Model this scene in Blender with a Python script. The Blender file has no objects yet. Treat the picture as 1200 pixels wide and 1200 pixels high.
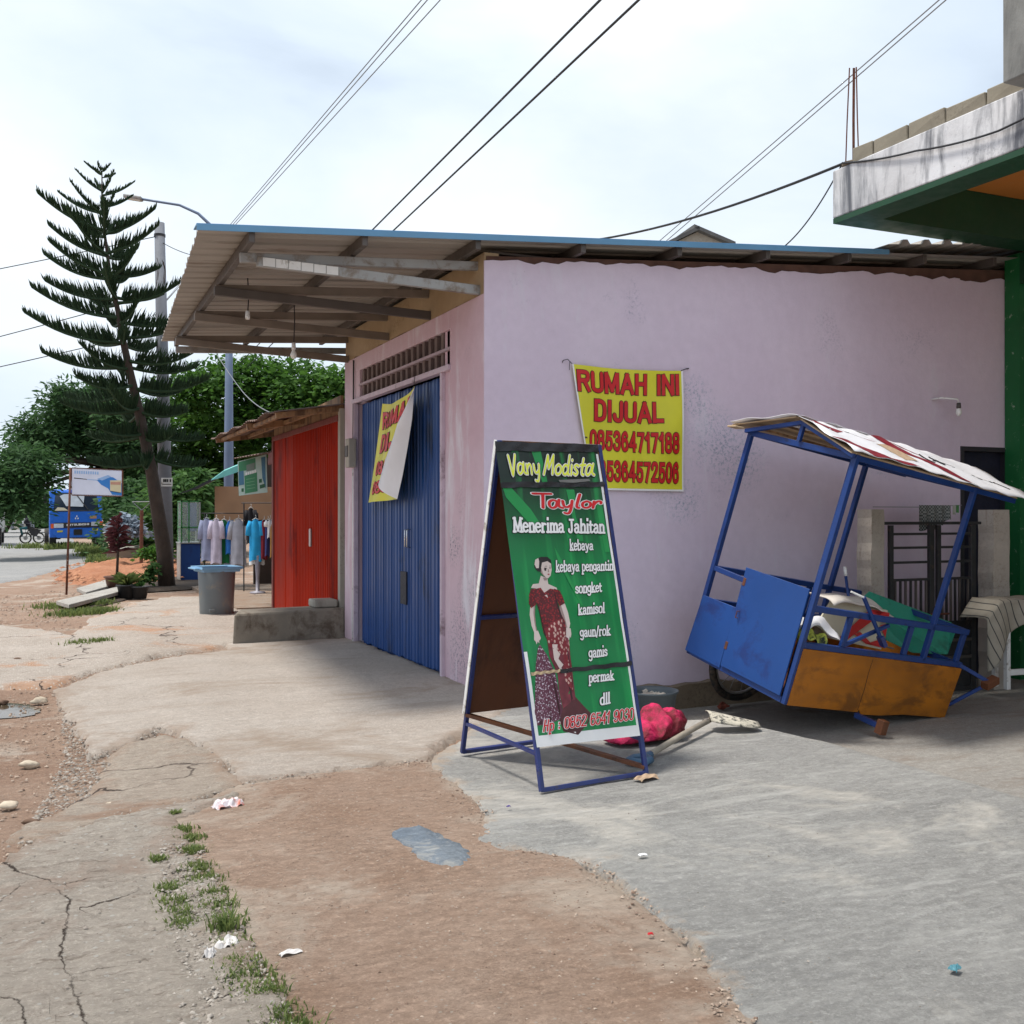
import bpy, math, random
import numpy as np
from mathutils import Vector, Matrix, Euler
random.seed(7)
rnd = random.random
def U(a, b): return a + (b - a) * rnd()
S = bpy.context.scene
COL = S.collection
# ------------------------------------------------------------------ camera, sky, sun, exposure
EYE = 1.6                      # eye height in metres; +Y runs along the street, +X is the shop side
YAW = math.radians(24.2)
FPX = 1230.0
cd = bpy.data.cameras.new('camera'); cam = bpy.data.objects.new('camera', cd); COL.objects.link(cam)
cam.location = (0, 0, EYE)
cam.rotation_euler = Euler((math.radians(90.186), 0, -YAW))
cd.sensor_width = 36; cd.lens = 36 * FPX / 1200; cd.clip_end = 3000; cd.clip_start = 0.05
S.camera = cam
S.render.resolution_x = S.render.resolution_y = 1024
S.render.engine = 'CYCLES'
S.view_settings.view_transform = 'Standard'; S.view_settings.look = 'None'
S.view_settings.exposure = 0.56; S.view_settings.gamma = 1
try: S.view_settings.use_curve_mapping = False
except Exception: pass
SUN_EL = math.radians(70)
SUN_DIR = Vector((-0.85, 0.30, 0)).normalized() * math.cos(SUN_EL) + Vector((0, 0, math.sin(SUN_EL)))
W = bpy.data.worlds.new('World'); S.world = W; W.use_nodes = True
wt = W.node_tree; wt.nodes.clear()
def wn(t, **k):
    n = wt.nodes.new(t)
    for a, b in k.items(): setattr(n, a, b)
    return n
out = wn('ShaderNodeOutputWorld'); bg = wn('ShaderNodeBackground'); bg.inputs['Strength'].default_value = 0.1
sky = wn('ShaderNodeTexSky', sky_type='NISHITA', sun_disc=False)
sky.sun_elevation = SUN_EL; sky.sun_rotation = math.atan2(SUN_DIR.x, SUN_DIR.y)
sky.air_density = 1.0; sky.dust_density = 2.0
tc = wn('ShaderNodeTexCoord'); mp = wn('ShaderNodeMapping'); mp.inputs['Scale'].default_value = (1, 1, 2.3)
wt.links.new(tc.outputs['Generated'], mp.inputs['Vector'])
n1 = wn('ShaderNodeTexNoise'); n1.inputs['Scale'].default_value = 1.7; n1.inputs['Detail'].default_value = 7; n1.inputs['Roughness'].default_value = 0.5
n1.inputs['Distortion'].default_value = 0.35
wt.links.new(mp.outputs[0], n1.inputs['Vector'])
r1 = wn('ShaderNodeValToRGB')
r1.color_ramp.elements[0].position = 0.36; r1.color_ramp.elements[0].color = (3.9, 4.6, 5.6, 1)
r1.color_ramp.elements[1].position = 0.66; r1.color_ramp.elements[1].color = (7.2, 7.7, 8.2, 1)
e = r1.color_ramp.elements.new(0.5); e.color = (5.7, 6.5, 7.4, 1)
wt.links.new(n1.outputs[0], r1.inputs[0])
n2 = wn('ShaderNodeTexNoise'); n2.inputs['Scale'].default_value = 2.6; n2.inputs['Detail'].default_value = 6
wt.links.new(mp.outputs[0], n2.inputs['Vector'])
r2 = wn('ShaderNodeMapRange'); r2.inputs[1].default_value = 0.4; r2.inputs[2].default_value = 0.62; r2.inputs[3].default_value = 0.86; r2.inputs[4].default_value = 1.0
wt.links.new(n2.outputs[0], r2.inputs[0])
mx = wn('ShaderNodeMix', data_type='RGBA')
wt.links.new(r2.outputs[0], mx.inputs[0]); wt.links.new(sky.outputs[0], mx.inputs[6]); wt.links.new(r1.outputs[0], mx.inputs[7])
wt.links.new(mx.outputs[2], bg.inputs['Color']); wt.links.new(bg.outputs[0], out.inputs['Surface'])
sl = bpy.data.lights.new('sun', 'SUN'); sl.energy = 2.8; sl.angle = math.radians(10); sl.color = (1, 0.955, 0.88)
so = bpy.data.objects.new('sun', sl); COL.objects.link(so)
so.rotation_euler = (-SUN_DIR).to_track_quat('-Z', 'Y').to_euler(); so.location = (0, 0, 20)

# ------------------------------------------------------------------ survey helpers: sight lines met with real planes
sY, cY = math.sin(YAW), math.cos(YAW)
def fr(px, py, d):
    l = (px - 600) / FPX * d
    return Vector((l * cY + d * sY, d * cY - l * sY, EYE - (py - 604) / FPX * d))
def gnd(px, py, z=0.0): return fr(px, py, (EYE - z) * FPX / (py - 604))
def onX(px, py, X): return fr(px, py, X / ((px - 600) / FPX * cY + sY))
def onY(px, py, Y): return fr(px, py, Y / (cY - (px - 600) / FPX * sY))
V = lambda x, y, z=0: Vector((x, y, z))
# ------------------------------------------------------------------ numpy noise
def vnoise(x, y, seed=0):
    xi = np.floor(x).astype(np.int64); yi = np.floor(y).astype(np.int64)
    fx = x - xi; fy = y - yi; fx = fx * fx * (3 - 2 * fx); fy = fy * fy * (3 - 2 * fy)
    def h(a, b):
        n = (a * 374761393 + b * 668265263 + seed * 982451653) & 0xffffffff
        n = ((n ^ (n >> 13)) * 1274126177) & 0xffffffff
        return ((n ^ (n >> 16)) & 0xffff) / 65535.0
    return (h(xi, yi) * (1 - fx) + h(xi + 1, yi) * fx) * (1 - fy) + (h(xi, yi + 1) * (1 - fx) + h(xi + 1, yi + 1) * fx) * fy
def fbm(x, y, o=4, seed=0):
    s = 0; a = 0.5; t = 0
    for i in range(o):
        s = s + a * vnoise(x * 2 ** i + 17.3 * i, y * 2 ** i - 9.1 * i, seed + i); t += a; a *= 0.5
    return s / t - 0.5
def sstep(t): t = np.clip(t, 0, 1); return t * t * (3 - 2 * t)
def sdpoly(x, y, poly):          # signed distance, positive inside
    x = np.asarray(x, float); y = np.asarray(y, float)
    d = np.full(x.shape, 1e18); ins = np.zeros(x.shape, bool)
    n = len(poly)
    for i in range(n):
        ax, ay = poly[i][0], poly[i][1]; bx, by = poly[(i + 1) % n][0], poly[(i + 1) % n][1]
        ex, ey = bx - ax, by - ay; L = ex * ex + ey * ey + 1e-12
        t = np.clip(((x - ax) * ex + (y - ay) * ey) / L, 0, 1)
        d = np.minimum(d, (x - ax - t * ex) ** 2 + (y - ay - t * ey) ** 2)
        if abs(ey) > 1e-12:
            c = ((ay > y) != (by > y)) & (x < (bx - ax) * (y - ay) / (by - ay) + ax)
            ins ^= c
    d = np.sqrt(d)
    return np.where(ins, d, -d)
YARD = [(3.7, 7.1), (4.8, 6.75), (4.95, 5.9), (4.95, 2.5), (16, 2.5), (16, 14), (3.7, 14)]
def zs(x, y):                    # broad shape of the ground
    x = np.asarray(x, float); y = np.asarray(y, float)
    sd = sdpoly(x, y, YARD)
    z = -0.26 * sstep(sd / 0.75)
    z = z - 0.05 * sstep((1.3 - x) / 1.5) * sstep((y - 5) / 2)
    z = z + 0.03 * fbm(x * 0.35, y * 0.35, 2, 5)
    return z
def Z(x, y): return float(zs(np.array([x]), np.array([y]))[0])

# ------------------------------------------------------------------ mesh builder
class MB:
    def __init__(s): s.v = []; s.f = []
    def add(s, vs, fs):
        o = len(s.v); s.v += [tuple(p) for p in vs]; s.f += [tuple(i + o for i in f) for f in fs]; return s
    def hexa(s, p): return s.add(p, [(0, 3, 2, 1), (4, 5, 6, 7), (0, 1, 5, 4), (1, 2, 6, 5), (2, 3, 7, 6), (3, 0, 4, 7)])
    def box(s, c, d, rz=0.0, R=None):
        c = Vector(c); h = Vector(d) / 2; R = R or Matrix.Rotation(rz, 3, 'Z')
        return s.hexa([c + R @ Vector((sx * h.x, sy * h.y, sz * h.z)) for sz in (-1, 1) for sx, sy in ((-1, -1), (1, -1), (1, 1), (-1, 1))])
    def bb(s, a, b): # box by two corners
        a = Vector(a); b = Vector(b); return s.box((a + b) / 2, [abs(x) for x in (b - a)])
    def bar(s, a, b, w, t, up=(0, 0, 1)):
        a = Vector(a); b = Vector(b); d = (b - a).normalized(); u = Vector(up); x = d.cross(u)
        if x.length < 1e-4: x = d.cross(Vector((1, 0, 0)))
        x.normalize(); y = x.cross(d).normalized(); x *= w / 2; y *= t / 2
        return s.hexa([a - x - y, a + x - y, b + x - y, b - x - y, a - x + y, a + x + y, b + x + y, b - x + y])
    def tube(s, pts, r, n=8, cap=True):
        pts = [Vector(p) for p in pts]; k = len(pts)
        rr = [r] * k if isinstance(r, (int, float)) else r
        o = len(s.v); prev = None; fs = []; vs = []
        for i, p in enumerate(pts):
            d = (pts[min(i + 1, k - 1)] - pts[max(i - 1, 0)]).normalized()
            if prev is None:
                a = d.cross(Vector((0, 0, 1)))
                if a.length < 0.05: a = d.cross(Vector((1, 0, 0)))
            else: a = prev - d * prev.dot(d)
            a.normalize(); prev = a; b = d.cross(a)
            for j in range(n):
                q = 2 * math.pi * j / n; vs.append(p + (a * math.cos(q) + b * math.sin(q)) * rr[i])
        for i in range(k - 1):
            for j in range(n):
                fs.append((i * n + j, i * n + (j + 1) % n, (i + 1) * n + (j + 1) % n, (i + 1) * n + j))
        if cap: fs.append(tuple(range(n - 1, -1, -1))); fs.append(tuple(range((k - 1) * n, k * n)))
        return s.add(vs, fs)
    def lathe(s, c, prof, n=20, sq=0.0):
        c = Vector(c); vs = []; fs = []
        for r, z in prof:
            for j in range(n):
                q = 2 * math.pi * j / n; x, y = math.cos(q), math.sin(q)
                if sq: m = max(abs(x), abs(y)); k = (1 - sq) + sq / m; x *= k; y *= k
                vs.append(c + Vector((x * r, y * r, z)))
        for i in range(len(prof) - 1):
            for j in range(n): fs.append((i * n + j, i * n + (j + 1) % n, (i + 1) * n + (j + 1) % n, (i + 1) * n + j))
        return s.add(vs, fs)
    def prism(s, poly, off):
        off = Vector(off); n = len(poly); p = [Vector(q) for q in poly]
        return s.add(p + [q + off for q in p], [tuple(range(n - 1, -1, -1)), tuple(range(n, 2 * n))] + [(i, (i + 1) % n, n + (i + 1) % n, n + i) for i in range(n)])
    def poly(s, p): return s.add(p, [tuple(range(len(p)))])
    def grid(s, fn, nu, nv):
        vs = [fn(i / nu, j / nv) for j in range(nv + 1) for i in range(nu + 1)]
        return s.add(vs, [(j * (nu + 1) + i, j * (nu + 1) + i + 1, (j + 1) * (nu + 1) + i + 1, (j + 1) * (nu + 1) + i) for j in range(nv) for i in range(nu)])
    def blob(s, c, r, sq=(1, 1, 1), k=2, rough=0.15, seed=0):
        import bmesh
        bm = bmesh.new(); bmesh.ops.create_icosphere(bm, subdivisions=k, radius=1)
        rs = random.Random(seed); c = Vector(c)
        o = [(rs.uniform(-3, 3), rs.uniform(-3, 3), rs.uniform(-3, 3)) for _ in range(3)]
        vs = []
        for v in bm.verts:
            q = v.co; m = 1 + rough * sum(math.sin(q.dot(Vector(a)) * 1.3 + a[0]) for a in o) / 1.5
            vs.append(c + Vector((q.x * sq[0], q.y * sq[1], q.z * sq[2])) * r * m)
        fs = [tuple(v.index for v in f.verts) for f in bm.faces]; bm.free()
        return s.add(vs, fs)
ROOTM = {}
def setp(o, label=None, cat=None, group=None, kind=None):
    if label: o['label'] = label
    if cat: o['category'] = cat
    if group: o['group'] = group
    if kind: o['kind'] = kind
    return o
def thing(name, label, cat, loc=(0, 0, 0), rz=0, group=None, M=None):
    o = bpy.data.objects.new(name, None); COL.objects.link(o); o.empty_display_size = 0.2
    m = M if M is not None else Matrix.Translation(Vector(loc)) @ Matrix.Rotation(rz, 4, 'Z')
    o.matrix_world = m; ROOTM[o.name] = m
    return setp(o, label, cat, group)
def build(mb, name, mat, parent=None, local=False, smooth=False, bevel=0, label=None, cat=None, group=None, kind=None, origin=None, solid=0, sub=0):
    if isinstance(mb, MB):
        me = bpy.data.meshes.new(name)
        vs = mb.v
        if parent is not None and not local:
            mi = ROOTM[parent.name].inverted(); vs = [mi @ Vector(v) for v in vs]
        org = None
        if parent is None:
            a = np.array(vs)
            org = Vector(origin) if origin is not None else Vector(((a[:, 0].min() + a[:, 0].max()) / 2, (a[:, 1].min() + a[:, 1].max()) / 2, a[:, 2].min()))
            vs = [Vector(v) - org for v in vs]
        me.from_pydata([tuple(v) for v in vs], [], mb.f); me.update()
        me.materials.append(mat)
        if smooth: me.shade_smooth()
    else: me = mb; org = None
    o = bpy.data.objects.new(name, me); COL.objects.link(o)
    if parent is not None: o.parent = parent; ROOTM[o.name] = ROOTM[parent.name]
    elif org is not None: o.location = org; ROOTM[o.name] = Matrix.Translation(org)
    if solid:
        m = o.modifiers.new('solid', 'SOLIDIFY'); m.thickness = solid; m.offset = 0
    if bevel:
        m = o.modifiers.new('bevel', 'BEVEL'); m.width = bevel; m.segments = 2 if bevel > 0.008 else 1; m.limit_method = 'ANGLE'; m.harden_normals = False
    if sub:
        m = o.modifiers.new('sub', 'SUBSURF'); m.levels = m.render_levels = sub
    return setp(o, label, cat, group, kind)
def dup(root, M, label=None, group=None):
    def cp(o, par):
        c = o.copy(); COL.objects.link(c)
        if par is not None: c.parent = par
        for ch in list(o.children): cp(ch, c)
        return c
    r = cp(root, None); r.matrix_world = M; ROOTM[r.name] = M
    if label: r['label'] = label
    if group: r['group'] = group
    return r
def fastmesh(name, co, faces4, mat):
    me = bpy.data.meshes.new(name); nv = len(co); nf = len(faces4); k = faces4.shape[1]
    me.vertices.add(nv); me.vertices.foreach_set('co', co.astype(np.float32).ravel())
    me.loops.add(nf * k); me.loops.foreach_set('vertex_index', faces4.astype(np.int32).ravel())
    me.polygons.add(nf); me.polygons.foreach_set('loop_start', np.arange(0, nf * k, k, dtype=np.int32))
    try: me.polygons.foreach_set('loop_total', np.full(nf, k, dtype=np.int32))
    except Exception: pass
    me.update(calc_edges=True); me.materials.append(mat); return me
# ------------------------------------------------------------------ materials
MATS = {}
def srgb(r, g, b):
    f = lambda c: (c / 255 / 12.92) if c / 255 <= 0.04045 else ((c / 255 + 0.055) / 1.055) ** 2.4
    return (f(r), f(g), f(b))
class NT:
    def __init__(s, name):
        s.m = bpy.data.materials.new(name); s.m.use_nodes = True; s.t = s.m.node_tree; s.t.nodes.clear()
        s.o = s.n('ShaderNodeOutputMaterial'); s.b = s.n('ShaderNodeBsdfPrincipled'); s.l(s.b.outputs[0], s.o.inputs[0])
        s.tc = s.n('ShaderNodeTexCoord')
    def n(s, t, **k):
        x = s.t.nodes.new(t)
        for a, b in k.items(): setattr(x, a, b)
        return x
    def l(s, a, b): s.t.links.new(a, b)
    def vec(s, scale=(1, 1, 1), rot=(0, 0, 0), loc=(0, 0, 0)):
        m = s.n('ShaderNodeMapping'); m.inputs['Scale'].default_value = scale; m.inputs['Rotation'].default_value = rot; m.inputs['Location'].default_value = loc
        s.l(s.tc.outputs['Object'], m.inputs[0]); return m.outputs[0]
    def noise(s, sc, v=None, det=5, rough=0.55, dist=0):
        x = s.n('ShaderNodeTexNoise'); x.inputs['Scale'].default_value = sc; x.inputs['Detail'].default_value = det; x.inputs['Roughness'].default_value = rough; x.inputs['Distortion'].default_value = dist
        s.l(v if v is not None else s.tc.outputs['Object'], x.inputs['Vector']); return x.outputs[0]
    def voro(s, sc, v=None, feat='F1', out='Distance', rnd_=1.0):
        x = s.n('ShaderNodeTexVoronoi', feature=feat); x.inputs['Scale'].default_value = sc; x.inputs['Randomness'].default_value = rnd_
        s.l(v if v is not None else s.tc.outputs['Object'], x.inputs['Vector']); return x.outputs[out]
    def rng(s, x, a, b, c=0.0, d=1.0):
        r = s.n('ShaderNodeMapRange'); r.inputs[1].default_value = a; r.inputs[2].default_value = b; r.inputs[3].default_value = c; r.inputs[4].default_value = d
        s.l(x, r.inputs[0]); return r.outputs[0]
    def math(s, op, a, b=None):
        r = s.n('ShaderNodeMath', operation=op)
        for i, x in enumerate((a, b)):
            if x is None: continue
            if isinstance(x, (int, float)): r.inputs[i].default_value = x
            else: s.l(x, r.inputs[i])
        return r.outputs[0]
    def mix(s, f, a, b):
        r = s.n('ShaderNodeMix', data_type='RGBA')
        for i, x in ((0, f), (6, a), (7, b)):
            if isinstance(x, (int, float)): r.inputs[i].default_value = x
            elif isinstance(x, tuple): r.inputs[i].default_value = (*x[:3], 1)
            else: s.l(x, r.inputs[i])
        return r.outputs[2]
    def bump(s, h, st=0.3, dist=0.01, prev=None):
        b = s.n('ShaderNodeBump'); b.inputs['Strength'].default_value = st; b.inputs['Distance'].default_value = dist
        s.l(h, b.inputs['Height'])
        if prev is not None: s.l(prev, b.inputs['Normal'])
        return b.outputs[0]
    def fin(s, col, rough=0.6, nrm=None, metal=0.0, spec=None):
        for k, x in (('Base Color', col), ('Roughness', rough), ('Metallic', metal)):
            if isinstance(x, (int, float)): s.b.inputs[k].default_value = x
            elif isinstance(x, tuple): s.b.inputs[k].default_value = (*x[:3], 1)
            else: s.l(x, s.b.inputs[k])
        if nrm is not None: s.l(nrm, s.b.inputs['Normal'])
        if spec is not None: s.b.inputs['Specular IOR Level'].default_value = spec
        return s.m
def M(name, col, rough=0.6, var=0.18, vs=2.5, bump=0.25, bs=40, bd=0.004, metal=0.0, dirt=None, damt=0.35, dsc=3.0, stretch=(1, 1, 1), spec=None):
    if name in MATS: return MATS[name]
    t = NT(name); v = t.vec(stretch)
    a = t.noise(vs, v, 6); c = t.mix(t.rng(a, 0.3, 0.7), tuple(x * (1 - var) for x in col), tuple(min(1, x * (1 + var)) for x in col))
    if dirt is not None:
        d1 = t.noise(dsc, v, 9, 0.68, 0.3); c = t.mix(t.rng(d1, 0.62 - damt * 0.4, 0.72 - damt * 0.3), c, dirt)
    h = t.noise(bs, v, 4)
    MATS[name] = t.fin(c, t.rng(t.noise(vs * 4, v), 0.3, 0.7, max(0.05, rough - 0.1), min(1, rough + 0.1)), t.bump(h, bump, bd), metal, spec)
    return MATS[name]
def flat(name, col, rough=0.5):
    return M(name, col, rough, 0.05, 5, 0.06, 60)
# paints and metals
m_blue = M('blue_paint', srgb(18, 54, 116), 0.42, 0.2, 3, 0.2, 25, dirt=srgb(20, 34, 74), damt=0.08, dsc=7)
m_bluepanel = M('blue_panel_paint', srgb(18, 66, 132), 0.45, 0.12, 1.5, 0.25, 12, 0.006, dirt=srgb(20, 50, 112), damt=0.2, dsc=3)
m_navy = M('navy_frame_paint', srgb(34, 48, 104), 0.35, 0.2, 6, 0.2, 40, dirt=srgb(60, 56, 70), damt=0.12, dsc=14)
m_orange = M('ochre_plywood', srgb(166, 100, 14), 0.55, 0.3, 2.2, 0.3, 14, dirt=srgb(126, 76, 18), damt=0.3, dsc=2.6, stretch=(0.8, 1, 1.6))
m_ply = M('brown_plywood', srgb(98, 58, 34), 0.6, 0.3, 1.5, 0.2, 20, dirt=srgb(60, 34, 20), damt=0.3, dsc=2, stretch=(1, 1, 0.3))
m_wood = M('raw_timber', srgb(148, 116, 84), 0.75, 0.25, 4, 0.4, 30, dirt=srgb(96, 70, 48), damt=0.35, dsc=6, stretch=(1, 1, 0.25))
m_wood2 = M('pale_timber', srgb(184, 160, 128), 0.75, 0.2, 4, 0.4, 30)
m_greywood = M('grey_handle_wood', srgb(150, 140, 126), 0.8, 0.2, 9, 0.4, 60)
m_whitep = M('white_paint', (0.74, 0.74, 0.72), 0.5, 0.1, 5, 0.2, 30, dirt=srgb(150, 140, 126), damt=0.16, dsc=9)
m_whitevinyl = M('white_vinyl', (0.74, 0.74, 0.77), 0.45, 0.06, 3, 0.15, 10, 0.006)
m_black = M('black_tape', (0.012, 0.012, 0.014), 0.35, 0.2, 8, 0.3, 30)
m_blackiron = M('black_iron', (0.022, 0.022, 0.024), 0.5, 0.3, 8, 0.3, 60, dirt=(0.07, 0.05, 0.035), damt=0.12, dsc=12)
m_rust = M('rusty_iron', srgb(96, 56, 40), 0.8, 0.4, 12, 0.5, 60)
m_steel = M('galvanised_steel', srgb(158, 158, 156), 0.5, 0.15, 4, 0.15, 20, metal=0.35, dirt=srgb(128, 116, 104), damt=0.25, dsc=6)
m_darksteel = M('dark_steel_channel', srgb(88, 82, 78), 0.55, 0.2, 5, 0.2, 30, metal=0.2)
m_roofin = M('roof_sheet_metal', srgb(160, 154, 146), 0.55, 0.12, 1.6, 0.1, 20, metal=0.1, dirt=srgb(122, 110, 98), damt=0.16, dsc=2.2, stretch=(0.35, 1.6, 1))
m_flash = M('blue_roof_flashing', srgb(96, 146, 182), 0.45, 0.12, 2, 0.1, 12)
m_bluedoor = M('blue_corrugated_door', srgb(18, 66, 128), 0.45, 0.14, 1.2, 0.15, 14, dirt=srgb(16, 40, 76), damt=0.16, dsc=2.6, stretch=(1, 1, 0.35))
m_reddoor = M('red_corrugated_panel', srgb(152, 32, 2), 0.75, 0.15, 1.2, 0.12, 14, dirt=srgb(112, 18, 6), damt=0.2, dsc=2, stretch=(1, 1, 0.3), spec=0.2)
m_redtrim = M('dark_red_trim', srgb(116, 52, 46), 0.6, 0.2, 4)
m_green = M('green_house_paint', srgb(14, 96, 48), 0.6, 0.12, 1.4, 0.15, 30, dirt=srgb(180, 196, 176), damt=0.02, dsc=11)
m_shadegreen = M('shaded_green_paint', srgb(12, 64, 36), 0.6, 0.15, 2, 0.15, 30)  # house green darkened, the balcony's underside shade put into the colour
m_orangeceil = M('orange_ceiling_paint', srgb(206, 128, 56), 0.7, 0.08, 2, 0.1, 20)
m_rubber = M('black_rubber', (0.02, 0.02, 0.02), 0.75, 0.3, 12, 0.3, 60, dirt=srgb(96, 82, 68), damt=0.25, dsc=7)
m_grip = M('blue_grey_plastic', srgb(70, 100, 126), 0.5, 0.15, 6)
m_greyplastic = M('grey_plastic', srgb(106, 112, 114), 0.42, 0.1, 3, 0.1, 20, dirt=srgb(130, 122, 110), damt=0.15, dsc=4)
m_bluelid = M('light_blue_plastic', srgb(112, 156, 190), 0.45, 0.1, 5)
m_basin = M('dark_grey_basin', srgb(84, 92, 96), 0.45, 0.12, 4, 0.1, 20)
m_rubble = M('cement_rubble', srgb(178, 168, 154), 0.9, 0.3, 12, 0.6, 60)
m_netred = M('pink_red_net', srgb(200, 16, 84), 0.6, 0.35, 26, 0.9, 110, 0.012, dirt=srgb(112, 12, 30), damt=0.5, dsc=5)
m_teal = M('teal_board', srgb(44, 142, 118), 0.5, 0.12, 3, 0.1, 10, dirt=srgb(36, 110, 92), damt=0.2, dsc=4)
m_cream = M('cream_board', srgb(186, 178, 156), 0.6, 0.1, 4)
m_redprint = M('red_print', srgb(176, 30, 30), 0.5, 0.15, 4)
m_maroon = M('maroon_print', srgb(124, 34, 46), 0.55, 0.2, 8)
m_signred = flat('sign_red_ink', srgb(198, 26, 34), 0.45)
m_signdark = flat('sign_dark_ink', srgb(46, 22, 34), 0.45)
m_yellow = M('yellow_vinyl', srgb(214, 210, 52), 0.42, 0.1, 1.6, 0.2, 6, 0.01)
m_lime = flat('lime_yellow_ink', srgb(222, 228, 62), 0.45)
m_white = flat('white_ink', (0.78, 0.78, 0.78), 0.45)
m_blackink = flat('black_ink', (0.01, 0.01, 0.01), 0.4)
m_skin = flat('printed_skin', srgb(206, 190, 184), 0.45)
m_hair = flat('printed_hair', (0.012, 0.01, 0.012), 0.45)
m_lips = flat('printed_lips', srgb(160, 60, 60), 0.45)
m_glass = M('dark_glass', (0.02, 0.03, 0.05), 0.08, 0.1, 2, 0.02)
m_chrome = M('chrome', (0.6, 0.6, 0.6), 0.2, 0.1, 3, 0.05, metal=0.9)
m_truckblue = M('truck_blue_paint', srgb(32, 104, 205), 0.35, 0.08, 2, 0.05)
m_darkplastic = M('dark_plastic', (0.02, 0.02, 0.022), 0.5, 0.2, 5)
m_amber = M('amber_lens', srgb(225, 96, 40), 0.3, 0.1, 5)
m_yellowlens = M('yellow_lens', srgb(206, 190, 60), 0.3, 0.1, 5)
m_bark = M('dark_bark', srgb(62, 50, 42), 0.9, 0.35, 6, 0.9, 26, 0.02, stretch=(1, 1, 0.6))
m_terracotta = M('plant_pot_clay', srgb(104, 74, 62), 0.8, 0.25, 9)
m_potblack = M('plant_pot_black', (0.025, 0.027, 0.03), 0.6, 0.3, 9)
m_soil = M('dark_soil', (0.05, 0.033, 0.022), 0.95, 0.4, 20, 0.8, 70)
m_cardb = M('torn_cardboard', srgb(176, 150, 124), 0.8, 0.2, 20)
m_paper = M('dirty_paper', (0.6, 0.57, 0.55), 0.7, 0.15, 14)
m_tan = M('tan_board', srgb(176, 136, 104), 0.7, 0.15, 2)
m_tarp = M('teal_tarp', srgb(120, 196, 190), 0.5, 0.12, 3)
m_alu = M('aluminium_frame', srgb(170, 174, 172), 0.4, 0.1, 4, metal=0.5)
m_pipe = M('blue_grey_pipe', srgb(96, 112, 138), 0.5, 0.15, 2, 0.1, 20)
m_wire = M('cable_black', (0.015, 0.015, 0.018), 0.6)
m_wirepale = M('cable_grey', srgb(120, 124, 128), 0.5)
m_bulb = M('white_glass_bulb', (0.75, 0.75, 0.72), 0.2, 0.02)
def m_cloth(name, col): return M('cloth_' + name, col, 0.9, 0.18, 6, 0.4, 30, 0.01)
# ------------------------------------------------------------------ special materials
def wallmat(name, c1, c2, scuff, samt=0.0, damp=None, dampamt=0.0, spots=(), spotcol=None):
    t = NT(name); a = t.noise(0.55, None, 5, 0.6); c = t.mix(t.rng(a, 0.35, 0.65), c1, c2)
    f = t.noise(9, None, 5, 0.7); c = t.mix(t.rng(f, 0.35, 0.75, 0, 0.16), c, tuple(x * 0.55 for x in c1))
    m = t.math('MULTIPLY', t.rng(t.noise(1.15, t.vec(loc=(3.3, 0, 1.2)), 3), 0.53 - samt, 0.60 - samt), t.rng(t.noise(34, None, 10, 0.8, 0.2), 0.5, 0.62, 0, .7))
    c = t.mix(m, c, scuff)
    for (sx, sy, sz, sr) in spots:
        vm = t.n('ShaderNodeVectorMath', operation='DISTANCE'); t.l(t.tc.outputs['Object'], vm.inputs[0]); vm.inputs[1].default_value = (sx, sy, sz)
        g_ = t.math('MULTIPLY', t.rng(t.math('ADD', vm.outputs['Value'], t.rng(t.noise(5, None, 4), 0, 1, -.25 * sr, .25 * sr)), sr, sr * .3), t.rng(t.noise(30, None, 10, .82, .3), .50, .60)); c = t.mix(g_, c, spotcol or scuff)
    pk = t.rng(t.noise(60, None, 3, 0.6), 0.7, 0.74); pk = t.math('MULTIPLY', pk, t.rng(t.noise(2.2, None, 2), 0.5, 0.6)); c = t.mix(pk, c, (0.09, 0.08, 0.08))
    if damp is not None:
        v = t.vec((1.4, 1.4, 0.28)); c = t.mix(t.rng(t.noise(2.6, v, 7, 0.65, 0.4), 0.56 - dampamt, 0.72 - dampamt), c, damp)
    h = t.bump(t.noise(3, None, 6, 0.6), 0.35, 0.03); h = t.bump(t.noise(70, None, 4), 0.25, 0.003, h)
    return t.fin(c, 0.75, h, spec=0.3)
m_lilac = wallmat('lilac_plaster', (0.63, 0.53, 0.645), (0.70, 0.61, 0.715), srgb(150, 146, 168), -0.10, (0.66, 0.62, 0.70), -0.03, [(2.22, 0, 2.75, .28), (2.45, 0, 2.35, .42), (2.75, 0, 2.15, .4), (2.1, 0, 1.75, .3), (.35, 0, .5, .6), (.5, 0, 1.2, .4), (1.3, 0, .4, .35), (3.6, 0, .3, .3), (4.6, 0, 2.2, .25)], srgb(142, 152, 170))
m_pink = wallmat('pink_plaster', (0.58, 0.40, 0.46), (0.66, 0.52, 0.58), srgb(150, 132, 144), -0.10, (0.70, 0.65, 0.70), 0.04, [(0, .55, .35, .55), (0, .3, .9, .4), (0, .75, 1.3, .25)], srgb(96, 100, 112))
m_bareplaster = wallmat('unpainted_yellow_plaster', srgb(160, 138, 108), srgb(182, 162, 132), srgb(110, 90, 60), 0.0)
m_uppergrey = wallmat('weathered_grey_pillar', srgb(116, 116, 114), srgb(142, 142, 138), srgb(90, 90, 88), 0.0, srgb(92, 92, 90), .03)
m_greyplaster = wallmat('grey_cement', srgb(150, 144, 134), srgb(176, 170, 158), srgb(120, 114, 106), -0.02, srgb(126, 118, 110), 0.0)
m_block = wallmat('concrete_block', srgb(122, 116, 102), srgb(150, 142, 126), srgb(116, 108, 94), 0.0)
m_slabwhite = wallmat('streaked_white_render', srgb(190, 188, 188), srgb(226, 226, 228), srgb(150, 150, 154), -0.04, srgb(100, 102, 108), 0.085)
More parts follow.
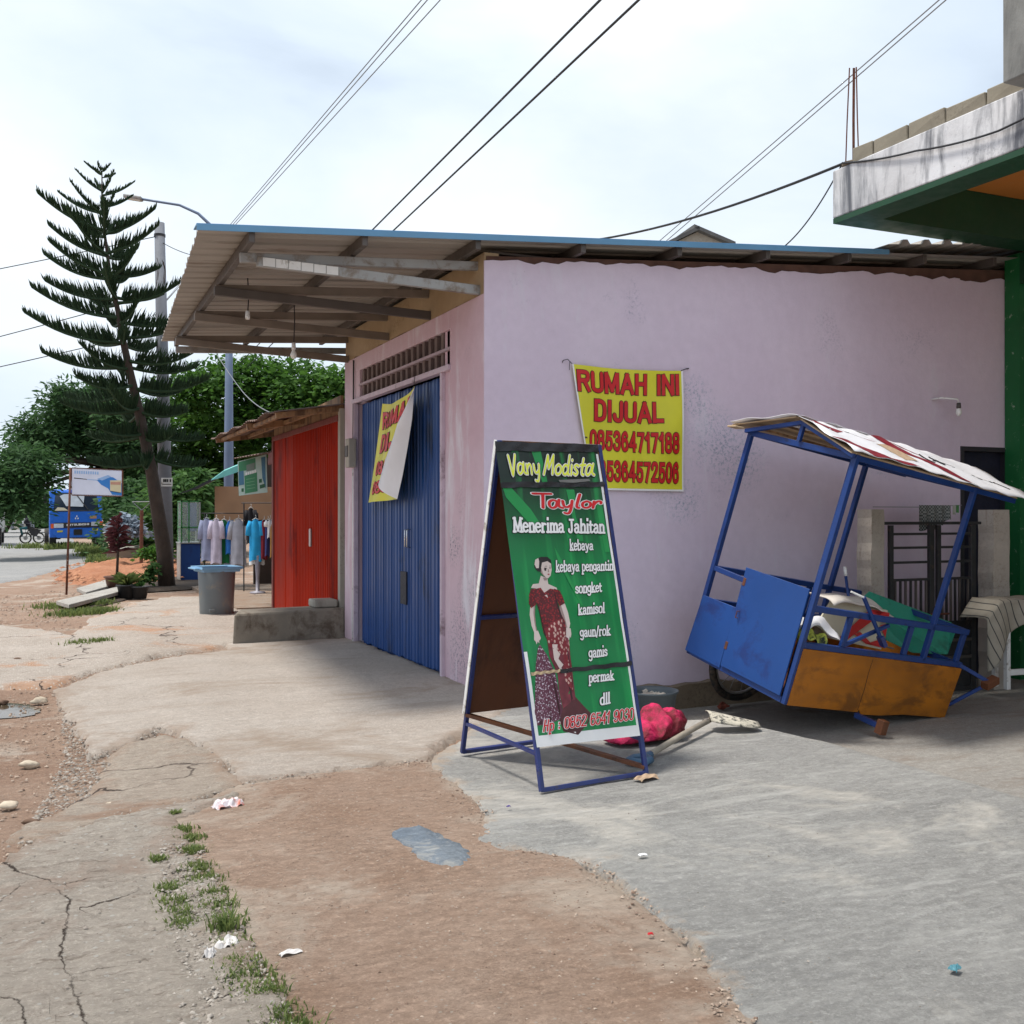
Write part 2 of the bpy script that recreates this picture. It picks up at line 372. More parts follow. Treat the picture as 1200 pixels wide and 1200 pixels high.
m_pillar = wallmat('rough_pillar_cement', srgb(164, 156, 146), srgb(196, 188, 176), srgb(140, 126, 114), 0.0, srgb(136, 116, 102), 0.02)
m_concpole = wallmat('pole_concrete', srgb(112, 116, 124), srgb(134, 137, 144), srgb(112, 112, 114), -0.02)
m_kerb = wallmat('mossy_kerb_cement', srgb(104, 92, 76), srgb(136, 122, 104), srgb(84, 74, 60), 0.02)
def leafmat(name, c1, c2, tr=0.35):
    t = NT(name); rnd_n = t.n('ShaderNodeNewGeometry').outputs['Random Per Island']
    c = t.mix(rnd_n, c1, c2); t.l(c, t.b.inputs['Base Color']); t.b.inputs['Roughness'].default_value = 0.75; t.b.inputs['Specular IOR Level'].default_value = 0.25
    tl = t.n('ShaderNodeBsdfTranslucent'); t.l(t.mix(0.5, c, tuple(min(1, x * 1.6) for x in c2)), tl.inputs[0])
    ms = t.n('ShaderNodeMixShader'); ms.inputs[0].default_value = tr
    t.l(t.b.outputs[0], ms.inputs[1]); t.l(tl.outputs[0], ms.inputs[2]); t.l(ms.outputs[0], t.o.inputs[0]); return t.m
m_leafdark = leafmat('dark_feathery_leaves', (0.022, 0.06, 0.022), (0.065, 0.135, 0.045))
m_leafbright = leafmat('bright_tree_leaves', (0.022, 0.07, 0.012), (0.08, 0.18, 0.028))
m_leafmid = leafmat('mid_green_leaves', (0.03, 0.085, 0.022), (0.085, 0.17, 0.045))
m_pine = leafmat('conifer_needles', (0.016, 0.036, 0.02), (0.05, 0.09, 0.042), 0.15)
m_grass = leafmat('grass_blades', (0.045, 0.085, 0.02), (0.19, 0.23, 0.075))
m_redleaf = leafmat('dark_red_leaves', (0.05, 0.015, 0.02), (0.13, 0.04, 0.045), 0.2)
m_silverleaf = leafmat('silver_blue_leaves', (0.16, 0.2, 0.26), (0.3, 0.36, 0.42), 0.2)

def groundmat(name, base, alt, blot=None, bamt=0.0, bsc=0.8, speck=None, spsc=90, spamt=0.4, pit=None, chip=0.0, streak=None, ssc=None, rough=0.85, crack=False, vcrack=0.0, bst=0.5, dust=None, dw=0.1, da=0.75):
    t = NT(name); c = t.mix(t.rng(t.noise(1.1, None, 8, 0.62), 0.36, 0.64), base, alt)
    c = t.mix(t.rng(t.noise(16, None, 6, 0.7), 0.3, 0.75, 0, 0.5), c, tuple(x * 0.55 for x in base))
    gm = t.rng(t.noise(1.9, t.vec(loc=(1, 9, 0)), 4), .38, .62, .25, 1); c = t.mix(t.math('MULTIPLY', gm, t.rng(t.noise(75, None, 6, 0.8), 0.46, 0.62, 0, 0.55)), c, tuple(x * 0.5 for x in base)); c = t.mix(t.rng(t.noise(48, t.vec(loc=(7, 3, 0)), 6, 0.8), 0.52, 0.66, 0, 0.45), c, tuple(min(1, x * 1.45) for x in alt))
    if blot is not None:
        c = t.mix(t.rng(t.noise(bsc, t.vec((1, 1.0, 1), loc=(5, 2, 0)), 9, 0.68, 0.6), 0.56 - bamt, 0.66 - bamt), c, blot)
    if streak is not None:
        v = t.vec(ssc[0], (0, 0, ssc[1])); sN = t.noise(2.0, v, 8, 0.72, 0.6)
        msk = t.rng(t.noise(0.9, None, 3), 0.35, 0.6)
        c = t.mix(t.math('MULTIPLY', t.rng(sN, 0.5, 0.68), t.rng(msk, 0, 1, 0.15, 0.8)), c, streak)
    if dust is not None:
        ed = t.n('ShaderNodeAttribute'); ed.attribute_name = 'edge'
        e_ = t.math('ADD', ed.outputs['Fac'], t.math('ADD', t.rng(t.noise(2.6, None, 4, .6), 0, 1, -.42, .42), t.rng(t.noise(24, None, 8, .8), 0, 1, -.14, .14)))
        c = t.mix(t.rng(e_, dw, dw * .1 - .05, 0, da), c, dust)
    h = t.bump(t.noise(14, None, 9, 0.7), bst, 0.02)
    if speck is not None:
        vo = t.voro(spsc); sel = t.voro(spsc, None, 'F1', 'Color'); sp = t.n('ShaderNodeSeparateColor'); t.l(sel, sp.inputs[0])
        mk = t.math('MULTIPLY', t.rng(vo, 0.42, 0.30), t.rng(sp.outputs[0], 1 - spamt, 1 - spamt + 0.05))
        c = t.mix(mk, c, speck); h = t.bump(mk, 0.5, 0.006, h)
    if chip:
        v = t.vec((1, 1.9, 1), (0, 0, 0.5)); ch = t.noise(11, v, 10, 0.78, 0.8)
        c = t.mix(t.rng(ch, 0.46, 0.36, 0, chip), c, pit or tuple(x * 0.4 for x in base)); h = t.bump(ch, 0.9, 0.035, h)
    if vcrack:
        n3 = t.n('ShaderNodeTexNoise'); n3.inputs['Scale'].default_value = 2.5; n3.inputs['Detail'].default_value = 6; t.l(t.tc.outputs['Object'], n3.inputs['Vector'])
        vm = t.n('ShaderNodeVectorMath', operation='MULTIPLY_ADD'); vm.inputs[1].default_value = (0.7, 0.7, 0); t.l(n3.outputs['Color'], vm.inputs[0]); t.l(t.tc.outputs['Object'], vm.inputs[2])
        vc = t.voro(vcrack, vm.outputs[0], 'DISTANCE_TO_EDGE'); gate = t.rng(t.noise(0.7, None, 2), 0.42, 0.5)
        mk = t.math('MULTIPLY', t.rng(vc, 0.006, 0.002), gate); c = t.mix(mk, c, (0.07, 0.05, 0.04)); h = t.bump(t.math('MULTIPLY', mk, -1), 0.8, 0.02, h)
    if crack:
        at = t.n('ShaderNodeAttribute'); at.attribute_name = 'crack'; w = t.noise(18, None, 6, 0.7)
        d = t.math('ABSOLUTE', t.math('ADD', at.outputs['Fac'], t.rng(w, 0, 1, -0.03, 0.03)))
        wv_ = t.rng(t.noise(3, None, 3), 0.35, 0.65, 0.0, 0.008); mk = t.math('SMOOTH_MAX', t.math('MULTIPLY', t.math('SUBTRACT', wv_, d), 220), 0); mk = t.rng(mk, 0, 1); c = t.mix(mk, c, (0.06, 0.042, 0.032)); h = t.bump(t.math('MULTIPLY', mk, -1), 1.0, 0.03, h)
    h = t.bump(t.noise(90, None, 5, 0.75), 0.6, 0.006, h)
    return t.fin(c, rough, h, spec=0.25)
g_dirt = groundmat('red_brown_dirt', (0.31, 0.195, 0.135), (0.41, 0.285, 0.21), (0.43, 0.35, 0.285), 0.04, 0.9, (0.40, 0.32, 0.26), 70, 0.10, chip=0.35, bst=0.7)
g_old = groundmat('old_chipped_concrete', (0.40, 0.345, 0.29), (0.47, 0.415, 0.355), (0.33, 0.255, 0.205), 0.035, 0.8, (0.46, 0.43, 0.39), 38, 0.12, chip=0.75, pit=(0.17, 0.13, 0.10), crack=True, vcrack=0.0, bst=0.9, dust=(0.33, 0.24, 0.185), dw=.12)
g_old2 = groundmat('worn_brownish_concrete', (0.39, 0.32, 0.26), (0.46, 0.39, 0.32), (0.32, 0.22, 0.16), 0.03, 1.2, (0.42, 0.37, 0.32), 60, 0.12, chip=0.6, pit=(0.17, 0.12, 0.09), vcrack=0.5, dust=(0.34, 0.235, 0.17), dw=.14)
g_pale = groundmat('pale_concrete_slab', (0.50, 0.43, 0.37), (0.58, 0.515, 0.455), (0.36, 0.285, 0.225), 0.015, 0.5, None, streak=(0.37, 0.30, 0.245), ssc=((0.45, 2.4, 1), 0.25), chip=0.3, pit=(0.30, 0.235, 0.19), bst=0.35, dust=(0.36, 0.275, 0.215), dw=.12)
g_brown = groundmat('brown_stained_pavement', (0.33, 0.215, 0.15), (0.44, 0.32, 0.245), (0.45, 0.365, 0.295), 0.05, 0.65, (0.41, 0.34, 0.28), 60, 0.10, chip=0.45, pit=(0.16, 0.11, 0.08), bst=0.5, dust=(0.45, 0.37, 0.30), dw=.16, da=.8)
g_grey = groundmat('trowelled_grey_concrete', (0.325, 0.315, 0.298), (0.41, 0.398, 0.375), (0.49, 0.46, 0.415), 0.045, 0.75, None, streak=(0.50, 0.485, 0.455), ssc=((0.55, 3.2, 1), -0.55), chip=0.25, pit=(0.18, 0.18, 0.19), bst=0.3, rough=0.75, dust=(0.44, 0.345, 0.265), dw=.07, da=.8)
g_yard = groundmat('stained_yard_concrete', (0.37, 0.345, 0.315), (0.44, 0.415, 0.38), (0.25, 0.19, 0.15), -0.03, 1.0, None, streak=(0.27, 0.22, 0.18), ssc=((0.6, 2.6, 1), -0.2), chip=0.12, bst=0.3)
g_rough = groundmat('pale_broken_concrete', (0.46, 0.39, 0.33), (0.55, 0.48, 0.42), (0.46, 0.27, 0.17), 0.03, 0.62, (0.6, 0.56, 0.5), 40, 0.3, chip=0.4, pit=(0.26, 0.17, 0.12), vcrack=0.5)
g_asph = groundmat('weathered_asphalt', (0.27, 0.265, 0.26), (0.34, 0.33, 0.32), (0.42, 0.38, 0.33), -0.03, 0.4, (0.4, 0.38, 0.36), 40, 0.2)
g_redsoil = groundmat('loose_red_soil', (0.40, 0.165, 0.085), (0.52, 0.25, 0.14), (0.30, 0.12, 0.06), 0.0, 1.5, chip=0.3)
g_plank = groundmat('cement_plank', (0.46, 0.43, 0.39), (0.54, 0.51, 0.46), (0.33, 0.28, 0.23), 0.0, 1.5, None, chip=0.2)
g_blue = groundmat('blue_grey_cement', (0.20, 0.245, 0.30), (0.29, 0.325, 0.36), (0.40, 0.40, 0.39), 0.06, 4.0, None, chip=0.3, pit=(0.12, 0.18, 0.26))

# ------------------------------------------------------------------ the ground
fine = np.radians(np.arange(-39, 39.01, 0.28)); coarse = np.radians(np.arange(43, 318, 5.0))
PH = np.concatenate([fine, coarse]) + YAW
R_ = [0.3]
while R_[-1] < 60: R_.append(R_[-1] * 1.0068 if R_[-1] > 1.8 else R_[-1] * 1.08)
while R_[-1] < 700: R_.append(R_[-1] * 1.035)
R_ = np.array(R_)
GX = np.outer(R_, np.sin(PH)); GY = np.outer(R_, np.cos(PH)); NR, NP = GX.shape
ZB = zs(GX, GY)
fade = 1 / (1 + (R_[:, None] / 30) ** 2)
N1 = fbm(GX * 1.6, GY * 1.6, 4, 11); N2 = fbm(GX * 9, GY * 9, 3, 21); N4 = fbm(GX * 24, GY * 24, 2, 41); N3 = fbm(GX * 3.1, GY * 3.1, 5, 31)
def emit(name, Zv, keep, mat, attr=None, kind='structure', label=None, edge=None):
    idx = np.arange(NR * NP).reshape(NR, NP); nx = np.roll(idx, -1, 1)
    f = np.stack([idx[:-1], nx[:-1], nx[1:], idx[1:]], -1)[:, :, ::-1].reshape(-1, 4)
    k = keep.ravel(); f = f[k[f].any(1)]
    used = np.unique(f); mp_ = np.zeros(NR * NP, np.int64); mp_[used] = np.arange(len(used))
    co = np.stack([GX.ravel()[used], GY.ravel()[used], Zv.ravel()[used]], 1)
    me = fastmesh(name, co, mp_[f], mat)
    if attr is not None:
        a = me.attributes.new('crack', 'FLOAT', 'POINT'); a.data.foreach_set('value', attr.ravel()[used].astype(np.float32))
    if edge is not None:
        a = me.attributes.new('edge', 'FLOAT', 'POINT'); a.data.foreach_set('value', edge.ravel()[used].astype(np.float32))
    me.shade_smooth()
    o = bpy.data.objects.new(name, me); COL.objects.link(o); o['kind'] = kind
    if label: o['label'] = label
    return o
W2 = lambda pts: [tuple(gnd(*p))[:2] for p in pts]
zb = ZB - 0.022 + (N1 * 0.03 + N3 * 0.022) * fade
emit('ground', zb, np.ones_like(GX, bool), g_dirt)
def layer(name, poly, th, mat, edge=0.05, rag=0.10, grow=0.03, bumpy=0.0, attr=None, wob=0.0, label=None):
    sd = sdpoly(GX, GY, poly) + grow + N1 * rag + N3 * rag * 0.8 + N2 * 0.09 + N4 * 0.07
    z = ZB + th * np.clip(sd / edge, -1.2, 1) + np.where(sd < 0, np.maximum(sd * 0.5, -0.05), 0) + (N2 * bumpy + N3 * wob) * fade * np.clip(sd / 0.05, 0, 1)
    z = z + np.where(sd < edge, (np.clip(sd / edge, -1.2, 1) - 1) * 0.012, 0)
    return emit(name, z, sd > -0.06, mat, attr, label=label, edge=sd)
cr = [[(0, 1012), (22, 1029), (60, 1037), (82, 1065), (77, 1099), (71, 1132), (81, 1155), (112, 1147)], [(64, 1044), (99, 1037)], [(0, 1061), (22, 1046)], [(109, 1069), (157, 1052)], [(7, 1181), (24, 1185), (28, 1200), (34, 1290)], [(81, 1155), (110, 1230), (100, 1400)]]
best = np.full(GX.shape, 9.0)
for line in cr:
    w = W2(line)
    for (ax, ay), (bx, by) in zip(w[:-1], w[1:]):
        ex, ey = bx - ax, by - ay; L = math.hypot(ex, ey); t_ = np.clip(((GX - ax) * ex + (GY - ay) * ey) / L ** 2, 0, 1)
        d = np.hypot(GX - ax - t_ * ex, GY - ay - t_ * ey) * np.sign(((GX - ax) * ey - (GY - ay) * ex) + 1e-9)
        best = np.where(np.abs(d) < np.abs(best), d, best)
ZN = {}
ZN['old'] = W2([(-40, 1040), (0, 1022), (40, 988), (100, 968), (180, 947), (280, 931), (205, 964), (232, 1005), (262, 1060), (287, 1110), (335, 1200), (420, 1500), (560, 2600)]) + [(-1.5, 0.2), (-6, 0.6), (-5, 3.5)]
layer('old_concrete_road_edge', ZN['old'], 0.020, g_old, 0.025, 0.07, 0.02, 0.03, best, 0.016)
ZN['worn'] = W2([(128, 905), (150, 872), (195, 857), (215, 868), (256, 893), (277, 920), (180, 940), (120, 957), (40, 985), (30, 975), (90, 945)])
layer('worn_concrete_patch', ZN['worn'], 0.016, g_old2, 0.05, 0.2, 0.06, 0.024)
ZN['pale'] = W2([(272, 762), (200, 771), (110, 788), (66, 806), (80, 835), (98, 855), (105, 880), (150, 869), (190, 851), (215, 862), (262, 889), (285, 917), (400, 903), (500, 891)]) + [(2.55, 6.9), (3.3, 7.6), (3.7, 8.1), (3.7, 13.3), (2.1, 13.3)]
layer('pale_concrete_forecourt', ZN['pale'], 0.024, g_pale, 0.022, 0.07, 0.02, 0.006, None, 0.012)
ZN['brown'] = W2([(207, 962), (287, 921), (400, 905), (503, 893), (560, 960), (640, 1000), (760, 1080), (880, 1200), (1000, 1500), (1100, 2600), (600, 2600), (425, 1500), (338, 1200), (290, 1110), (265, 1060), (234, 1005)])
layer('brown_stained_pavement', ZN['brown'], 0.010, g_brown, 0.05, 0.05, 0.10, 0.007)
ZN['grey'] = W2([(507, 894), (560, 937), (572, 962), (560, 985), (600, 996), (650, 1003), (700, 1016), (760, 1062), (800, 1098), (838, 1130), (848, 1165), (868, 1200)]) + [(1.5, 1.4), (1.2, -3), (14, -4), (14, 3), (6.2, 3.2), (5.3, 5.6), (5.2, 6.6), (5.2, 7.2), (3.6, 8.05), (2.62, 6.85)]
layer('grey_concrete_apron', ZN['grey'], 0.020, g_grey, 0.035, 0.09, 0.03, 0.003, None, 0.01)
ZN['yard'] = [(3.62, 8.1), (5.1, 7.2), (5.0, 6.6), (5.1, 5.6), (6.0, 3.2), (14, 3), (14, 16), (7, 9.2), (3.62, 9.2)]
layer('stained_yard_concrete', ZN['yard'], 0.012, g_yard, 0.05, 0.06, 0.05, 0.003, None, 0.006)
ZN['rough'] = W2([(-60, 800), (-80, 735), (0, 728), (60, 735), (85, 742), (100, 728), (150, 708), (205, 700), (275, 698), (330, 698)]) + [(3.6, 20), (3.7, 13.4), (2.1, 13.4)] + W2([(262, 757), (200, 767), (110, 784), (62, 800)])
layer('broken_pale_concrete', ZN['rough'], 0.02, g_rough, 0.04, 0.28, 0.0, 0.012, None, 0.02)
ZN['asph'] = W2([(-700, 690), (-100, 684), (0, 680), (30, 676), (60, 668), (100, 666), (114, 661), (112, 652), (98, 642), (75, 622), (64, 612.5), (55, 608.5)]) + [(1.5, 480), (-9, 480), (-9, 20)]
layer('asphalt_road', ZN['asph'], 0.012, g_asph, 0.1, 0.3, 0.0, 0.0)
# puddle and blue cement patch
def patch(name, pts, z0, th, mat, kind='structure', n=40, rag=0.03, label=None, zf=0.0):
    w = [Vector((p[0], p[1], 0)) for p in pts]; k = len(w); c = sum(w, Vector()) / k; ring = []
    for i in range(k):
        a, b, p0, p3 = w[i], w[(i + 1) % k], w[i - 1], w[(i + 2) % k]
        for j in range(5):
            t = j / 5; q = 0.5 * ((2 * a) + (b - p0) * t + (2 * p0 - 5 * a + 4 * b - p3) * t * t + (3 * a - p0 - 3 * b + p3) * t ** 3)
            ring.append(q + (q - c).normalized() * U(-rag, rag))
    m = MB(); n = len(ring)
    mid = [c + (q - c) * 0.9 for q in ring]
    vs = [Vector((q.x, q.y, Z(q.x, q.y) + z0 - zf)) for q in ring] + [Vector((q.x, q.y, Z(q.x, q.y) + z0 + th)) for q in mid] + [Vector((c.x, c.y, Z(c.x, c.y) + z0 + th * 1.1))]
    m.add(vs, [(i, (i + 1) % n, n + (i + 1) % n, n + i) for i in range(n)] + [(n + i, n + (i + 1) % n, 2 * n) for i in range(n)])
    return build(m, name, mat, kind=kind, smooth=True, label=label)
m_water = M('muddy_puddle_water', srgb(74, 64, 50), 0.05, 0.2, 2, 0.03, 6)
patch('puddle', W2([(-30, 830), (-25, 817), (18, 815), (42, 819), (46, 825), (22, 831)]), -0.017, 0.001, m_water, rag=0.02)
patch('blue_cement_patch', W2([(458, 976), (485, 968), (505, 975), (528, 987), (548, 1000), (551, 1012), (530, 1018), (500, 1012), (478, 996)]), 0.014, 0.006, g_blue, rag=0.028, zf=0.02)
# red soil heap beside the road
m = MB()
hp = W2([(52, 675), (80, 667), (120, 662), (150, 657), (185, 655), (215, 658), (230, 668), (214, 684), (165, 688), (120, 689), (85, 686)])
def heap(u, v):
    return None
xs = [p[0] for p in hp]; ys = [p[1] for p in hp]; x0, x1, y0, y1 = min(xs) - .3, max(xs) + .3, min(ys) - .3, max(ys) + .3
nx_, ny_ = 110, 90
hx, hy = np.meshgrid(np.linspace(x0, x1, nx_), np.linspace(y0, y1, ny_)); sdh = sdpoly(hx, hy, hp) + 0.5 * fbm(hx * 2, hy * 2, 3, 77)
hz = zs(hx, hy) - 0.06 + 0.24 * sstep(sdh / 0.9) + 0.30 * fbm(hx * 2.6, hy * 2.6, 5, 3) * sstep(sdh / 0.4)
ii = np.arange(nx_ * ny_).reshape(ny_, nx_); ff = np.stack([ii[:-1, :-1], ii[:-1, 1:], ii[1:, 1:], ii[1:, :-1]], -1).reshape(-1, 4)
ff = ff[(sdh.ravel()[ff] > -0.1).any(1)]
o = bpy.data.objects.new('red_soil_heap', fastmesh('red_soil_heap', np.stack([hx.ravel(), hy.ravel(), hz.ravel()], 1), ff, g_redsoil)); COL.objects.link(o); o['kind'] = 'stuff'
o['label'] = 'heap of loose red soil between the road and the conifer'
# gravel and crumbs: countless chips
def scatter(name, poly, n, smin, smax, mat, zoff=0.0, label=None, seed=1, given=None):
    rs = np.random.RandomState(seed); P = np.array(poly); lo, hi = P.min(0), P.max(0)
    pts = rs.uniform(lo, hi, (n * 6, 2)); sd = sdpoly(pts[:, 0], pts[:, 1], poly); pts = pts[sd > 0][:n] if given is None else given; n = len(pts)
    z = zs(pts[:, 0], pts[:, 1]) + zoff
    sz = smin + (smax - smin) * rs.rand(n) ** 3
    base = np.array([(1, 0, 0), (-.5, .87, 0), (-.5, -.87, 0), (.1, 0, .8), (.35, .5, .45), (-.6, .1, .4), (.3, -.5, .42)])
    fs = np.array([(0, 4, 6), (4, 3, 6), (0, 1, 4), (1, 5, 4), (5, 3, 4), (1, 2, 5), (2, 6, 5), (6, 3, 5), (2, 0, 6)])
    th = rs.rand(n) * 6.28; c, s_ = np.cos(th), np.sin(th)
    b = base[None] * sz[:, None, None] * rs.uniform(.6, 1.3, (n, 7, 3))
    x = b[:, :, 0] * c[:, None] - b[:, :, 1] * s_[:, None] + pts[:, 0:1]; y = b[:, :, 0] * s_[:, None] + b[:, :, 1] * c[:, None] + pts[:, 1:2]
    co = np.stack([x, y, b[:, :, 2] * 0.7 + z[:, None] - 0.1 * sz[:, None]], -1).reshape(-1, 3)
    me = fastmesh(name, co, (fs[None] + (np.arange(n) * 7)[:, None, None]).reshape(-1, 3), mat)
    o = bpy.data.objects.new(name, me); COL.objects.link(o); o['kind'] = 'stuff'
    if label: o['label'] = label
    return o
def chipmat(name, a, b):
    t = NT(name); return t.fin(t.mix(t.n('ShaderNodeNewGeometry').outputs['Random Per Island'], a, b), 0.9)
m_chipg = chipmat('grey_stone_chips', (0.17, 0.14, 0.115), (0.40, 0.36, 0.315)); m_chipb = chipmat('brown_stone_chips', (0.16, 0.1, 0.07), (0.42, 0.33, 0.26))
scatter('gravel', W2([(20, 990), (75, 880), (72, 830), (108, 845), (135, 890), (150, 905), (110, 950), (60, 975)]), 2000, 0.003, 0.02, m_chipg, 0.0, 'loose gravel along the broken slab edge', 3)
scatter('gravel', W2([(185, 965), (240, 1000), (280, 1080), (345, 1200), (380, 1300), (200, 1300), (215, 1150), (190, 1050)]), 2200, 0.003, 0.016, m_chipg, 0.02, 'grey grit around the strip of grass', 4)
scatter('gravel', W2([(-200, 1000), (-200, 850), (40, 800), (75, 830), (70, 900), (30, 990), (0, 1020)]), 1500, 0.004, 0.02, m_chipb, -0.012, 'brown grit on the dirt road', 5)
scatter('gravel', W2([(250, 930), (520, 905), (700, 1020), (860, 1200), (880, 1400), (420, 1400), (340, 1200)]), 2600, 0.002, 0.009, m_chipb, 0.011, 'fine grit on the brown pavement', 6)
scatter('gravel', W2([(600, 930), (900, 880), (1300, 950), (1300, 1500), (900, 1500), (860, 1150), (700, 1000)]), 420, 0.002, 0.007, m_chipg, 0.024, 'sparse grit on the grey apron', 7)
scatter('gravel', W2([(-100, 800), (-50, 700), (60, 690), (130, 690), (150, 740), (100, 800)]), 2600, 0.008, 0.035, m_chipb, -0.01, 'brown rubble on the far dirt verge', 8)
scatter('gravel', ZN['old'], 5000, 0.003, 0.012, m_chipg, 0.022, 'grit on the old concrete', 9)
def crumbs(pts, spread, n, smin, smax, mat, z, label, seed):
    rs = np.random.RandomState(seed); a = np.array(pts); sg_ = rs.randint(0, len(a) - 1, n); t_ = rs.rand(n)[:, None]; q = a[sg_] * (1 - t_) + a[sg_ + 1] * t_ + rs.normal(size=(n, 2)) * spread
    poly = [(q[:, 0].min() - 1, q[:, 1].min() - 1), (q[:, 0].max() + 1, q[:, 1].min() - 1), (q[:, 0].max() + 1, q[:, 1].max() + 1), (q[:, 0].min() - 1, q[:, 1].max() + 1)]
    return scatter('gravel', poly, n, smin, smax, mat, z, label, seed, q)
crumbs(W2([(285, 919), (400, 904), (505, 893), (560, 940), (572, 965), (600, 992), (700, 1015), (760, 1062), (838, 1130), (868, 1200)]), .05, 1500, .002, .013, m_chipb, .014, 'crumbled grit along the edge of the grey apron', 21)
crumbs(W2([(105, 880), (190, 851), (262, 889), (285, 917), (180, 945), (100, 966), (40, 985)]), .06, 1500, .003, .018, m_chipg, .008, 'crumbled concrete along the broken slab joints', 22)
crumbs(W2([(270, 760), (200, 769), (110, 786), (66, 806), (90, 850), (105, 880)]), .08, 900, .004, .022, m_chipb, .006, 'crumbs along the edge of the pale forecourt', 23)
m_chipr = chipmat('red_soil_clods', (0.26, 0.10, 0.05), (0.50, 0.24, 0.13))
scatter('soil_clods', hp, 900, .02, .11, m_chipr, .13, 'loose red clods on the soil heap', 31)
scatter('soil_clods', [(x * 1.0 + (x - 2.0) * .12, y - .4) for x, y in hp], 500, .01, .05, m_chipr, -.005, 'small red clods round the soil heap', 32)
# single stones
stones = [(35, 887, .05, 'pale flat stone, farther of the two on the dirt road'), (11, 936, .045, 'pale stone, nearer of the two on the dirt road'), (36, 958, .035, 'dark stone at the crack beside the dirt road'), (47, 816, .06, 'grey stone at the right end of the puddle'),
          (4, 817, .04, 'dark stone standing in the puddle'), (596, 996, .028, 'small brown stone beside the blue cement patch'), (22, 768, .05, 'dark stone on the far dirt verge'), (141, 786, .03, 'small dark stone on the pale forecourt'), (214, 1140, .022, 'white pebble on the grit beside the grass strip'), (128, 939, .03, 'grey stone at the slab crack')]
for i, (x, y, r, lb) in enumerate(stones):
    p = gnd(x, y); k = MB().blob((p.x, p.y, Z(p.x, p.y) + r * 0.1), r, (1.2, 0.8, 0.5), 2, 0.22, 40 + i)
    build(k, 'stone', M('brown_stone', srgb(110, 86, 70), 0.9, 0.3, 20) if 'brown' in lb or 'dark' in lb else M('pale_stone', srgb(190, 176, 156), 0.9, 0.25, 20), smooth=True, label=lb, cat='stone', group='loose stones on the ground')
# grass
def blades(name, spots, n, h0, h1, mat, label, thingcat=None, wid=0.004, zoff=0.0):
    m = MB()
    for _ in range(n):
        cx, cy, sx = random.choice(spots); x = random.gauss(cx, sx); y = random.gauss(cy, sx); z = Z(x, y) - 0.01 + zoff
        h = U(h0, h1); a = U(0, 6.28); l = U(0.2, 0.9) * h; w = wid * U(.6, 1.5); d = Vector((math.cos(a), math.sin(a), 0)); s = Vector((-d.y, d.x, 0)) * w; b = Vector((x, y, z))
        m.add([b - s, b + s, b + d * l * .35 + Vector((0, 0, h * .65)) + s * .7, b + d * l * .35 + Vector((0, 0, h * .65)) - s * .7, b + d * l + Vector((0, 0, h))], [(0, 1, 2, 3), (3, 2, 4)])
    if thingcat: return build(m, name, mat, label=label, cat=thingcat)
    return build(m, name, mat, kind='stuff', label=label)
gs = []
for x, y, w in ((213, 975, .05), (222, 985, .06), (226, 1000, .05), (232, 1020, .06), (240, 1035, .07), (250, 1052, .07), (258, 1066, .06), (264, 1085, .07), (272, 1110, .05), (282, 1135, .07), (290, 1150, .08), (305, 1165, .07), (315, 1172, .05), (200, 1045, .05), (207, 1060, .06), (212, 1075, .06), (215, 1088, .05), (186, 1012, .03), (205, 955, .02), (330, 1196, .06), (345, 1215, .07)):
    p = gnd(x, y); gs.append((p.x, p.y, w * .58))
blades('grass_strip', gs, 5600, 0.008, 0.04, m_grass, 'strip of short grass growing in the pavement joint', zoff=0.012)
p = gnd(263, 1094); blades('weed_tuft', [(p.x, p.y, .022)], 150, 0.03, 0.11, m_grass, 'tall green weed tuft in the grass strip beside a white paper scrap', 'weed')
for (x, y, w, lb) in ((80, 708, .28, 'grass at the foot of the red sign post'), (88, 717, .22, 'grass in front of the cement planks'), (95, 828 - 100, .0, '')):
    if w: p = gnd(x, y); blades('grass', [(p.x, p.y, w), (p.x + .4, p.y - .1, w * .6)], 1100, 0.03, 0.11, m_grass, lb, wid=.012)
p = gnd(96, 752); blades('grass', [(p.x, p.y, .12), (p.x + .25, p.y, .08)], 350, 0.03, 0.09, m_grass, 'little grass patch in the broken concrete', wid=.008)
gs = [(gnd(x, y).x, gnd(x, y).y, w) for x, y, w in ((120, 658, .22), (113, 652, .3), (106, 647, .3), (123, 663, .2), (38, 641.5, .5))]
blades('grass', gs, 1500, 0.1, 0.35, m_grass, 'tall verge grass along the asphalt before the truck', wid=.03)
gs = [(gnd(x, y).x, gnd(x, y).y, w) for x, y, w in ((70, 643, .35), (80, 643, .45), (92, 643, .45))]
blades('grass', gs, 900, 0.1, 0.4, m_grass, 'grass growing under the blue truck', wid=.03)
# ------------------------------------------------------------------ print on surfaces: lettering and flat shapes
class Panel:                      # a flat (or bilinear) board: s runs right, t runs down
    def __init__(s, tl, tr, br, bl, fn=None):
        s.c = [Vector(p) for p in (tl, tr, br, bl)]
        a = s.c[1] - s.c[0]; b = s.c[3] - s.c[0]; s.n = b.cross(a).normalized(); s.fn = fn
    def at(s, u, v, lift=0.0):
        if s.fn: return s.fn(u, v) + s.n * lift
        tl, tr, br, bl = s.c
        return (tl * (1 - u) + tr * u) * (1 - v) + (bl * (1 - u) + br * u) * v + s.n * lift
def bil(q, u, v):                 # q: tl tr br bl in (s,t); u right, v up
    x = (q[3][0] * (1 - u) + q[2][0] * u) * (1 - v) + (q[0][0] * (1 - u) + q[1][0] * u) * v
    y = (q[3][1] * (1 - u) + q[2][1] * u) * (1 - v) + (q[0][1] * (1 - u) + q[1][1] * u) * v
    return x, y
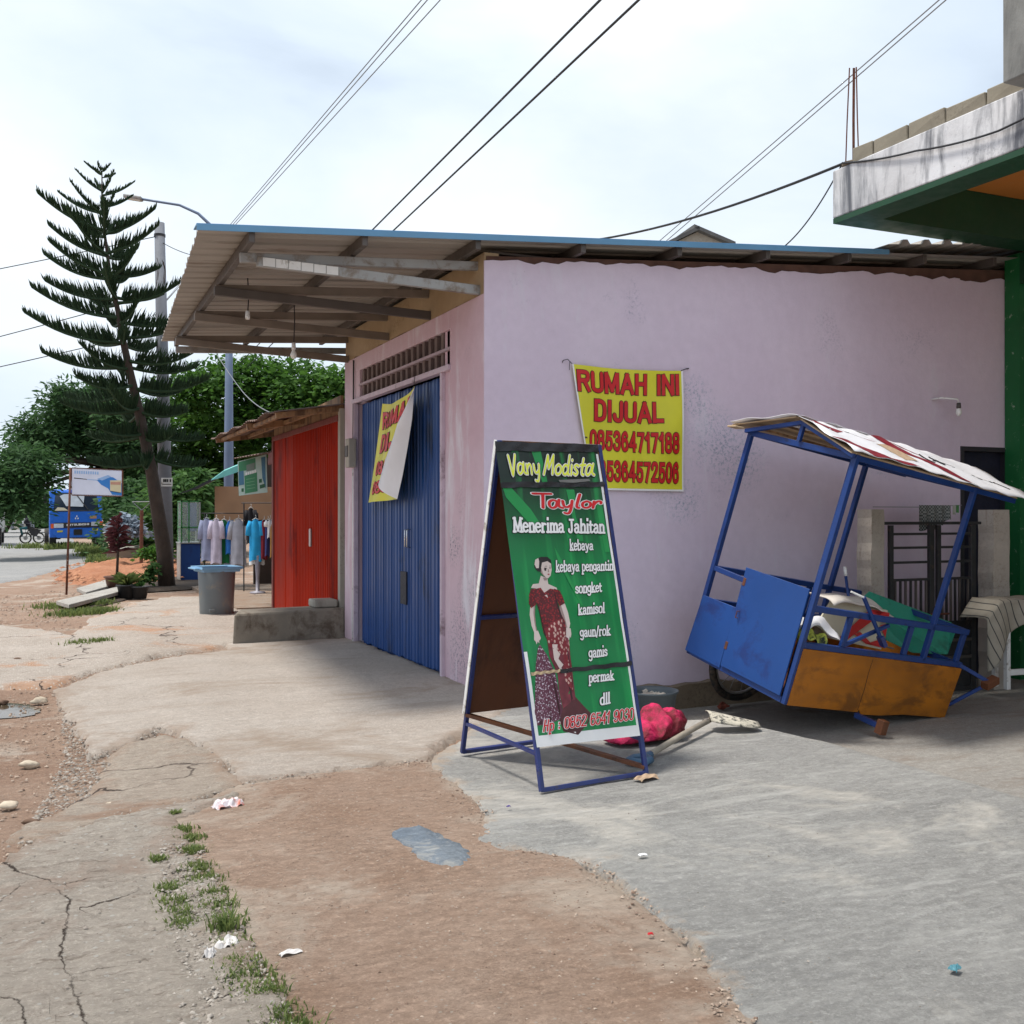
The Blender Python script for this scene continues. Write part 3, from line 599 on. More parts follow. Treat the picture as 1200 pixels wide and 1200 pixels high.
# letters drawn as pen strokes; 'L' marks straight-edged strokes, otherwise the points are joined by a smooth curve
O_ = lambda w, h0=0, h1=1: [(w / 2, h1), (w * .1, h1 - (h1 - h0) * .12), (0, (h0 + h1) / 2), (w * .1, h0 + (h1 - h0) * .12), (w / 2, h0), (w * .9, h0 + (h1 - h0) * .12), (w, (h0 + h1) / 2), (w * .9, h1 - (h1 - h0) * .12), (w / 2, h1)]
BLOCK = {'R': (.6, ['L', (0, 0), (0, 1)], [(0, 1), (.36, 1), (.56, .92), (.56, .62), (.36, .52), (0, .52)], ['L', (.34, .5), (.6, 0)]), 'U': (.6, [(0, 1), (0, .5), (.03, .12), (.3, 0), (.57, .12), (.6, .5), (.6, 1)]),
 'M': (.74, ['L', (0, 0), (0, 1)], ['L', (.04, 1), (.37, .1)], ['L', (.37, .1), (.7, 1)], ['L', (.74, 0), (.74, 1)]), 'A': (.68, ['L', (0, 0), (.34, 1)], ['L', (.34, 1), (.68, 0)], ['L', (.14, .3), (.54, .3)]),
 'H': (.58, ['L', (0, 0), (0, 1)], ['L', (.58, 0), (.58, 1)], ['L', (0, .53), (.58, .53)]), 'I': (.04, ['L', (.02, 0), (.02, 1)]), 'N': (.6, ['L', (0, 0), (0, 1)], ['L', (.02, 1), (.58, 0)], ['L', (.6, 0), (.6, 1)]),
 'D': (.58, ['L', (0, 0), (0, 1)], [(0, 1), (.3, 1), (.52, .86), (.58, .5), (.52, .14), (.3, 0), (0, 0)]), 'J': (.44, [(.44, 1), (.44, .3), (.38, .04), (.2, 0), (.04, .08), (0, .3)]), 'L': (.48, ['L', (0, 1), (0, 0)], ['L', (0, .03), (.48, .03)]),
 '0': (.5, O_(.5)), '1': (.3, ['L', (.22, 0), (.22, 1)], ['L', (.22, .95), (0, .74)]), '2': (.5, [(0, .72), (.08, .96), (.27, 1), (.46, .92), (.46, .66), (.25, .36), (0, .04)], ['L', (0, .03), (.5, .03)]),
 '3': (.5, [(0, .8), (.1, .98), (.3, 1), (.46, .88), (.44, .62), (.2, .53)], [(.2, .53), (.46, .48), (.5, .24), (.38, .03), (.2, 0), (.02, .08), (0, .24)]), '4': (.54, ['L', (.4, 0), (.4, 1)], ['L', (.38, .97), (0, .3)], ['L', (0, .27), (.54, .27)]),
 '5': (.5, ['L', (.46, .97), (.08, .97)], ['L', (.08, .97), (.04, .5)], [(.04, .5), (.2, .62), (.42, .58), (.5, .34), (.42, .06), (.2, 0), (.03, .07), (0, .22)]), '6': (.5, [(.46, .82), (.36, .98), (.2, .98), (.03, .8), (0, .4), (.08, .06), (.27, 0), (.46, .1), (.5, .32), (.42, .54), (.25, .6), (.06, .5), (0, .34)]),
 '7': (.48, ['L', (0, .97), (.48, .97)], ['L', (.47, .95), (.16, 0)]), '8': (.5, O_(.46, .53, 1)[:], [(x + .0, y) for x, y in O_(.5, 0, .53)]), '9': (.5, [(.04, .18), (.14, .02), (.3, .02), (.47, .2), (.5, .6), (.42, .94), (.23, 1), (.04, .9), (0, .68), (.08, .46), (.25, .4), (.44, .5), (.5, .66)]),
 '-': (.3, ['L', (0, .5), (.3, .5)]), ' ': (.32,)}
XH = .66
LOW = {'M': (.78, ['L', (.06, 0), (.1, 1)], ['L', (.1, 1), (.4, .08)], ['L', (.4, .08), (.68, 1)], ['L', (.68, 1), (.74, 0)], ['L', (0, 0), (.16, 0)], ['L', (.62, 0), (.84, 0)], ['L', (0, .98), (.14, .98)], ['L', (.66, .98), (.82, .98)]),
 'J': (.46, [(.32, .98), (.32, .3), (.26, .03), (.1, 0), (0, .1), (.02, .24)], ['L', (.16, .98), (.48, .98)]), 'H': (.6, ['L', (.1, 0), (.2, 1)], ['L', (.5, 0), (.6, 1)], ['L', (.15, .5), (.55, .5)]),
 'a': (.46, [(.04, .52), (.14, .64), (.3, .62), (.38, .5), (.38, .1), (.48, 0)], [(.38, .36), (.16, .34), (.02, .2), (.08, .02), (.24, 0), (.38, .14)]), 'b': (.46, ['L', (.04, 0), (.04, 1)], [(.04, .5), (.2, .65), (.4, .56), (.44, .32), (.38, .06), (.2, 0), (.04, .12)]),
 'd': (.48, ['L', (.42, 0), (.42, 1)], [(.42, .5), (.26, .65), (.06, .56), (.0, .32), (.08, .06), (.26, 0), (.42, .12)]), 'e': (.44, [(.02, .36), (.42, .38), (.4, .56), (.22, .66), (.04, .54), (0, .3), (.08, .06), (.24, 0), (.42, .12)]),
 'g': (.46, [(.4, .5), (.24, .65), (.05, .56), (0, .36), (.08, .14), (.24, .1), (.4, .2)], [(.42, .64), (.42, 0), (.36, -.24), (.18, -.3), (.02, -.2)]), 'h': (.48, ['L', (.06, 0), (.06, 1)], [(.06, .45), (.24, .65), (.42, .54), (.42, 0)], ['L', (0, 0), (.16, 0)], ['L', (.34, 0), (.5, 0)]),
 'i': (.14, ['L', (.08, 0), (.08, .62)], ['L', (0, 0), (.18, 0)], ['L', (.08, .98), (.085, 1.04)]), 'k': (.48, ['L', (.06, 0), (.06, 1)], ['L', (.4, .64), (.08, .3)], ['L', (.16, .38), (.44, 0)], ['L', (0, 0), (.16, 0)], ['L', (.34, 0), (.52, 0)]),
 'l': (.14, ['L', (.08, 0), (.08, 1)], ['L', (0, 0), (.18, 0)]), 'm': (.72, ['L', (.06, 0), (.06, .62)], [(.06, .45), (.2, .65), (.36, .54), (.37, 0)], [(.37, .45), (.52, .65), (.67, .54), (.68, 0)], ['L', (0, 0), (.14, 0)], ['L', (.3, 0), (.44, 0)], ['L', (.6, 0), (.76, 0)]),
 'n': (.48, ['L', (.06, 0), (.06, .62)], [(.06, .45), (.24, .65), (.42, .54), (.42, 0)], ['L', (0, 0), (.14, 0)], ['L', (.34, 0), (.5, 0)]), 'o': (.46, O_(.44, 0, XH)), 'p': (.46, ['L', (.04, -.32), (.04, .62)], [(.04, .5), (.2, .65), (.4, .56), (.44, .32), (.38, .06), (.2, 0), (.04, .12)], ['L', (-.03, -.32), (.13, -.32)]),
 'r': (.36, ['L', (.06, 0), (.06, .62)], [(.06, .42), (.2, .62), (.36, .58)], ['L', (0, 0), (.16, 0)]), 's': (.38, [(.36, .5), (.2, .66), (.03, .54), (.08, .38), (.3, .28), (.37, .12), (.2, 0), (.0, .12)]), 't': (.3, [(.1, .88), (.1, .14), (.18, 0), (.32, .06)], ['L', (0, .6), (.28, .6)]),
 'u': (.48, [(.04, .62), (.05, .12), (.22, 0), (.4, .14)], ['L', (.4, .62), (.4, 0)]), 'y': (.46, ['L', (.02, .62), (.24, .04)], [(.44, .62), (.28, .1), (.18, -.24), (.0, -.26)]), '/': (.28, ['L', (0, -.1), (.28, 1)]), ' ': (.26,), ':': (.14, ['L', (.06, .1), (.065, .16)], ['L', (.06, .5), (.065, .56)])}
SCR = {'V': (.5, [(0, .95), (.2, .02), (.26, .02), (.52, 1)]), 'a': (.6, [(.40, .46), (.24, .54), (.06, .42), (.02, .15), (.14, 0), (.32, .10), (.42, .4)], [(.50, .58), (.46, .14), (.64, .0)]),
      'n': (.46, [(0, .5), (.03, 0)], [(.03, .28), (.2, .52), (.35, .4), (.36, 0)]), 'y': (.48, [(0, .5), (.05, .15), (.2, .06), (.36, .2)], [(.42, .52), (.36, -.1), (.24, -.38), (.05, -.34)]),
      'M': (.72, [(0, 0), (.14, .95)], [(.14, .95), (.3, .3)], [(.3, .3), (.54, .98)], [(.54, .98), (.6, .02)]), 'o': (.48, [(.22, .5), (.04, .36), (.05, .1), (.22, 0), (.4, .12), (.4, .38), (.22, .5)]),
      'd': (.52, [(.4, .4), (.22, .5), (.04, .35), (.06, .08), (.24, 0), (.4, .15)], [(.46, 1), (.41, .12), (.5, 0)]), 'i': (.22, [(.1, .5), (.1, 0)], [(.11, .74), (.115, .77)]),
      's': (.42, [(.35, .45), (.18, .52), (.05, .4), (.3, .15), (.18, 0), (0, .08)]), 't': (.38, [(.18, .85), (.14, .12), (.28, 0)], [(0, .5), (.35, .53)]),
      'T': (.55, [(0, .93), (.78, .97)], [(.42, .95), (.3, 0)]), 'l': (.28, [(.2, 1), (.1, .12), (.22, 0)]), 'r': (.42, [(.02, .5), (.03, 0)], [(.03, .22), (.18, .5), (.34, .48), (.36, .34)]), ' ': (.3,)}
COMIC = dict(BLOCK); COMIC.update({'H': LOW['H'], 'p': LOW['p'], ':': LOW[':'], ' ': (.26,)})
def cr_curve(s_, n=4):
    pts = [Vector((a, b, 0)) for a, b in s_]; k = len(pts); out = []
    if k == 2: return pts
    for i in range(k - 1):
        p0, p1, p2, p3 = [pts[max(0, min(k - 1, j))] for j in (i - 1, i, i + 1, i + 2)]
        for j in range(n):
            t = j / n; out.append(0.5 * ((2 * p1) + (p2 - p0) * t + (2 * p0 - 5 * p1 + 4 * p2 - p3) * t * t + (3 * p1 - p0 - 3 * p2 + p3) * t ** 3))
    return out + [pts[-1]]
def put_text(txt, P, quad, parent, passes, font=BLOCK, gap=.2, shear=0.0, asp=1.0, cap=8, name='lettering', xw=None):
    """passes: (material, half stroke width, lift)"""
    strokes = []; x = 0
    for ch in txt:
        g = font[ch]
        for s_ in g[1:]:
            L = s_[0] == 'L'; strokes.append((L, [(x + a + b * shear, b) for a, b in (s_[1:] if L else s_)]))
        x += g[0] + gap
    xa = min(p[0] for _, s_ in strokes for p in s_); xb = max(p[0] for _, s_ in strokes for p in s_); w0 = passes[-1][1]
    xa -= w0; xb += w0
    def mp(q, lf):
        y = w0 * asp + q.y * (1 - 2 * w0 * asp); s2, t2 = bil(quad, (q.x - xa) / (xb - xa), y); return P.at(s2, t2, lf)
    for mat, wd, lift in passes:
        m = MB(); L_ = lift
        for L, s_ in strokes:
            pts = [Vector((a, b, 0)) for a, b in s_] if L else cr_curve(s_)
            if L:
                d = (pts[-1] - pts[0]).normalized(); ex = (wd - w0) if wd > w0 else 0; ys = [p.y for p in pts]
                e = max(w0, .0) * (1 if abs(d.y) < .3 else .0) + ex; pts = [pts[0] - d * e, pts[-1] + d * e]
                if abs(d.y) >= .3: pts = [pts[0] - d * w0 * .98, pts[1] + d * w0 * .98]
            out = []
            for i, p in enumerate(pts):
                d = (pts[min(i + 1, len(pts) - 1)] - pts[max(i - 1, 0)]).normalized(); nn = Vector((-d.y, d.x * asp, 0)) * wd; out.append((p - nn, p + nn))
            m.add([mp(q, L_) for ab in out for q in ab], [(2 * i, 2 * i + 2, 2 * i + 3, 2 * i + 1) for i in range(len(out) - 1)])
            if not L:
                for e_ in (pts[0], pts[-1]):
                    L_ += 0.00004; m.add([mp(e_ + Vector((math.cos(q * 6.2832 / cap), math.sin(q * 6.2832 / cap) * asp, 0)) * wd, L_) for q in range(cap)], [tuple(range(cap))])
            L_ += 0.00004
        build(m, name, mat, parent)
def print_poly(P, pts, lift, mat, parent, name='printed_figure'):
    build(MB().poly([P.at(u, v, lift) for u, v in pts][::-1]), name, mat, parent)

# ------------------------------------------------------------------ the lilac shop house
WX, WY = 3.6, 8.61
house = thing('shop_house', 'lilac and pink single storey shop house with a deep tin canopy over its blue door', 'building', (WX, WY, 0))
ROOF = lambda x: 3.83 + 0.075 * (x - 1.12)
def rag_top(x0, x1, z0, z1, n, amp, seed):
    rs = random.Random(seed); r = []; c = 0
    for i in range(n + 1):
        c = c * 0.6 + rs.uniform(-amp, amp); x = x0 + (x1 - x0) * i / n; r.append((x, z0 + (z1 - z0) * i / n + c))
    return r
# side wall: block core, plaster skin with a ragged upper edge, doorway near the gate
DX0, DX1, DZ = 9.34, 10.12, 2.32
m = MB(); m.bb((WX + .03, WY + .015, -.5), (DX0, WY + .15, 3.9)); m.bb((DX0, WY + .015, DZ), (11.4, WY + .15, 3.9)); m.bb((DX1, WY + .015, -.5), (11.4, WY + .15, DZ))
m.hexa([(WX + .03, WY + .02, 3.9), (11.4, WY + .02, 3.9), (11.4, WY + .14, 3.9), (WX + .03, WY + .14, 3.9), (WX + .03, WY + .02, ROOF(WX) - .1), (11.4, WY + .02, ROOF(11.4) - .1), (11.4, WY + .14, ROOF(11.4) - .1), (WX + .03, WY + .14, ROOF(WX) - .1)])
build(m, 'block_wall', M('raw_brick_red', srgb(92, 66, 56), 0.9, 0.3, 8, 0.5, 30), house)
m = MB(); rt = rag_top(WX, DX0, 3.88, 4.235, 70, .022, 3)
m.prism([(WX, WY, -.3)] + [(4.3, WY, -.3), (DX0, WY, -.3)] + [(x, WY, z) for x, z in rt][::-1], (0, .014, 0))
rt = rag_top(DX0, 11.4, 4.235, 4.37, 26, .022, 4); m.prism([(DX0 + .002, WY, DZ), (11.4, WY, DZ)] + [(x, WY, z) for x, z in rt][::-1], (0, .014, 0)); m.bb((DX1, WY, -.3), (11.4, WY + .014, DZ - .002))
build(m, 'side_wall', m_lilac, house)
# room behind the open doorway
m = MB(); m.bb((DX0 - .3, WY + .2, -.3), (DX0 - .2, WY + 3, 4.2)); m.bb((11.3, WY + .2, -.3), (11.4, WY + 3, 4.2)); m.bb((DX0 - .3, WY + 3, -.3), (11.4, WY + 3.1, 4.2)); m.bb((DX0 - .3, WY + .16, 3.3), (11.4, WY + 3.1, 3.36))
build(m, 'room_wall', m_greyplaster, house)
m = MB(); m.bb((DX0, WY - .012, -.24), (DX0 + .05, WY + .16, DZ + .05)); m.bb((DX1 - .05, WY - .012, -.24), (DX1, WY + .16, DZ + .05)); m.bb((DX0 + .05, WY - .012, DZ), (DX1 - .05, WY + .16, DZ + .05))
build(m, 'door_frame', M('dark_frame_paint', (0.03, 0.028, 0.035), 0.5), house)
build(MB().bb((DX0 + .05, WY + .1, -.24), (DX1 - .05, WY + .14, DZ)), 'doorway_shade_sheet', M('painted_room_shade', (0.012, 0.014, 0.03), 0.9, 0.3, 6), house)  # near-black sheet added as painted shade inside the open doorway
m = MB(); n = 60
def kb(u, v):
    x = 4.2 + u * 5.05; zt = -.02 - .1 * max(0, u - .6) + .012 * math.sin(u * 40) + .01 * math.sin(u * 91)
    return Vector((x, WY - .002 - (.10 + .012 * math.sin(u * 33)) * (1 if v > .3 else 0) , (zt, zt, zt - .03, -.55)[int(round(v * 3))])) if v < .2 else Vector((x, WY - .10 - .012 * math.sin(u * 33) * (1 if v > .5 else .8), (zt, zt, zt - .03, -.55)[int(round(v * 3))]))
m.grid(kb, n, 3); build(m, 'kerb', m_kerb, house)
# facade on the street side
m = MB()
m.bb((WX, WY + .014, -.3), (WX + .16, 9.47, 3.58)); m.bb((WX, 12.84, -.3), (WX + .16, 13.3, 3.58)); m.bb((WX + .002, 9.47, 3.40), (WX + .16, 12.84, 3.58))
m.bb((WX + .02, 9.47, -.3), (WX + .16, 9.66, 3.40)); m.bb((WX + .004, 12.62, 3.0), (WX + .16, 12.84, 3.40))
build(m, 'front_wall', m_pink, house, bevel=.004)
m = MB(); rt = rag_top(WY + .03, 13.3, 3.585, 3.585, 40, .012, 9)
m.prism([(WX + .012, 13.3, 3.95), (WX + .012, WY + .03, 3.95)] + [(WX + .012, y, z) for y, z in rt], (.14, 0, 0)); m.bb((WX + .03, WY + .16, 3.9), (WX + .15, 13.28, ROOF(WX) - .06))
build(m, 'unpainted_upper_wall', m_bareplaster, house)
m = MB(); m.bb((WX + .1, 13.26, -.3), (11.4, 13.4, 4.0)); m.bb((11.3, WY + .2, -.3), (11.4, 13.3, 4.3)); build(m, 'back_wall', m_greyplaster, house)
m = MB(); m.bb((WX - .02, 9.655, -.02), (WX + .04, 9.70, 3.0)); m.bb((WX - .02, 12.80, -.02), (WX + .04, 12.86, 3.0)); m.bb((WX - .03, 9.45, 3.0), (WX + .05, 12.88, 3.055))
build(m, 'frame', M('pinkish_white_frame', srgb(196, 178, 190), 0.6, 0.1, 6, dirt=srgb(130, 110, 116), damt=.15), house, bevel=.004)
vent = build(MB().bb((WX + .125, 9.47, 3.055), (WX + .15, 12.62, 3.40)), 'vent', M('vent_back_brick', srgb(96, 44, 40), 0.9, 0.3, 7), house)  # dark reddish backing behind the slats
build(MB().bb((WX - .005, 9.47, 3.20), (WX + .06, 12.63, 3.228)), 'vent_bar', M('vent_bar_paint', srgb(170, 152, 160), 0.7), vent)
sm = M('vent_slat_cement', srgb(112, 96, 92), 0.85, 0.25, 9)
for r_, (za, zb_) in enumerate(((3.06, 3.2), (3.23, 3.395))):
    for i in range(17):
        y = 9.52 + i * .185; build(MB().bb((WX + .02, y, za), (WX + .12, y + .07, zb_)), 'vent_slat', sm, vent, bevel=.003)
# blue folding door
door = build(MB().bb((WX + .12, 9.66, -.02), (WX + .14, 12.84, 3.0)), 'folding_door', m_bluedoor, house)
ns = 20; y = 9.70; w = (12.80 - 9.70) / ns
for i in range(ns):
    ya, yb = 9.70 + i * w, 9.70 + (i + 1) * w; dx = (.012 if i % 2 else -.0); gap = .004; zb0 = .015 + (U(0, .02))
    m = MB(); x0 = WX + .075 + dx; 
    prof = [(x0 + .02, ya + gap), (x0, ya + gap + .008), (x0, ya + w * .42), (x0 + .022, ya + w * .5), (x0 + .022, ya + w * .62), (x0, ya + w * .7), (x0, yb - gap - .008), (x0 + .02, yb - gap)]
    vs = [(a, b, zb0) for a, b in prof] + [(a, b, 2.99) for a, b in prof]; k = len(prof)
    m.add(vs, [(j, j + 1, k + j + 1, k + j) for j in range(k - 1)]); build(m, 'door_slat', m_bluedoor, door)
for yy in (10.86, 10.93):
    p = MB().tube([(WX + .07, yy, 1.25), (WX + .03, yy, 1.26), (WX + .03, yy, 1.44), (WX + .07, yy, 1.45)], .008, 6); build(p, 'handle', m_chrome, door, smooth=True)
build(MB().bb((WX + .055, 10.97, .62), (WX + .075, 11.17, .98)), 'lock_plate', M('rust_black_plate', (0.02, 0.02, 0.03), 0.6, 0.4, 14), door, bevel=.003)
# electric box and conduit on the far post
box = thing('electric_meter_box', 'small grey electric box with conduit on the pink post left of the blue door', 'electric box', (WX - .01, 13.05, 2.3))
p = onX(411, 531, WX - .05)
build(MB().box((WX - .05, p.y, p.z), (.1, .17, .36)), 'case', m_greyplaster, box, bevel=.01); build(MB().box((WX - .105, p.y, p.z + .02), (.012, .12, .14)), 'meter_window', m_darksteel, box, bevel=.003)
build(MB().tube([(WX - .02, p.y, p.z - .2), (WX - .02, p.y + .01, 1.2), (WX - .02, p.y, 0.0)], .012, 6), 'conduit', m_whitep, box, smooth=True); build(MB().tube([(WX - .02, p.y, p.z + .18), (WX - .02, p.y - .01, 3.1), (WX - .015, p.y, 3.55)], .009, 6), 'cable', m_wire, box, smooth=True)
# roof: corrugated sheets laid side by side, flashing, purlins, brackets
roof = build(MB().bb((WX + .1, WY + .1, ROOF(WX) - .05), (11.2, 13.2, ROOF(WX) - .03)), 'roof', m_darksteel, house)
ys = [8.42 + i * .948 for i in range(7)]
for i in range(6):
    ya, yb = ys[i], ys[i + 1] + .03; m = MB(); pr = []; y = ya; k = 0; lift = .0025 * (i % 2)
    while y < yb - .02:
        pr += [(y, 0), (y + .155, 0), (y + .18, .03), (y + .215, .03)]; y += .237
    pr.append((min(y, yb), 0)); x0 = lambda yy: 1.12 + .3 * (yy - 8.45) / 5.65 + .012 * (rnd() - .5); vs = []; o0 = x0(ya)
    for yy, h in pr: vs.append((x0(yy), yy, ROOF(x0(yy)) + h + lift))
    for yy, h in pr: vs.append((11.6, yy, ROOF(11.6) + h + lift))
    k = len(pr); m.add(vs, [(j, j + 1, k + j + 1, k + j) for j in range(k - 1)])
    build(m, 'roof_sheet', m_roofin, roof, solid=.0012)
m = MB(); m.hexa([(1.10, 8.39, ROOF(1.1) - .022), (8.1, 8.39, ROOF(8.1) - .022), (8.1, 8.40, ROOF(8.1) - .022), (1.10, 8.40, ROOF(1.1) - .022), (1.10, 8.39, ROOF(1.1) + .024), (8.1, 8.39, ROOF(8.1) + .024), (8.1, 8.40, ROOF(8.1) + .024), (1.10, 8.40, ROOF(1.1) + .024)])
m.hexa([(1.10, 8.40, ROOF(1.1) + .034), (8.1, 8.40, ROOF(8.1) + .034), (8.1, 8.58, ROOF(8.1) + .034), (1.10, 8.58, ROOF(1.1) + .034), (1.10, 8.40, ROOF(1.1) + .024), (8.1, 8.40, ROOF(8.1) + .024), (8.1, 8.58, ROOF(8.1) + .024), (1.10, 8.58, ROOF(1.1) + .024)])
build(m, 'flashing', m_flash, roof)
m = MB(); pr = []; x = 8.0
while x < 12: pr += [(x, 0), (x + .16, 0), (x + .2, .05), (x + .26, .05)]; x += .3
k = len(pr); vs = [(a, 8.30, ROOF(a) + .06 + b + (a - 8) * .03) for a, b in pr] + [(a, 13.0, ROOF(a) + .09 + b + (a - 8) * .03) for a, b in pr]
build(m.add(vs, [(j, j + 1, k + j + 1, k + j) for j in range(k - 1)]), 'upper_roof_sheet', m_roofin, roof, solid=.0012)
px_ = [onY(293, 273, 8.5).x, onY(425, 278, 8.5).x, onY(557, 283, 8.5).x]; st = px_[2] - px_[1]
X = px_[:] + [px_[2] + st * (i + 1) * 1.02 for i in range(8)]
for i, x in enumerate(X):
    z = ROOF(x) - .05; ye = 14.05 if i < 3 else 13.2
    build(MB().bar((x, 8.43, z), (x + (.06 if i == 0 else 0), ye, z), .05, .09), 'purlin', m_darksteel, roof, bevel=.004)
for i, y in enumerate((8.81, 10.12, 11.51, 13.2)):
    mt = m_steel if i in (0,) else M('aged_channel_steel', srgb(128, 118, 108), 0.5, 0.2, 4, metal=.2) if i != 1 else m_darksteel
    br = build(MB().bar((px_[0] - .03, y, ROOF(px_[0]) - .135), (WX + .03, y, ROOF(WX) - .155), .05, .08), 'canopy_bracket', M('aged_channel_steel', srgb(128, 118, 108), 0.5, 0.2, 4, metal=.2) if i else m_steel, roof, bevel=.004)
    build(MB().bar((px_[0] + (.1 if i == 0 else -.05), y - .055, ROOF(px_[0]) - .165), (WX + .02, y - .055, 3.63 - (.03 if i == 3 else 0)), .045, .085), 'strut', mt, br, bevel=.004)
    if i == 0:
        for k in range(6): a = .02 + k * .06; q = Vector((px_[0] + .1, y - .082, ROOF(px_[0]) - .165)).lerp(Vector((WX, y - .082, 3.63)), .03 + a * .9); build(MB().box(q, (.1, .004, .07)), 'weld_patch', m_whitep, br)
build(MB().bar((px_[0] + .05, 14.0, ROOF(px_[0]) - .14), (WX + .4, 14.0, ROOF(WX) - .16), .05, .08), 'end_rail', m_steel, roof)
# loose low roof behind (its ridge just shows)
nb = thing('neighbour_roof', 'small dark tiled roof ridge showing above the long tin roof', 'roof', (7.3, 14.5, 4.4))
p0 = fr(783, 288, 17); p1 = fr(818, 271, 17); p2 = fr(860, 289, 17)
m = MB(); m.prism([p0 - V(0, 0, .5), p2 - V(0, 0, .5) , p2, p1, p0], (.5, 2.4, 0)); build(m, 'gable', m_greyplaster, nb)
for a, b in ((p0, p1), (p1, p2)):
    d = (b - a) * .12; m = MB().hexa([a - d + V(-.05, -.1, 0), b + d * .2 + V(-.05, -.1, 0), b + d * .2 + V(.5, 2.6, 0), a - d + V(.5, 2.6, 0), a - d + V(-.05, -.1, .06), b + d * .2 + V(-.05, -.1, .06), b + d * .2 + V(.5, 2.6, .06), a - d + V(.5, 2.6, .06)]); build(m, 'roof_slope', M('dark_mossy_roof', srgb(92, 92, 92), 0.9, 0.4, 4, 0.5, 20), nb)
# hanging bulbs under the canopy
for i, (x, y0, y1, Y, lb) in enumerate(((290, 340, 368, 10.2, 'light bulb holder hanging left under the tin canopy'), (344, 366, 405, 10.9, 'white light bulb on a long wire under the middle of the tin canopy'))):
    a = onY(x, y0, Y); b = onY(x, y1, Y); a.z = ROOF(a.x) - .01
    t = thing('hanging_bulb', lb, 'light bulb', b, group='bulbs under the canopy')
    build(MB().tube([a, (a + b) / 2 + V(.01, 0, 0), b], .006, 5), 'wire', m_wire, t); build(MB().lathe(b, [(0, .03), (.02, .03), (.024, -.03), (.018, -.05), (0, -.05)], 10), 'socket', m_whitep, t, smooth=True)
    if i: build(MB().lathe(b, [(.016, -.05), (.03, -.075), (.036, -.1), (.025, -.13), (0, -.14)], 12), 'bulb', m_bulb, t, smooth=True)
# wall lamp arm on the side wall
p = onY(1092, 468, WY); t = thing('wall_lamp', 'white bulb on a bent pipe arm fixed to the lilac wall', 'lamp', p)
build(MB().tube([p + V(0, 0, 0), p + V(.02, -.12, .005), p + V(.17, -.2, -.01), p + V(.185, -.2, -.06)], .011, 7), 'arm', m_whitep, t, smooth=True); q = p + V(.185, -.2, -.06)
build(MB().lathe(q, [(0, .01), (.022, .01), (.026, -.04), (.02, -.05), (0, -.05)], 12), 'socket', m_darksteel, t, smooth=True); build(MB().lathe(q, [(.018, -.05), (.03, -.07), (.032, -.1), (.02, -.13), (0, -.135)], 12), 'bulb', m_bulb, t, smooth=True)

# ------------------------------------------------------------------ for-sale banner on the side wall
BY = WY - .02
tl, tr, br_, bl = [onY(x, y, BY) for x, y in ((670, 426.5), (799.5, 434.5), (801, 576), (695, 574))]
def bfn(u, v):
    tl_, tr_ = tl, tr
    l = tl.lerp(bl, v); l.x -= .06 * math.sin(v * 3.14159) * .3; r = tr.lerp(br_, v); q = l.lerp(r, u); q.z -= .02 * math.sin(u * 3.1416) * (1 - v)
    q.y += -.012 * math.sin(u * 7 + v * 3) * math.sin(v * 3.1) - .012 * (1 + math.sin(u * 13 + v * 5)) * .5 * (1 - v * .4); return q
bn = thing('for_sale_banner', 'yellow banner with red lettering pinned flat on the lilac side wall', 'banner', (tl + br_) / 2)
P = Panel(tl, tr, br_, bl, bfn)
build(MB().grid(lambda u, v: P.at(u, v, 0), 24, 24), 'sheet', m_yellow, bn, smooth=True)
m = MB(); 
for (u0, v0, u1, v1) in ((0, 0, .014, 1), (.985, 0, 1, 1), (0, .985, 1, 1)):
    m.grid(lambda u, v: P.at(u0 + (u1 - u0) * u, v0 + (v1 - v0) * v, .0015), 20 if u1 - u0 > .5 else 1, 20 if v1 - v0 > .5 else 1)
build(m, 'hem', m_white, bn)
def z3(x, y):   # zoomed survey of the banner face to (s,t)
    p = onY(640 + x * .18333, 400 + y * .18333, BY); v = (tl.z - p.z) / (tl.z - bl.z)
    for _ in range(4):
        l, r = bfn(0, v), bfn(1, v); u = (p.x - l.x) / (r.x - l.x); zc = bfn(u, v).z; v += (zc - p.z) / (tl.z - bl.z)
    return (u, v)
pas = [(m_signdark, .148, .003), (m_signred, .112, .0065)]
put_text('RUMAH INI', P, [z3(190, 176), z3(843, 208), z3(843, 350), z3(197, 322)], bn, pas, gap=.3)
put_text('DIJUAL', P, [z3(303, 364), z3(746, 386), z3(748, 528), z3(303, 514)], bn, pas, gap=.3)
put_text('085364717188', P, [z3(275, 558), z3(845, 580), z3(845, 724), z3(275, 694)], bn, pas, gap=.3)
put_text('085364572506', P, [z3(290, 752), z3(845, 770), z3(845, 914), z3(290, 896)], bn, pas, gap=.3)
put_text('-', P, [z3(243, 590), z3(258, 592), z3(258, 640), z3(243, 638)], bn, pas[:1])
m = MB().tube([tl + V(0, -.01, 0), tl + V(-.05, -.015, .04), tl + V(-.085, .005, .03), tl + V(-.09, .015, .01)], .004, 5).tube([tl + V(-.03, -.02, .02), tl + V(-.035, -.02, -.06)], .003, 5).tube([tr + V(-.02, -.012, .0), tr + V(.04, -.005, .02), tr + V(.085, .015, .03)], .005, 5)
build(m, 'string', m_wire, bn)
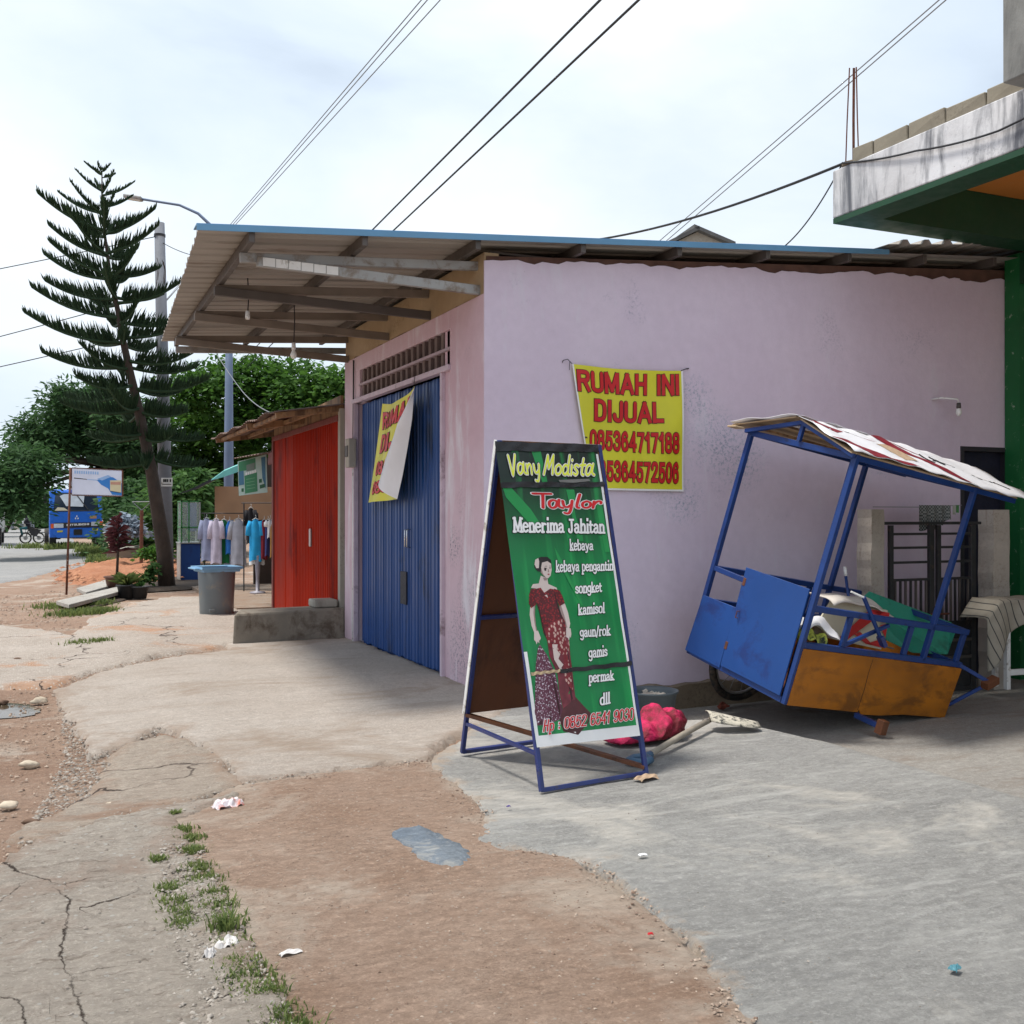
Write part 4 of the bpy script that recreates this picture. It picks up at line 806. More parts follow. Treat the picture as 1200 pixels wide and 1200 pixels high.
# second banner, half turned over, tied to the door lintel
X0 = WX - .07
A = onX(485, 452, X0); B = onX(448, 473, X0); C_ = onX(430, 589, X0); D = onX(467, 585, X0)
bn2 = thing('for_sale_banner', 'yellow banner folded over on itself so its white back shows, tied above the blue door', 'banner', (A + C_) / 2, group=None)
def f2(u, v):
    q = B.lerp(A, u).lerp(C_.lerp(D, u), v); q.z -= .10 * math.sin(u * 3.1416) * (1 - v) * .7; q.x += .02 * math.sin(u * 9 + v * 2); return q
P2 = Panel(B, A, D, C_, f2); P2.n = Vector((-1, 0, 0))
build(MB().grid(lambda u, v: P2.at(u, v, 0), 16, 20), 'sheet', m_yellow, bn2, smooth=True)
pas2 = [(m_signdark, .165, .004), (m_signred, .125, .008)]
put_text('RUMAH', P2, [(.05, .08), (.98, .03), (.96, .21), (.1, .26)], bn2, pas2, gap=.3)
put_text('DIJU', P2, [(.12, .30), (.95, .27), (.95, .47), (.14, .50)], bn2, pas2, gap=.3)
put_text('08536', P2, [(.1, .57), (.9, .56), (.9, .71), (.12, .73)], bn2, pas2, gap=.3)
put_text('08536', P2, [(.12, .78), (.92, .76), (.92, .9), (.12, .93)], bn2, pas2, gap=.3)
e0 = onX(485.5, 453, X0 - .06); e1 = onX(465.5, 585, X0 - .06); cpt = [onX(x, y, X0 - .10) for x, y in ((484, 456), (474, 483), (463, 510), (452, 535), (444, 563))]; cpt2 = [e0, onX(483, 490, X0 - .06), onX(478, 522, X0 - .05), onX(472, 556, X0 - .05), e1]
def f3(u, v):
    k = v * 4; i = min(3, int(k)); t = k - i; l = cpt[i].lerp(cpt[i + 1], t); r = cpt2[i].lerp(cpt2[i + 1], t); q = l.lerp(r, u)
    q.x -= .09 * math.sin(u * 3.1416) * min(1, v * 3); q.x += (1 - u) * .01; 
    if v > .85: q.z += (1 - u) * 0
    return q
build(MB().grid(f3, 14, 20), 'turned_back', m_whitevinyl, bn2, smooth=True)
build(MB().tube([A, A + V(0, -.03, .09)], .004, 5), 'string', m_wire, bn2)

# ------------------------------------------------------------------ concrete block step and red building
a = onY(272, 760, 13.2); 
st_ = thing('concrete_step', 'raised grey concrete block step jutting out between the blue door and the red panel', 'step', (2.9, 13.6, 0))
def stepv(u, v): pass
m = MB(); n = 14
m.hexa([(a.x, 13.2, -.1), (WX + .02, 13.31, -.1), (WX + .02, 13.85, -.1), (a.x + .17, 13.85, -.1), (a.x + .03, 13.22, .385), (WX + .02, 13.33, .40), (WX + .02, 13.85, .40), (a.x + .19, 13.83, .385)])
build(m, 'block', M('step_cement', srgb(132, 124, 112), .85, .25, 3, .5, 30, .01, dirt=srgb(96, 84, 72), damt=.3, dsc=3), st_, bevel=.03); build(MB().bb((WX - .36, 13.44, .40), (WX - .05, 13.8, .50)), 'top_block', m_greyplaster, st_, bevel=.02)
red = thing('red_shop', 'shop stall with a red corrugated front and rusty tin roof left of the pink post', 'building', (WX, 15.6, 0))
RX = WX - .02; Yn, Yf = 13.42, 17.72
m = MB(); m.bb((RX + .05, Yn, 0), (7.2, Yn + .1, 3.0)); m.bb((7.1, Yn + .1, 0), (7.2, Yf, 3.0)); m.bb((RX + .3, Yf - .08, 0), (7.1, Yf, 2.9)); build(m, 'wall', m_greyplaster, red)
m = MB(); pr = []; y = Yn + .12; i = 0
while y < Yf - 1.5: pr += [(0, y), (0, y + .05), (.014, y + .06), (.014, y + .09)]; y += .1
pr += [(0, y), (0, Yf - .95), (.014, Yf - .93), (.014, Yf - .9), (0, Yf - .88), (0, Yf - .05)]
k = len(pr); ztop = lambda y_: 2.84
m.add([(RX - a_, b_, .0) for a_, b_ in pr] + [(RX - a_, b_, 2.84) for a_, b_ in pr], [(j, k + j, k + j + 1, j + 1) for j in range(k - 1)])
pn = build(m, 'corrugated_front', m_reddoor, red)
q = onX(363.5, 630, RX - .03); build(MB().box(q, (.03, .05, .26)), 'handle', M('handle_grey', (0.55, 0.53, 0.5), .4), pn, bevel=.008)
m = MB(); m.bb((RX - .03, Yf - .05, 0), (RX + .25, Yf + .05, 2.92)); m.bb((RX - .025, Yn + .1, 2.84), (RX + .05, Yf - .05, 2.92)); build(m, 'frame', m_redtrim, red, bevel=.004)
build(MB().bb((RX - .01, Yn, 0), (RX + .06, Yn + .11, 3.0)), 'corner_post', m_greyplaster, red)
m = MB().hexa([(RX - .0, Yn + .02, 2.93), (RX + .04, Yn + .02, 2.93), (RX + .04, Yf, 2.93), (RX, Yf, 2.93), (RX, Yn + .02, 3.17), (RX + .04, Yn + .02, 3.17), (RX + .04, Yf, 3.10), (RX, Yf, 3.10)]); build(m, 'fascia_board', m_wood, red)
rf = MB(); P0 = onX(290, 500, 2.55); pr = []; y = Yn - .05
while y < Yf + 1.2: pr += [(y, 0), (y + .06, .018), (y + .12, 0)]; y += .16
k = len(pr); vs = [(2.72, a_, 2.93 + b_ + .02 * math.sin(a_ * 5)) for a_, b_ in pr] + [(7.4, a_, 3.62 + b_) for a_, b_ in pr]
rf.add(vs, [(j, j + 1, k + j + 1, k + j) for j in range(k - 1)]); rr_ = build(rf, 'roof', M('rusty_tin_roof', srgb(104, 84, 74), .8, .4, 5, .4, 30), red, solid=.004)
for y in (Yn + .1, (Yn + Yf) / 2, Yf + .8): build(MB().bar((2.75, y, 2.89), (5.5, y, 3.29), .06, .09), 'rafter', m_wood, rr_)
build(MB().bar((2.85, Yn, 2.90), (2.85, Yf + 1.1, 2.90), .05, .05), 'batten', m_wood, rr_)
build(MB().bar((3.3, Yn, 2.97), (3.3, Yf + 1.1, 2.97), .05, .05), 'batten', m_wood, rr_)

# ------------------------------------------------------------------ green house with the concrete balcony
gh = thing('green_house', 'unfinished green house with a streaky white concrete balcony edge and orange ceiling', 'building', (10, 8, 0))
FX = 7.30; FY = 8.34
build(MB().bb((FX, -3, 4.60), (FX + .3, FY, 5.08)).bb((FX + .3, FY - .3, 4.60), (14.5, FY, 5.08)), 'balcony_edge', m_slabwhite, gh, bevel=.012)
build(MB().bb((FX + .004, -3, 4.545), (FX + .34, FY - .004, 4.598)).bb((FX + .302, -3, 4.598), (FX + .34, FY - .302, 4.98)).bb((FX + .34, FY - .34, 4.545), (14.5, FY - .004, 4.598)).bb((FX + .34, FY - .34, 4.598), (14.5, FY - .302, 4.98)), 'beam', m_shadegreen, gh)
build(MB().bb((FX + .1, -3, 4.985), (14.5, FY - .1, 5.05)), 'ceiling', m_orangeceil, gh)
gx = 10.02
build(MB().bb((gx, 8.40, -.4), (14.5, 8.6, 4.545)).bb((14.3, -3, -.4), (14.5, 8.4, 4.545)), 'wall', m_green, gh)
build(MB().bb((gx, 8.2, 4.2), (gx + .3, 8.4, 4.545)), 'column_head', m_shadegreen, gh)
ysb = [onX(x, 150, FX + .1).y for x in (1006, 1031, 1072, 1116, 1164)]
while ysb[-1] > -2: ysb.append(ysb[-1] - .41)
for i in range(len(ysb) - 1):
    h = U(.125, .15); build(MB().hexa([(FX + .02 + U(0, .02), ysb[i + 1] + .012, 5.081), (FX + .14, ysb[i + 1] + .012, 5.081), (FX + .14, ysb[i] - .006, 5.081), (FX + .02, ysb[i] - .006, 5.081), (FX + .02, ysb[i + 1] + .012, 5.081 + h + U(-.01, .01)), (FX + .14, ysb[i + 1] + .012, 5.081 + h), (FX + .14, ysb[i] - .006, 5.081 + h), (FX + .02, ysb[i] - .006, 5.081 + h)]), 'concrete_block', m_block, gh, bevel=.008)
q = fr(1182, 97, 8.4); build(MB().bb((q.x, q.y - .2, 5.08), (q.x + .45, q.y + .05, 7.6)), 'upper_pillar', m_uppergrey, gh, bevel=.01)
rb = thing('rebar_bundle', 'thin rusty rebar rods standing up from the balcony corner', 'rebar', (FX + .12, FY - .2, 5.08))
for (xa, ya, xb, yb) in ((996, 79, 991, 190), (1000.5, 79, 1000, 190), (1002, 79, 1001.5, 190), (1004, 78, 1007, 188)):
    b = onX(xb, yb, FX + .12); b.z = 5.05; tt = onX(xa, ya, FX + .12); tt = Vector((FX + .12, b.y + (tt.y - b.y), tt.z)); build(MB().tube([b, (b + tt) / 2 + V(0, .004, 0), tt], .007, 5), 'rod', m_rust, rb)
build(MB().blob((FX + .1, FY - .18, 5.09), .09, (1, 1.1, .5), 2, .2, 5), 'cement_lump', m_kerb, rb)

# ------------------------------------------------------------------ gate pillars and gate
GYp = 8.12
for (xa, xb, lb, n_) in ((1006, 1036, 'left grey cement gate pillar behind the blue cart', 1), (1148, 1183, 'right rough cement gate pillar against the green wall', 2)):
    a = onY(xa, 597, GYp + .08); b = onY(xb, 597, GYp - .1); w = b.x - a.x; zg = Z(a.x, GYp) - .1
    m = MB(); 
    def pf(u, v, a=a, w=w, zg=zg):
        q = u * 4; i = int(q) % 4; f = q - int(q); cs = [(0, 0), (w, 0), (w, .2), (0, .2)]; p_, r_ = cs[i], cs[(i + 1) % 4]
        x = a.x + p_[0] + (r_[0] - p_[0]) * f; y = GYp - .1 + p_[1] + (r_[1] - p_[1]) * f; z = zg + v * (1.66 - zg)
        j = .012 * math.sin(z * 9 + n_) + .008 * math.sin(z * 23 + x * 7); return Vector((x + j, y + j * .6, z))
    m.grid(pf, 24, 24); top = [pf(i / 24, 1) for i in range(24)]; m.poly(top[::-1])
    build(m, 'gate_pillar', m_pillar, label=lb, cat='gate pillar')
a = onY(1037, 612, GYp); b = onY(1147, 612, GYp); zt, zb_ = 1.52, Z(8.2, GYp) + .02
gate = thing('iron_gate', 'black iron double gate between the two cement pillars', 'gate', ((a.x + b.x) / 2, GYp, zb_)); W_ = b.x - a.x
build(MB().bar((a.x - .02, GYp, zt), (b.x + .02, GYp, zt), .03, .03), 'top_rail', m_blackiron, gate)
mid = a.x + W_ * .52
for k, (u0, u1) in enumerate(((a.x + .05, mid - .02), (mid + .02, b.x - .06))):
    lf = build(MB().bb((u0, GYp - .02, zb_), (u0 + .05, GYp + .02, zt - .02)).bb((u1 - .07, GYp - .02, zb_), (u1, GYp + .02, zt - .02)).bb((u0 + .05, GYp - .018, zb_), (u1 - .07, GYp + .018, zb_ + .05)).bb((u0 + .05, GYp - .018, .93 - .34 * 0), (u1 - .07, GYp + .018, .955)), 'gate_leaf', m_blackiron, gate, bevel=.003)
    hz_ = [1.41, 1.27, 1.12, .96]
    for i, z in enumerate(hz_[:3]): build(MB().bar((u0 + .05, GYp, z), (u1 - .07, GYp, z), .025, .025), 'bar', m_blackiron, lf)
    nn = 7
    for i in range(nn):
        x = u0 + .05 + (u1 - u0 - .12) * (i + .5) / nn; build(MB().bar((x, GYp, .94), (x, GYp, .5), .022, .016, (0, 1, 0)), 'bar', m_blackiron if i % 2 else m_darksteel, lf)
    build(MB().bb((u0 + .05, GYp - .008, zb_ + .05), (u1 - .07, GYp + .008, .5)), 'lower_sheet', m_blackiron, lf)
    for z in (.3, .12): build(MB().bar((u0 + .05, GYp - .014, z), (u1 - .07, GYp - .014, z), .02, .03), 'bar', m_darksteel, lf)
build(MB().tube([(mid - .1, GYp - .03, .58), (mid + .16, GYp - .03, .58)], .012, 6), 'bolt', m_rust, gate)
# washing line and cloth over the gate
a = onY(1023, 594, GYp + .1); b = onY(1127, 592, GYp + .1)
cl = thing('hanging_cloth', 'patterned grey cloth hanging on a washing line above the black gate', 'cloth', (a + b) / 2)
build(MB().tube([a, (a + b) / 2 + V(0, 0, -.012), b], .004, 5), 'line', m_wirepale, cl)
t = NT('checked_cloth'); ck = t.n('ShaderNodeTexChecker'); ck.inputs['Scale'].default_value = 55; t.l(t.tc.outputs['Object'], ck.inputs[0]); m_check = t.fin(t.mix(ck.outputs[1], (0.25, 0.27, 0.26), (0.05, 0.06, 0.06)), .9)
c0, c1 = onY(1077, 593, GYp + .09), onY(1114, 592, GYp + .09)
build(MB().grid(lambda u, v: V(c0.x + (c1.x - c0.x) * u, GYp + .09 + .02 * math.sin(u * 25) * (v + .2), c0.z + .01 - v * (.2 + .06 * math.sin(u * 3 + 1) + .015 * math.sin(u * 19))), 40, 8), 'cloth', m_check, cl, smooth=True)
for i, (x, h, c) in enumerate(((1118, .1, srgb(150, 150, 140)), (1122, .08, srgb(70, 120, 70)))):
    q = onY(x, 592, GYp + .09); build(MB().grid(lambda u, v: V(q.x - .02 + .04 * u, q.y + .01 * math.sin(u * 6), q.z - v * h), 4, 3), 'rag', m_cloth('rag%d' % i, c), cl)
# ------------------------------------------------------------------ tailor's A-frame sign
A0 = gnd(635, 927.5, .026); A1 = gnd(757, 907, .026); B0 = gnd(542, 882, .035)
hw = (A1 - A0); sp = B0 - A0; B1 = B0 + hw
T0 = (A0 + B0) / 2; T0.z = 2.06; T1 = T0 + hw; T1.z = 2.06
sg = thing('tailor_sign', "green and black tailor's A-frame sign with a woman in a red lace dress", 'A-frame sign', (A0 + A1 + B0 + B1) / 4)
wv = hw.normalized()
for a, b in ((A0, A1), (B0, B1)):
    s_ = (T0 - a).normalized(); o_ = sg
    for k, (p, q) in enumerate(((a, T0), (b, T1))): build(MB().bar(p, q, .028, .028, wv), 'leg', m_navy, sg, bevel=.003)
    for f_, nm in ((0.004, 'bottom_rail'), (.45, 'middle_rail'), (.985, 'top_rail')):
        p = a.lerp(T0, f_); q = b.lerp(T1, f_); build(MB().bar(p, q, .026, .026, s_), nm, m_navy, sg, bevel=.003)
build(MB().bar(A0.lerp(T0, .1), B0.lerp(T0, .1), .02, .02), 'spreader_bar', m_navy, sg); build(MB().bar(A1.lerp(T1, .1), B1.lerp(T1, .1), .02, .02), 'spreader_bar', m_navy, sg)
build(MB().bar(A1.lerp(T1, .02), B0.lerp(T0, .13), .05, .02), 'brace_board', m_ply, sg)
nf = (T0 - A0).cross(hw).normalized(); nf = nf if nf.y < 0 else -nf         # outward normal of the front face
nb_ = (T0 - B0).cross(hw).normalized(); nb_ = nb_ if nb_.y > 0 else -nb_
# rear board with brown plywood and white edged banner
r0, r1 = B0.lerp(T0, .13), B1.lerp(T1, .13)
m = MB().hexa([p + nb_ * d for d in (.014, .020) for p in (r0, r1, T1, T0)]); build(m, 'rear_board', m_ply, sg)
m = MB().hexa([p + nb_ * d for d in (.0205, .0225) for p in (r0 - wv * .02, r1 + wv * .02, T1 + wv * .02, T0 - wv * .02)])
build(m, 'rear_banner', m_whitevinyl, sg); build(MB().bar(r0 - wv * .02 + nb_ * .012, T0 - wv * .02 + nb_ * .012, .028, .006, wv.cross(nb_)), 'white_edge', m_whitep, sg)
# front board and banner
zt_, zb2 = 0.0, 0.0
def onfront(x, y):
    d0 = fr(x, y, 1.0) - Vector((0, 0, EYE)); p0 = A0 + nf * .02; c0 = Vector((0, 0, EYE)); k = (p0 - c0).dot(nf) / d0.dot(nf); return c0 + d0 * k
tl, tr, br_, bl = [onfront(500 + x * .375, 500 + y * .375) for x, y in ((213, 50), (532, 60), (667, 965), (345, 1002))]
f0, f1 = A0.lerp(T0, .12), A1.lerp(T1, .12)
build(MB().hexa([p + nf * d for d in (.004, .009) for p in (f0 + wv * .01, f1 - wv * .01, T1 - wv * .01, T0 + wv * .01)]), 'front_board', m_ply, sg)
def ff_(u, v):
    q = (tl * (1 - u) + tr * u) * (1 - v) + (bl * (1 - u) + br_ * u) * v
    return q + nf * (.0035 * math.sin(u * 5 + v * 9) * math.sin(v * 12) + .002 * math.sin(u * 17 - v * 21))
P = Panel(tl, tr, br_, bl, ff_); P.n = nf
t = NT('green_print'); sx = t.n('ShaderNodeSeparateXYZ'); uvn = t.n('ShaderNodeAttribute'); uvn.attribute_name = 'st'; t.l(uvn.outputs['Vector'], sx.inputs[0])
c = t.mix(t.rng(sx.outputs[1], .12, .42), (0.006, 0.018, 0.012), (0.0, .19, .05))
stv = t.n('ShaderNodeMapping'); stv.inputs['Scale'].default_value = (7, 1.2, 1); t.l(uvn.outputs['Vector'], stv.inputs[0])
c = t.mix(t.rng(t.noise(1.3, stv.outputs[0], 2), .52, .74, 0, .65), c, (0.02, .42, .10))
m_greenprint = t.fin(c, .38, t.bump(t.noise(5, None, 4), .25, .01))
def stgrid(P, nu, nv, u0, v0, u1, v1, lift):
    m = MB().grid(lambda u, v: P.at(u0 + (u1 - u0) * u, v0 + (v1 - v0) * v, lift), nu, nv); return m
o = build(stgrid(P, 16, 40, 0, 0, 1, 1, 0.0), 'front_banner', m_greenprint, sg, smooth=True)
at = o.data.attributes.new('st', 'FLOAT_VECTOR', 'POINT'); at.data.foreach_set('vector', [c_ for j in range(41) for i in range(17) for c_ in (i / 16, j / 40, 0)])
for q in ((0, .965, 1, 1), (.978, .03, 1, 1), (0, .7, .03, .965)): build(stgrid(P, 10, 10, *q, .0012), 'white_border', m_white, sg, smooth=True)
m_leafprint = flat('green_leaf_print', (0.012, .27, .065))
for pts in ([(.0, .135), (.08, .15), (.25, .23), (.36, .31), (.22, .28), (.03, .19)], [(.42, .36), (.47, .40), (.62, .56), (.60, .56), (.44, .41)], [(.33, .02), (.42, .02), (.45, .14), (.40, .14)], [(.62, .16), (.70, .16), (.72, .34), (.66, .34)], [(.9, .2), (.96, .2), (.97, .38), (.92, .38)]):
    print_poly(P, pts, .0014, m_leafprint, sg, 'printed_leaf')
f_w = [(m_blackink, .15, .003), (m_white, .10, .006), (m_lime, .055, .009)]
put_text('Vany', P, [(.09, .038), (.385, .038), (.39, .112), (.10, .113)], sg, f_w, SCR, .13, .12)
put_text('Modista', P, [(.44, .034), (.955, .036), (.925, .112), (.41, .112)], sg, f_w, SCR, .05, .12)
put_text('Taylor', P, [(.26, .168), (.975, .176), (.955, .2295), (.33, .2295)], sg, [(m_white, .115, .003), (m_signred, .07, .006)], SCR, .06, .2)
ws = lambda a, b: [(m_blackink, a, .003), (m_white, b, .006)]
for txt, q in (('Menerima Jahitan', [(.06, .256), (.96, .266), (.945, .318), (.045, .310)]), ('kebaya', [(.572, .333), (.815, .339), (.803, .374), (.56, .375)]), ('kebaya pengantin', [(.41, .405), (.985, .411), (.972, .4465), (.395, .4465)]),
               ('songket', [(.57, .482), (.84, .482), (.825, .519), (.557, .521)]), ('kamisol', [(.565, .555), (.835, .553), (.82, .59), (.552, .593)]), ('gaun/rok', [(.545, .63), (.863, .63), (.848, .666), (.535, .667)]),
               ('gamis', [(.605, .698), (.802, .697), (.788, .733), (.592, .737)]), ('permak', [(.572, .779), (.83, .78), (.816, .814), (.56, .816)]), ('dll', [(.65, .852), (.758, .849), (.742, .888), (.635, .892)])):
    put_text(txt, P, q, sg, ws(.155, .095) if txt[0] != 'M' else ws(.15, .10), LOW, .15, asp=.8)
put_text('Hp : 0852 6541 9030', P, [(.08, .918), (.975, .907), (.957, .948), (.07, .955)], sg, [(m_white, .14, .003), (m_signred, .075, .006)], COMIC, .17, .12, asp=.8)
# printed woman
t = NT('lace_print'); vz = t.voro(70); c = t.mix(t.rng(vz, .25, .5), (.30, .012, .018), (.09, .008, .012)); m_lace = t.fin(c, .4)
t = NT('songket_print'); vz = t.voro(55, t.vec((1, 1, .7))); c = t.mix(t.rng(vz, .3, .45), srgb(196, 160, 150), srgb(120, 30, 40)); m_song = t.fin(c, .4)
t = NT('batik_print'); ck = t.n('ShaderNodeTexBrick'); ck.inputs['Scale'].default_value = 34; ck.inputs['Mortar Size'].default_value = .05; t.l(t.vec(), ck.inputs[0]); ck.inputs['Color1'].default_value = (*srgb(112, 60, 84), 1); ck.inputs['Color2'].default_value = (*srgb(150, 110, 130), 1); ck.inputs['Mortar'].default_value = (*srgb(214, 204, 214), 1)
m_batik = t.fin(t.mix(t.rng(t.voro(90), .2, .5), ck.outputs[0], srgb(90, 40, 60)), .4)
m_darkmaroon = M('dark_maroon_print', srgb(72, 28, 32), .4, .4, 14)
FIG = [('train', m_batik, .0016, [(0.1515, 0.6799), (0.2067, 0.7175), (0.2609, 0.7792), (0.2714, 0.8398), (0.2843, 0.8942), (0.2372, 0.9225), (0.1275, 0.9337), (0.0322, 0.9334), (0.023, 0.8918), (0.0546, 0.8215), (0.0905, 0.7448), (0.1293, 0.6915)]),
 ('train', m_darkmaroon, .0017, [(0.4161, 0.8561), (0.4834, 0.8884), (0.5446, 0.9145), (0.4961, 0.9432), (0.3924, 0.9757), (0.2574, 0.959), (0.2372, 0.9225), (0.2867, 0.8882)]),
 ('skirt', M('purple_red_print', srgb(112, 40, 52), .4, .35, 18), .0019, [(0.2238, 0.6754), (0.3585, 0.6722), (0.4399, 0.6493), (0.4231, 0.698), (0.426, 0.747), (0.4185, 0.8077), (0.4136, 0.862), (0.2867, 0.8882), (0.2738, 0.8338), (0.2784, 0.7797), (0.2242, 0.7179)]),
 ('hip_cloth', m_song, .0023, [(.215, .655), (.29, .60), (.40, .60), (.435, .65), (.425, .72), (.40, .84), (.34, .80), (.36, .72), (.29, .70), (.235, .69)]),
 ('pale_strip', m_skin, .0025, [(0.2652, 0.6824), (0.3181, 0.6835), (.30, .70), (.33, .715), (.305, .73), (.345, .75), (.32, .76), (0.3362, 0.7691), (0.3034, 0.7622), (0.2631, 0.7309)]),
 ('neck', m_skin, .0018, [(0.2508, 0.4554), (0.3092, 0.4653), (0.3106, 0.4839), (0.3858, 0.4972), (0.391, 0.5066), (0.3298, 0.5027), (0.2626, 0.5141), (0.2071, 0.498), (0.1469, 0.4942), (0.1692, 0.4822), (0.2228, 0.481)]),
 ('arm', m_skin, .0020, [(0.1128, 0.5579), (0.1635, 0.5495), (0.1467, 0.5828), (0.1409, 0.6192), (0.1458, 0.6374), (0.1151, 0.6399), (0.1009, 0.6184), (0.0979, 0.582)]),
 ('hand', m_skin, .0022, [(0.1151, 0.6399), (0.1522, 0.6345), (0.1687, 0.6591), (.156, .668), (.15, .664), (0.1475, 0.6768), (.136, .670), (0.122, 0.6793), (.118, .67), (0.1055, 0.6639)]),
 ('arm', m_skin, .0021, [(0.3886, 0.556), (0.4413, 0.5506), (0.4591, 0.5819), (0.4634, 0.619), (0.445, 0.6371), (0.4166, 0.6274), (0.403, 0.5994), (0.381, 0.5744)]),
 ('hand', m_skin, .0027, [(0.4207, 0.6305), (0.4606, 0.6343), (0.4601, 0.6528), (.45, .665), (.443, .66), (0.4297, 0.6737), (.424, .665), (0.408, 0.661)]),
 ('bodice', m_lace, .0026, [(0.1948, 0.4979), (0.2347, 0.4953), (0.2634, 0.5123), (0.3221, 0.4995), (0.3654, 0.5031), (0.3722, 0.5434), (0.381, 0.5744), (0.4194, 0.612), (0.4131, 0.6488), (0.3585, 0.6722), (0.2325, 0.6756), (0.201, 0.6446), (0.1957, 0.6141), (0.1928, 0.5774), (0.1748, 0.5344)]),
 ('hip_lace', m_song, .0029, [(.20, .63), (.25, .625), (.30, .60), (.36, .625), (.412, .645), (.3585, .6722), (.2325, .6756)]),
 ('sleeve', m_lace, .0028, [(0.1456, 0.4973), (0.1948, 0.4979), (0.174, 0.5497), (0.1203, 0.561), (0.1054, 0.5456), (0.1209, 0.5153)]), ('sleeve', m_lace, .0028, [(0.3578, 0.5), (0.4089, 0.5068), (0.4346, 0.532), (0.4413, 0.5506), (0.3873, 0.5591), (0.3694, 0.5372)]),
 ('brooch', m_skin, .0031, [(.255, .522), (.285, .519), (.29, .53), (.262, .533)]), ('brooch', m_skin, .0031, [(.268, .552), (.29, .55), (.29, .558), (.27, .56)]),
 ('hair', m_hair, .0024, [(0.2062, 0.4117), (0.2288, 0.3996), (0.2762, 0.3925), (0.3386, 0.3929), (0.3702, 0.4038), (0.3692, 0.43), (0.30, 0.44), (0.2469, 0.443), (0.2216, 0.4397), (0.2001, 0.4271)]),
 ('face', m_skin, .0030, [(0.2771, 0.4123), (0.3326, 0.4078), (0.3651, 0.4162), (0.3616, 0.438), (0.3433, 0.4564), (0.3145, 0.4654), (0.2873, 0.462), (0.2622, 0.4494), (0.2612, 0.43)]),
 ('hair_flower', m_skin, .0032, [(0.2152, 0.4025), (0.2478, 0.3966), (0.2517, 0.409), (0.2395, 0.4306), (0.2165, 0.4304), (0.2038, 0.4179)]),
 ('eye', m_hair, .0034, [(0.2942, 0.4317), (0.3095, 0.4294), (0.3192, 0.432), (0.306, 0.4337)]), ('eye', m_hair, .0034, [(0.3378, 0.4303), (0.3511, 0.4285), (0.3572, 0.4311), (0.3457, 0.4328)]),
 ('brow', m_hair, .0034, [(0.2912, 0.4261), (0.3138, 0.4232), (0.3253, 0.4258), (0.311, 0.4250)]), ('brow', m_hair, .0034, [(0.3365, 0.4247), (0.3533, 0.423), (0.3613, 0.4255), (0.3487, 0.4250)]),
 ('lips', m_lips, .0034, [(0.3114, 0.4511), (0.3264, 0.4494), (0.3381, 0.4514), (0.3224, 0.4549)]), ('nose', M('printed_nose_shade', srgb(160, 136, 128), .5), .0034, [(0.3253, 0.4345), (0.3325, 0.4346), (0.334, 0.4439), (0.321, 0.445)])]
m_sh = flat('printed_skin_shade', srgb(150, 128, 124), .45); m_fold = flat('printed_fold_shade', srgb(52, 16, 22), .45)
FIG += [('shade', m_sh, .0022, [(.268, .462), (.306, .4655), (.30, .472), (.275, .4715)]), ('shade', m_sh, .0024, [(.150, .552), (.1635, .5495), (.1467, .5828), (.1409, .6192), (.1458, .6374), (.134, .634), (.131, .60), (.137, .575)]), ('shade', m_sh, .0025, [(.3886, .556), (.401, .555), (.418, .59), (.432, .632), (.4166, .6274), (.403, .5994), (.381, .5744)]),
 ('shade', m_sh, .0033, [(.252, .445), (.262, .43), (.274, .452), (.30, .464), (.2873, .462), (.2622, .4494)]), ('fold', m_fold, .0030, [(.183, .53), (.195, .535), (.203, .60), (.222, .66), (.205, .65), (.193, .59)]), ('fold', m_fold, .0030, [(.352, .52), (.366, .515), (.372, .545), (.40, .60), (.385, .60), (.362, .56)]),
 ('fold', m_fold, .0022, [(.36, .72), (.372, .70), (.385, .80), (.388, .86), (.372, .87), (.368, .80)]), ('fold', m_fold, .0022, [(.40, .70), (.407, .69), (.410, .80), (.404, .84)]), ('fold', m_fold, .0019, [(.17, .72), (.18, .74), (.165, .92), (.14, .932), (.155, .84)]), ('fold', m_fold, .0019, [(.10, .76), (.108, .77), (.075, .93), (.05, .932)]), ('fold', m_fold, .0019, [(.225, .76), (.24, .79), (.262, .90), (.245, .915), (.235, .85)])]
for nm, mt, lf, pts in FIG: print_poly(P, pts, lf, mt, sg, 'printed_' + nm)
# tape wound round the sign
for (q0, q1, q2, q3), lf, nm in (((( -.012, .138), (1.012, .132), (1.012, .150), (-.012, .158)), .009, 0), (((-.005, -.004), (1.005, -.004), (.997, .024), (-.008, .03)), .008, 0), (((.30, .764), (1.014, .755), (1.012, .771), (.30, .777)), .010, 0), (((.03, .7665), (.30, .764), (.30, .773), (.03, .7765)), .010, 1)):
    m = MB().grid(lambda u, v: P.at(q0[0] + (q1[0] - q0[0]) * u, (q0[1] + (q1[1] - q0[1]) * u) * (1 - v) + (q3[1] + (q2[1] - q3[1]) * u) * v + .0015 * math.sin(u * 23), lf + .002 * math.sin(u * 31 + v * 4)), 24, 3)
    build(m, 'tape', m_black if not nm else m_wood2, sg, smooth=True)
print_poly(P, [(.55, .128), (.86, .122), (.87, .13), (.70, .137), (.56, .136)], .012, M('grey_wrinkle', srgb(110, 110, 108), .4), sg, 'torn_tape')

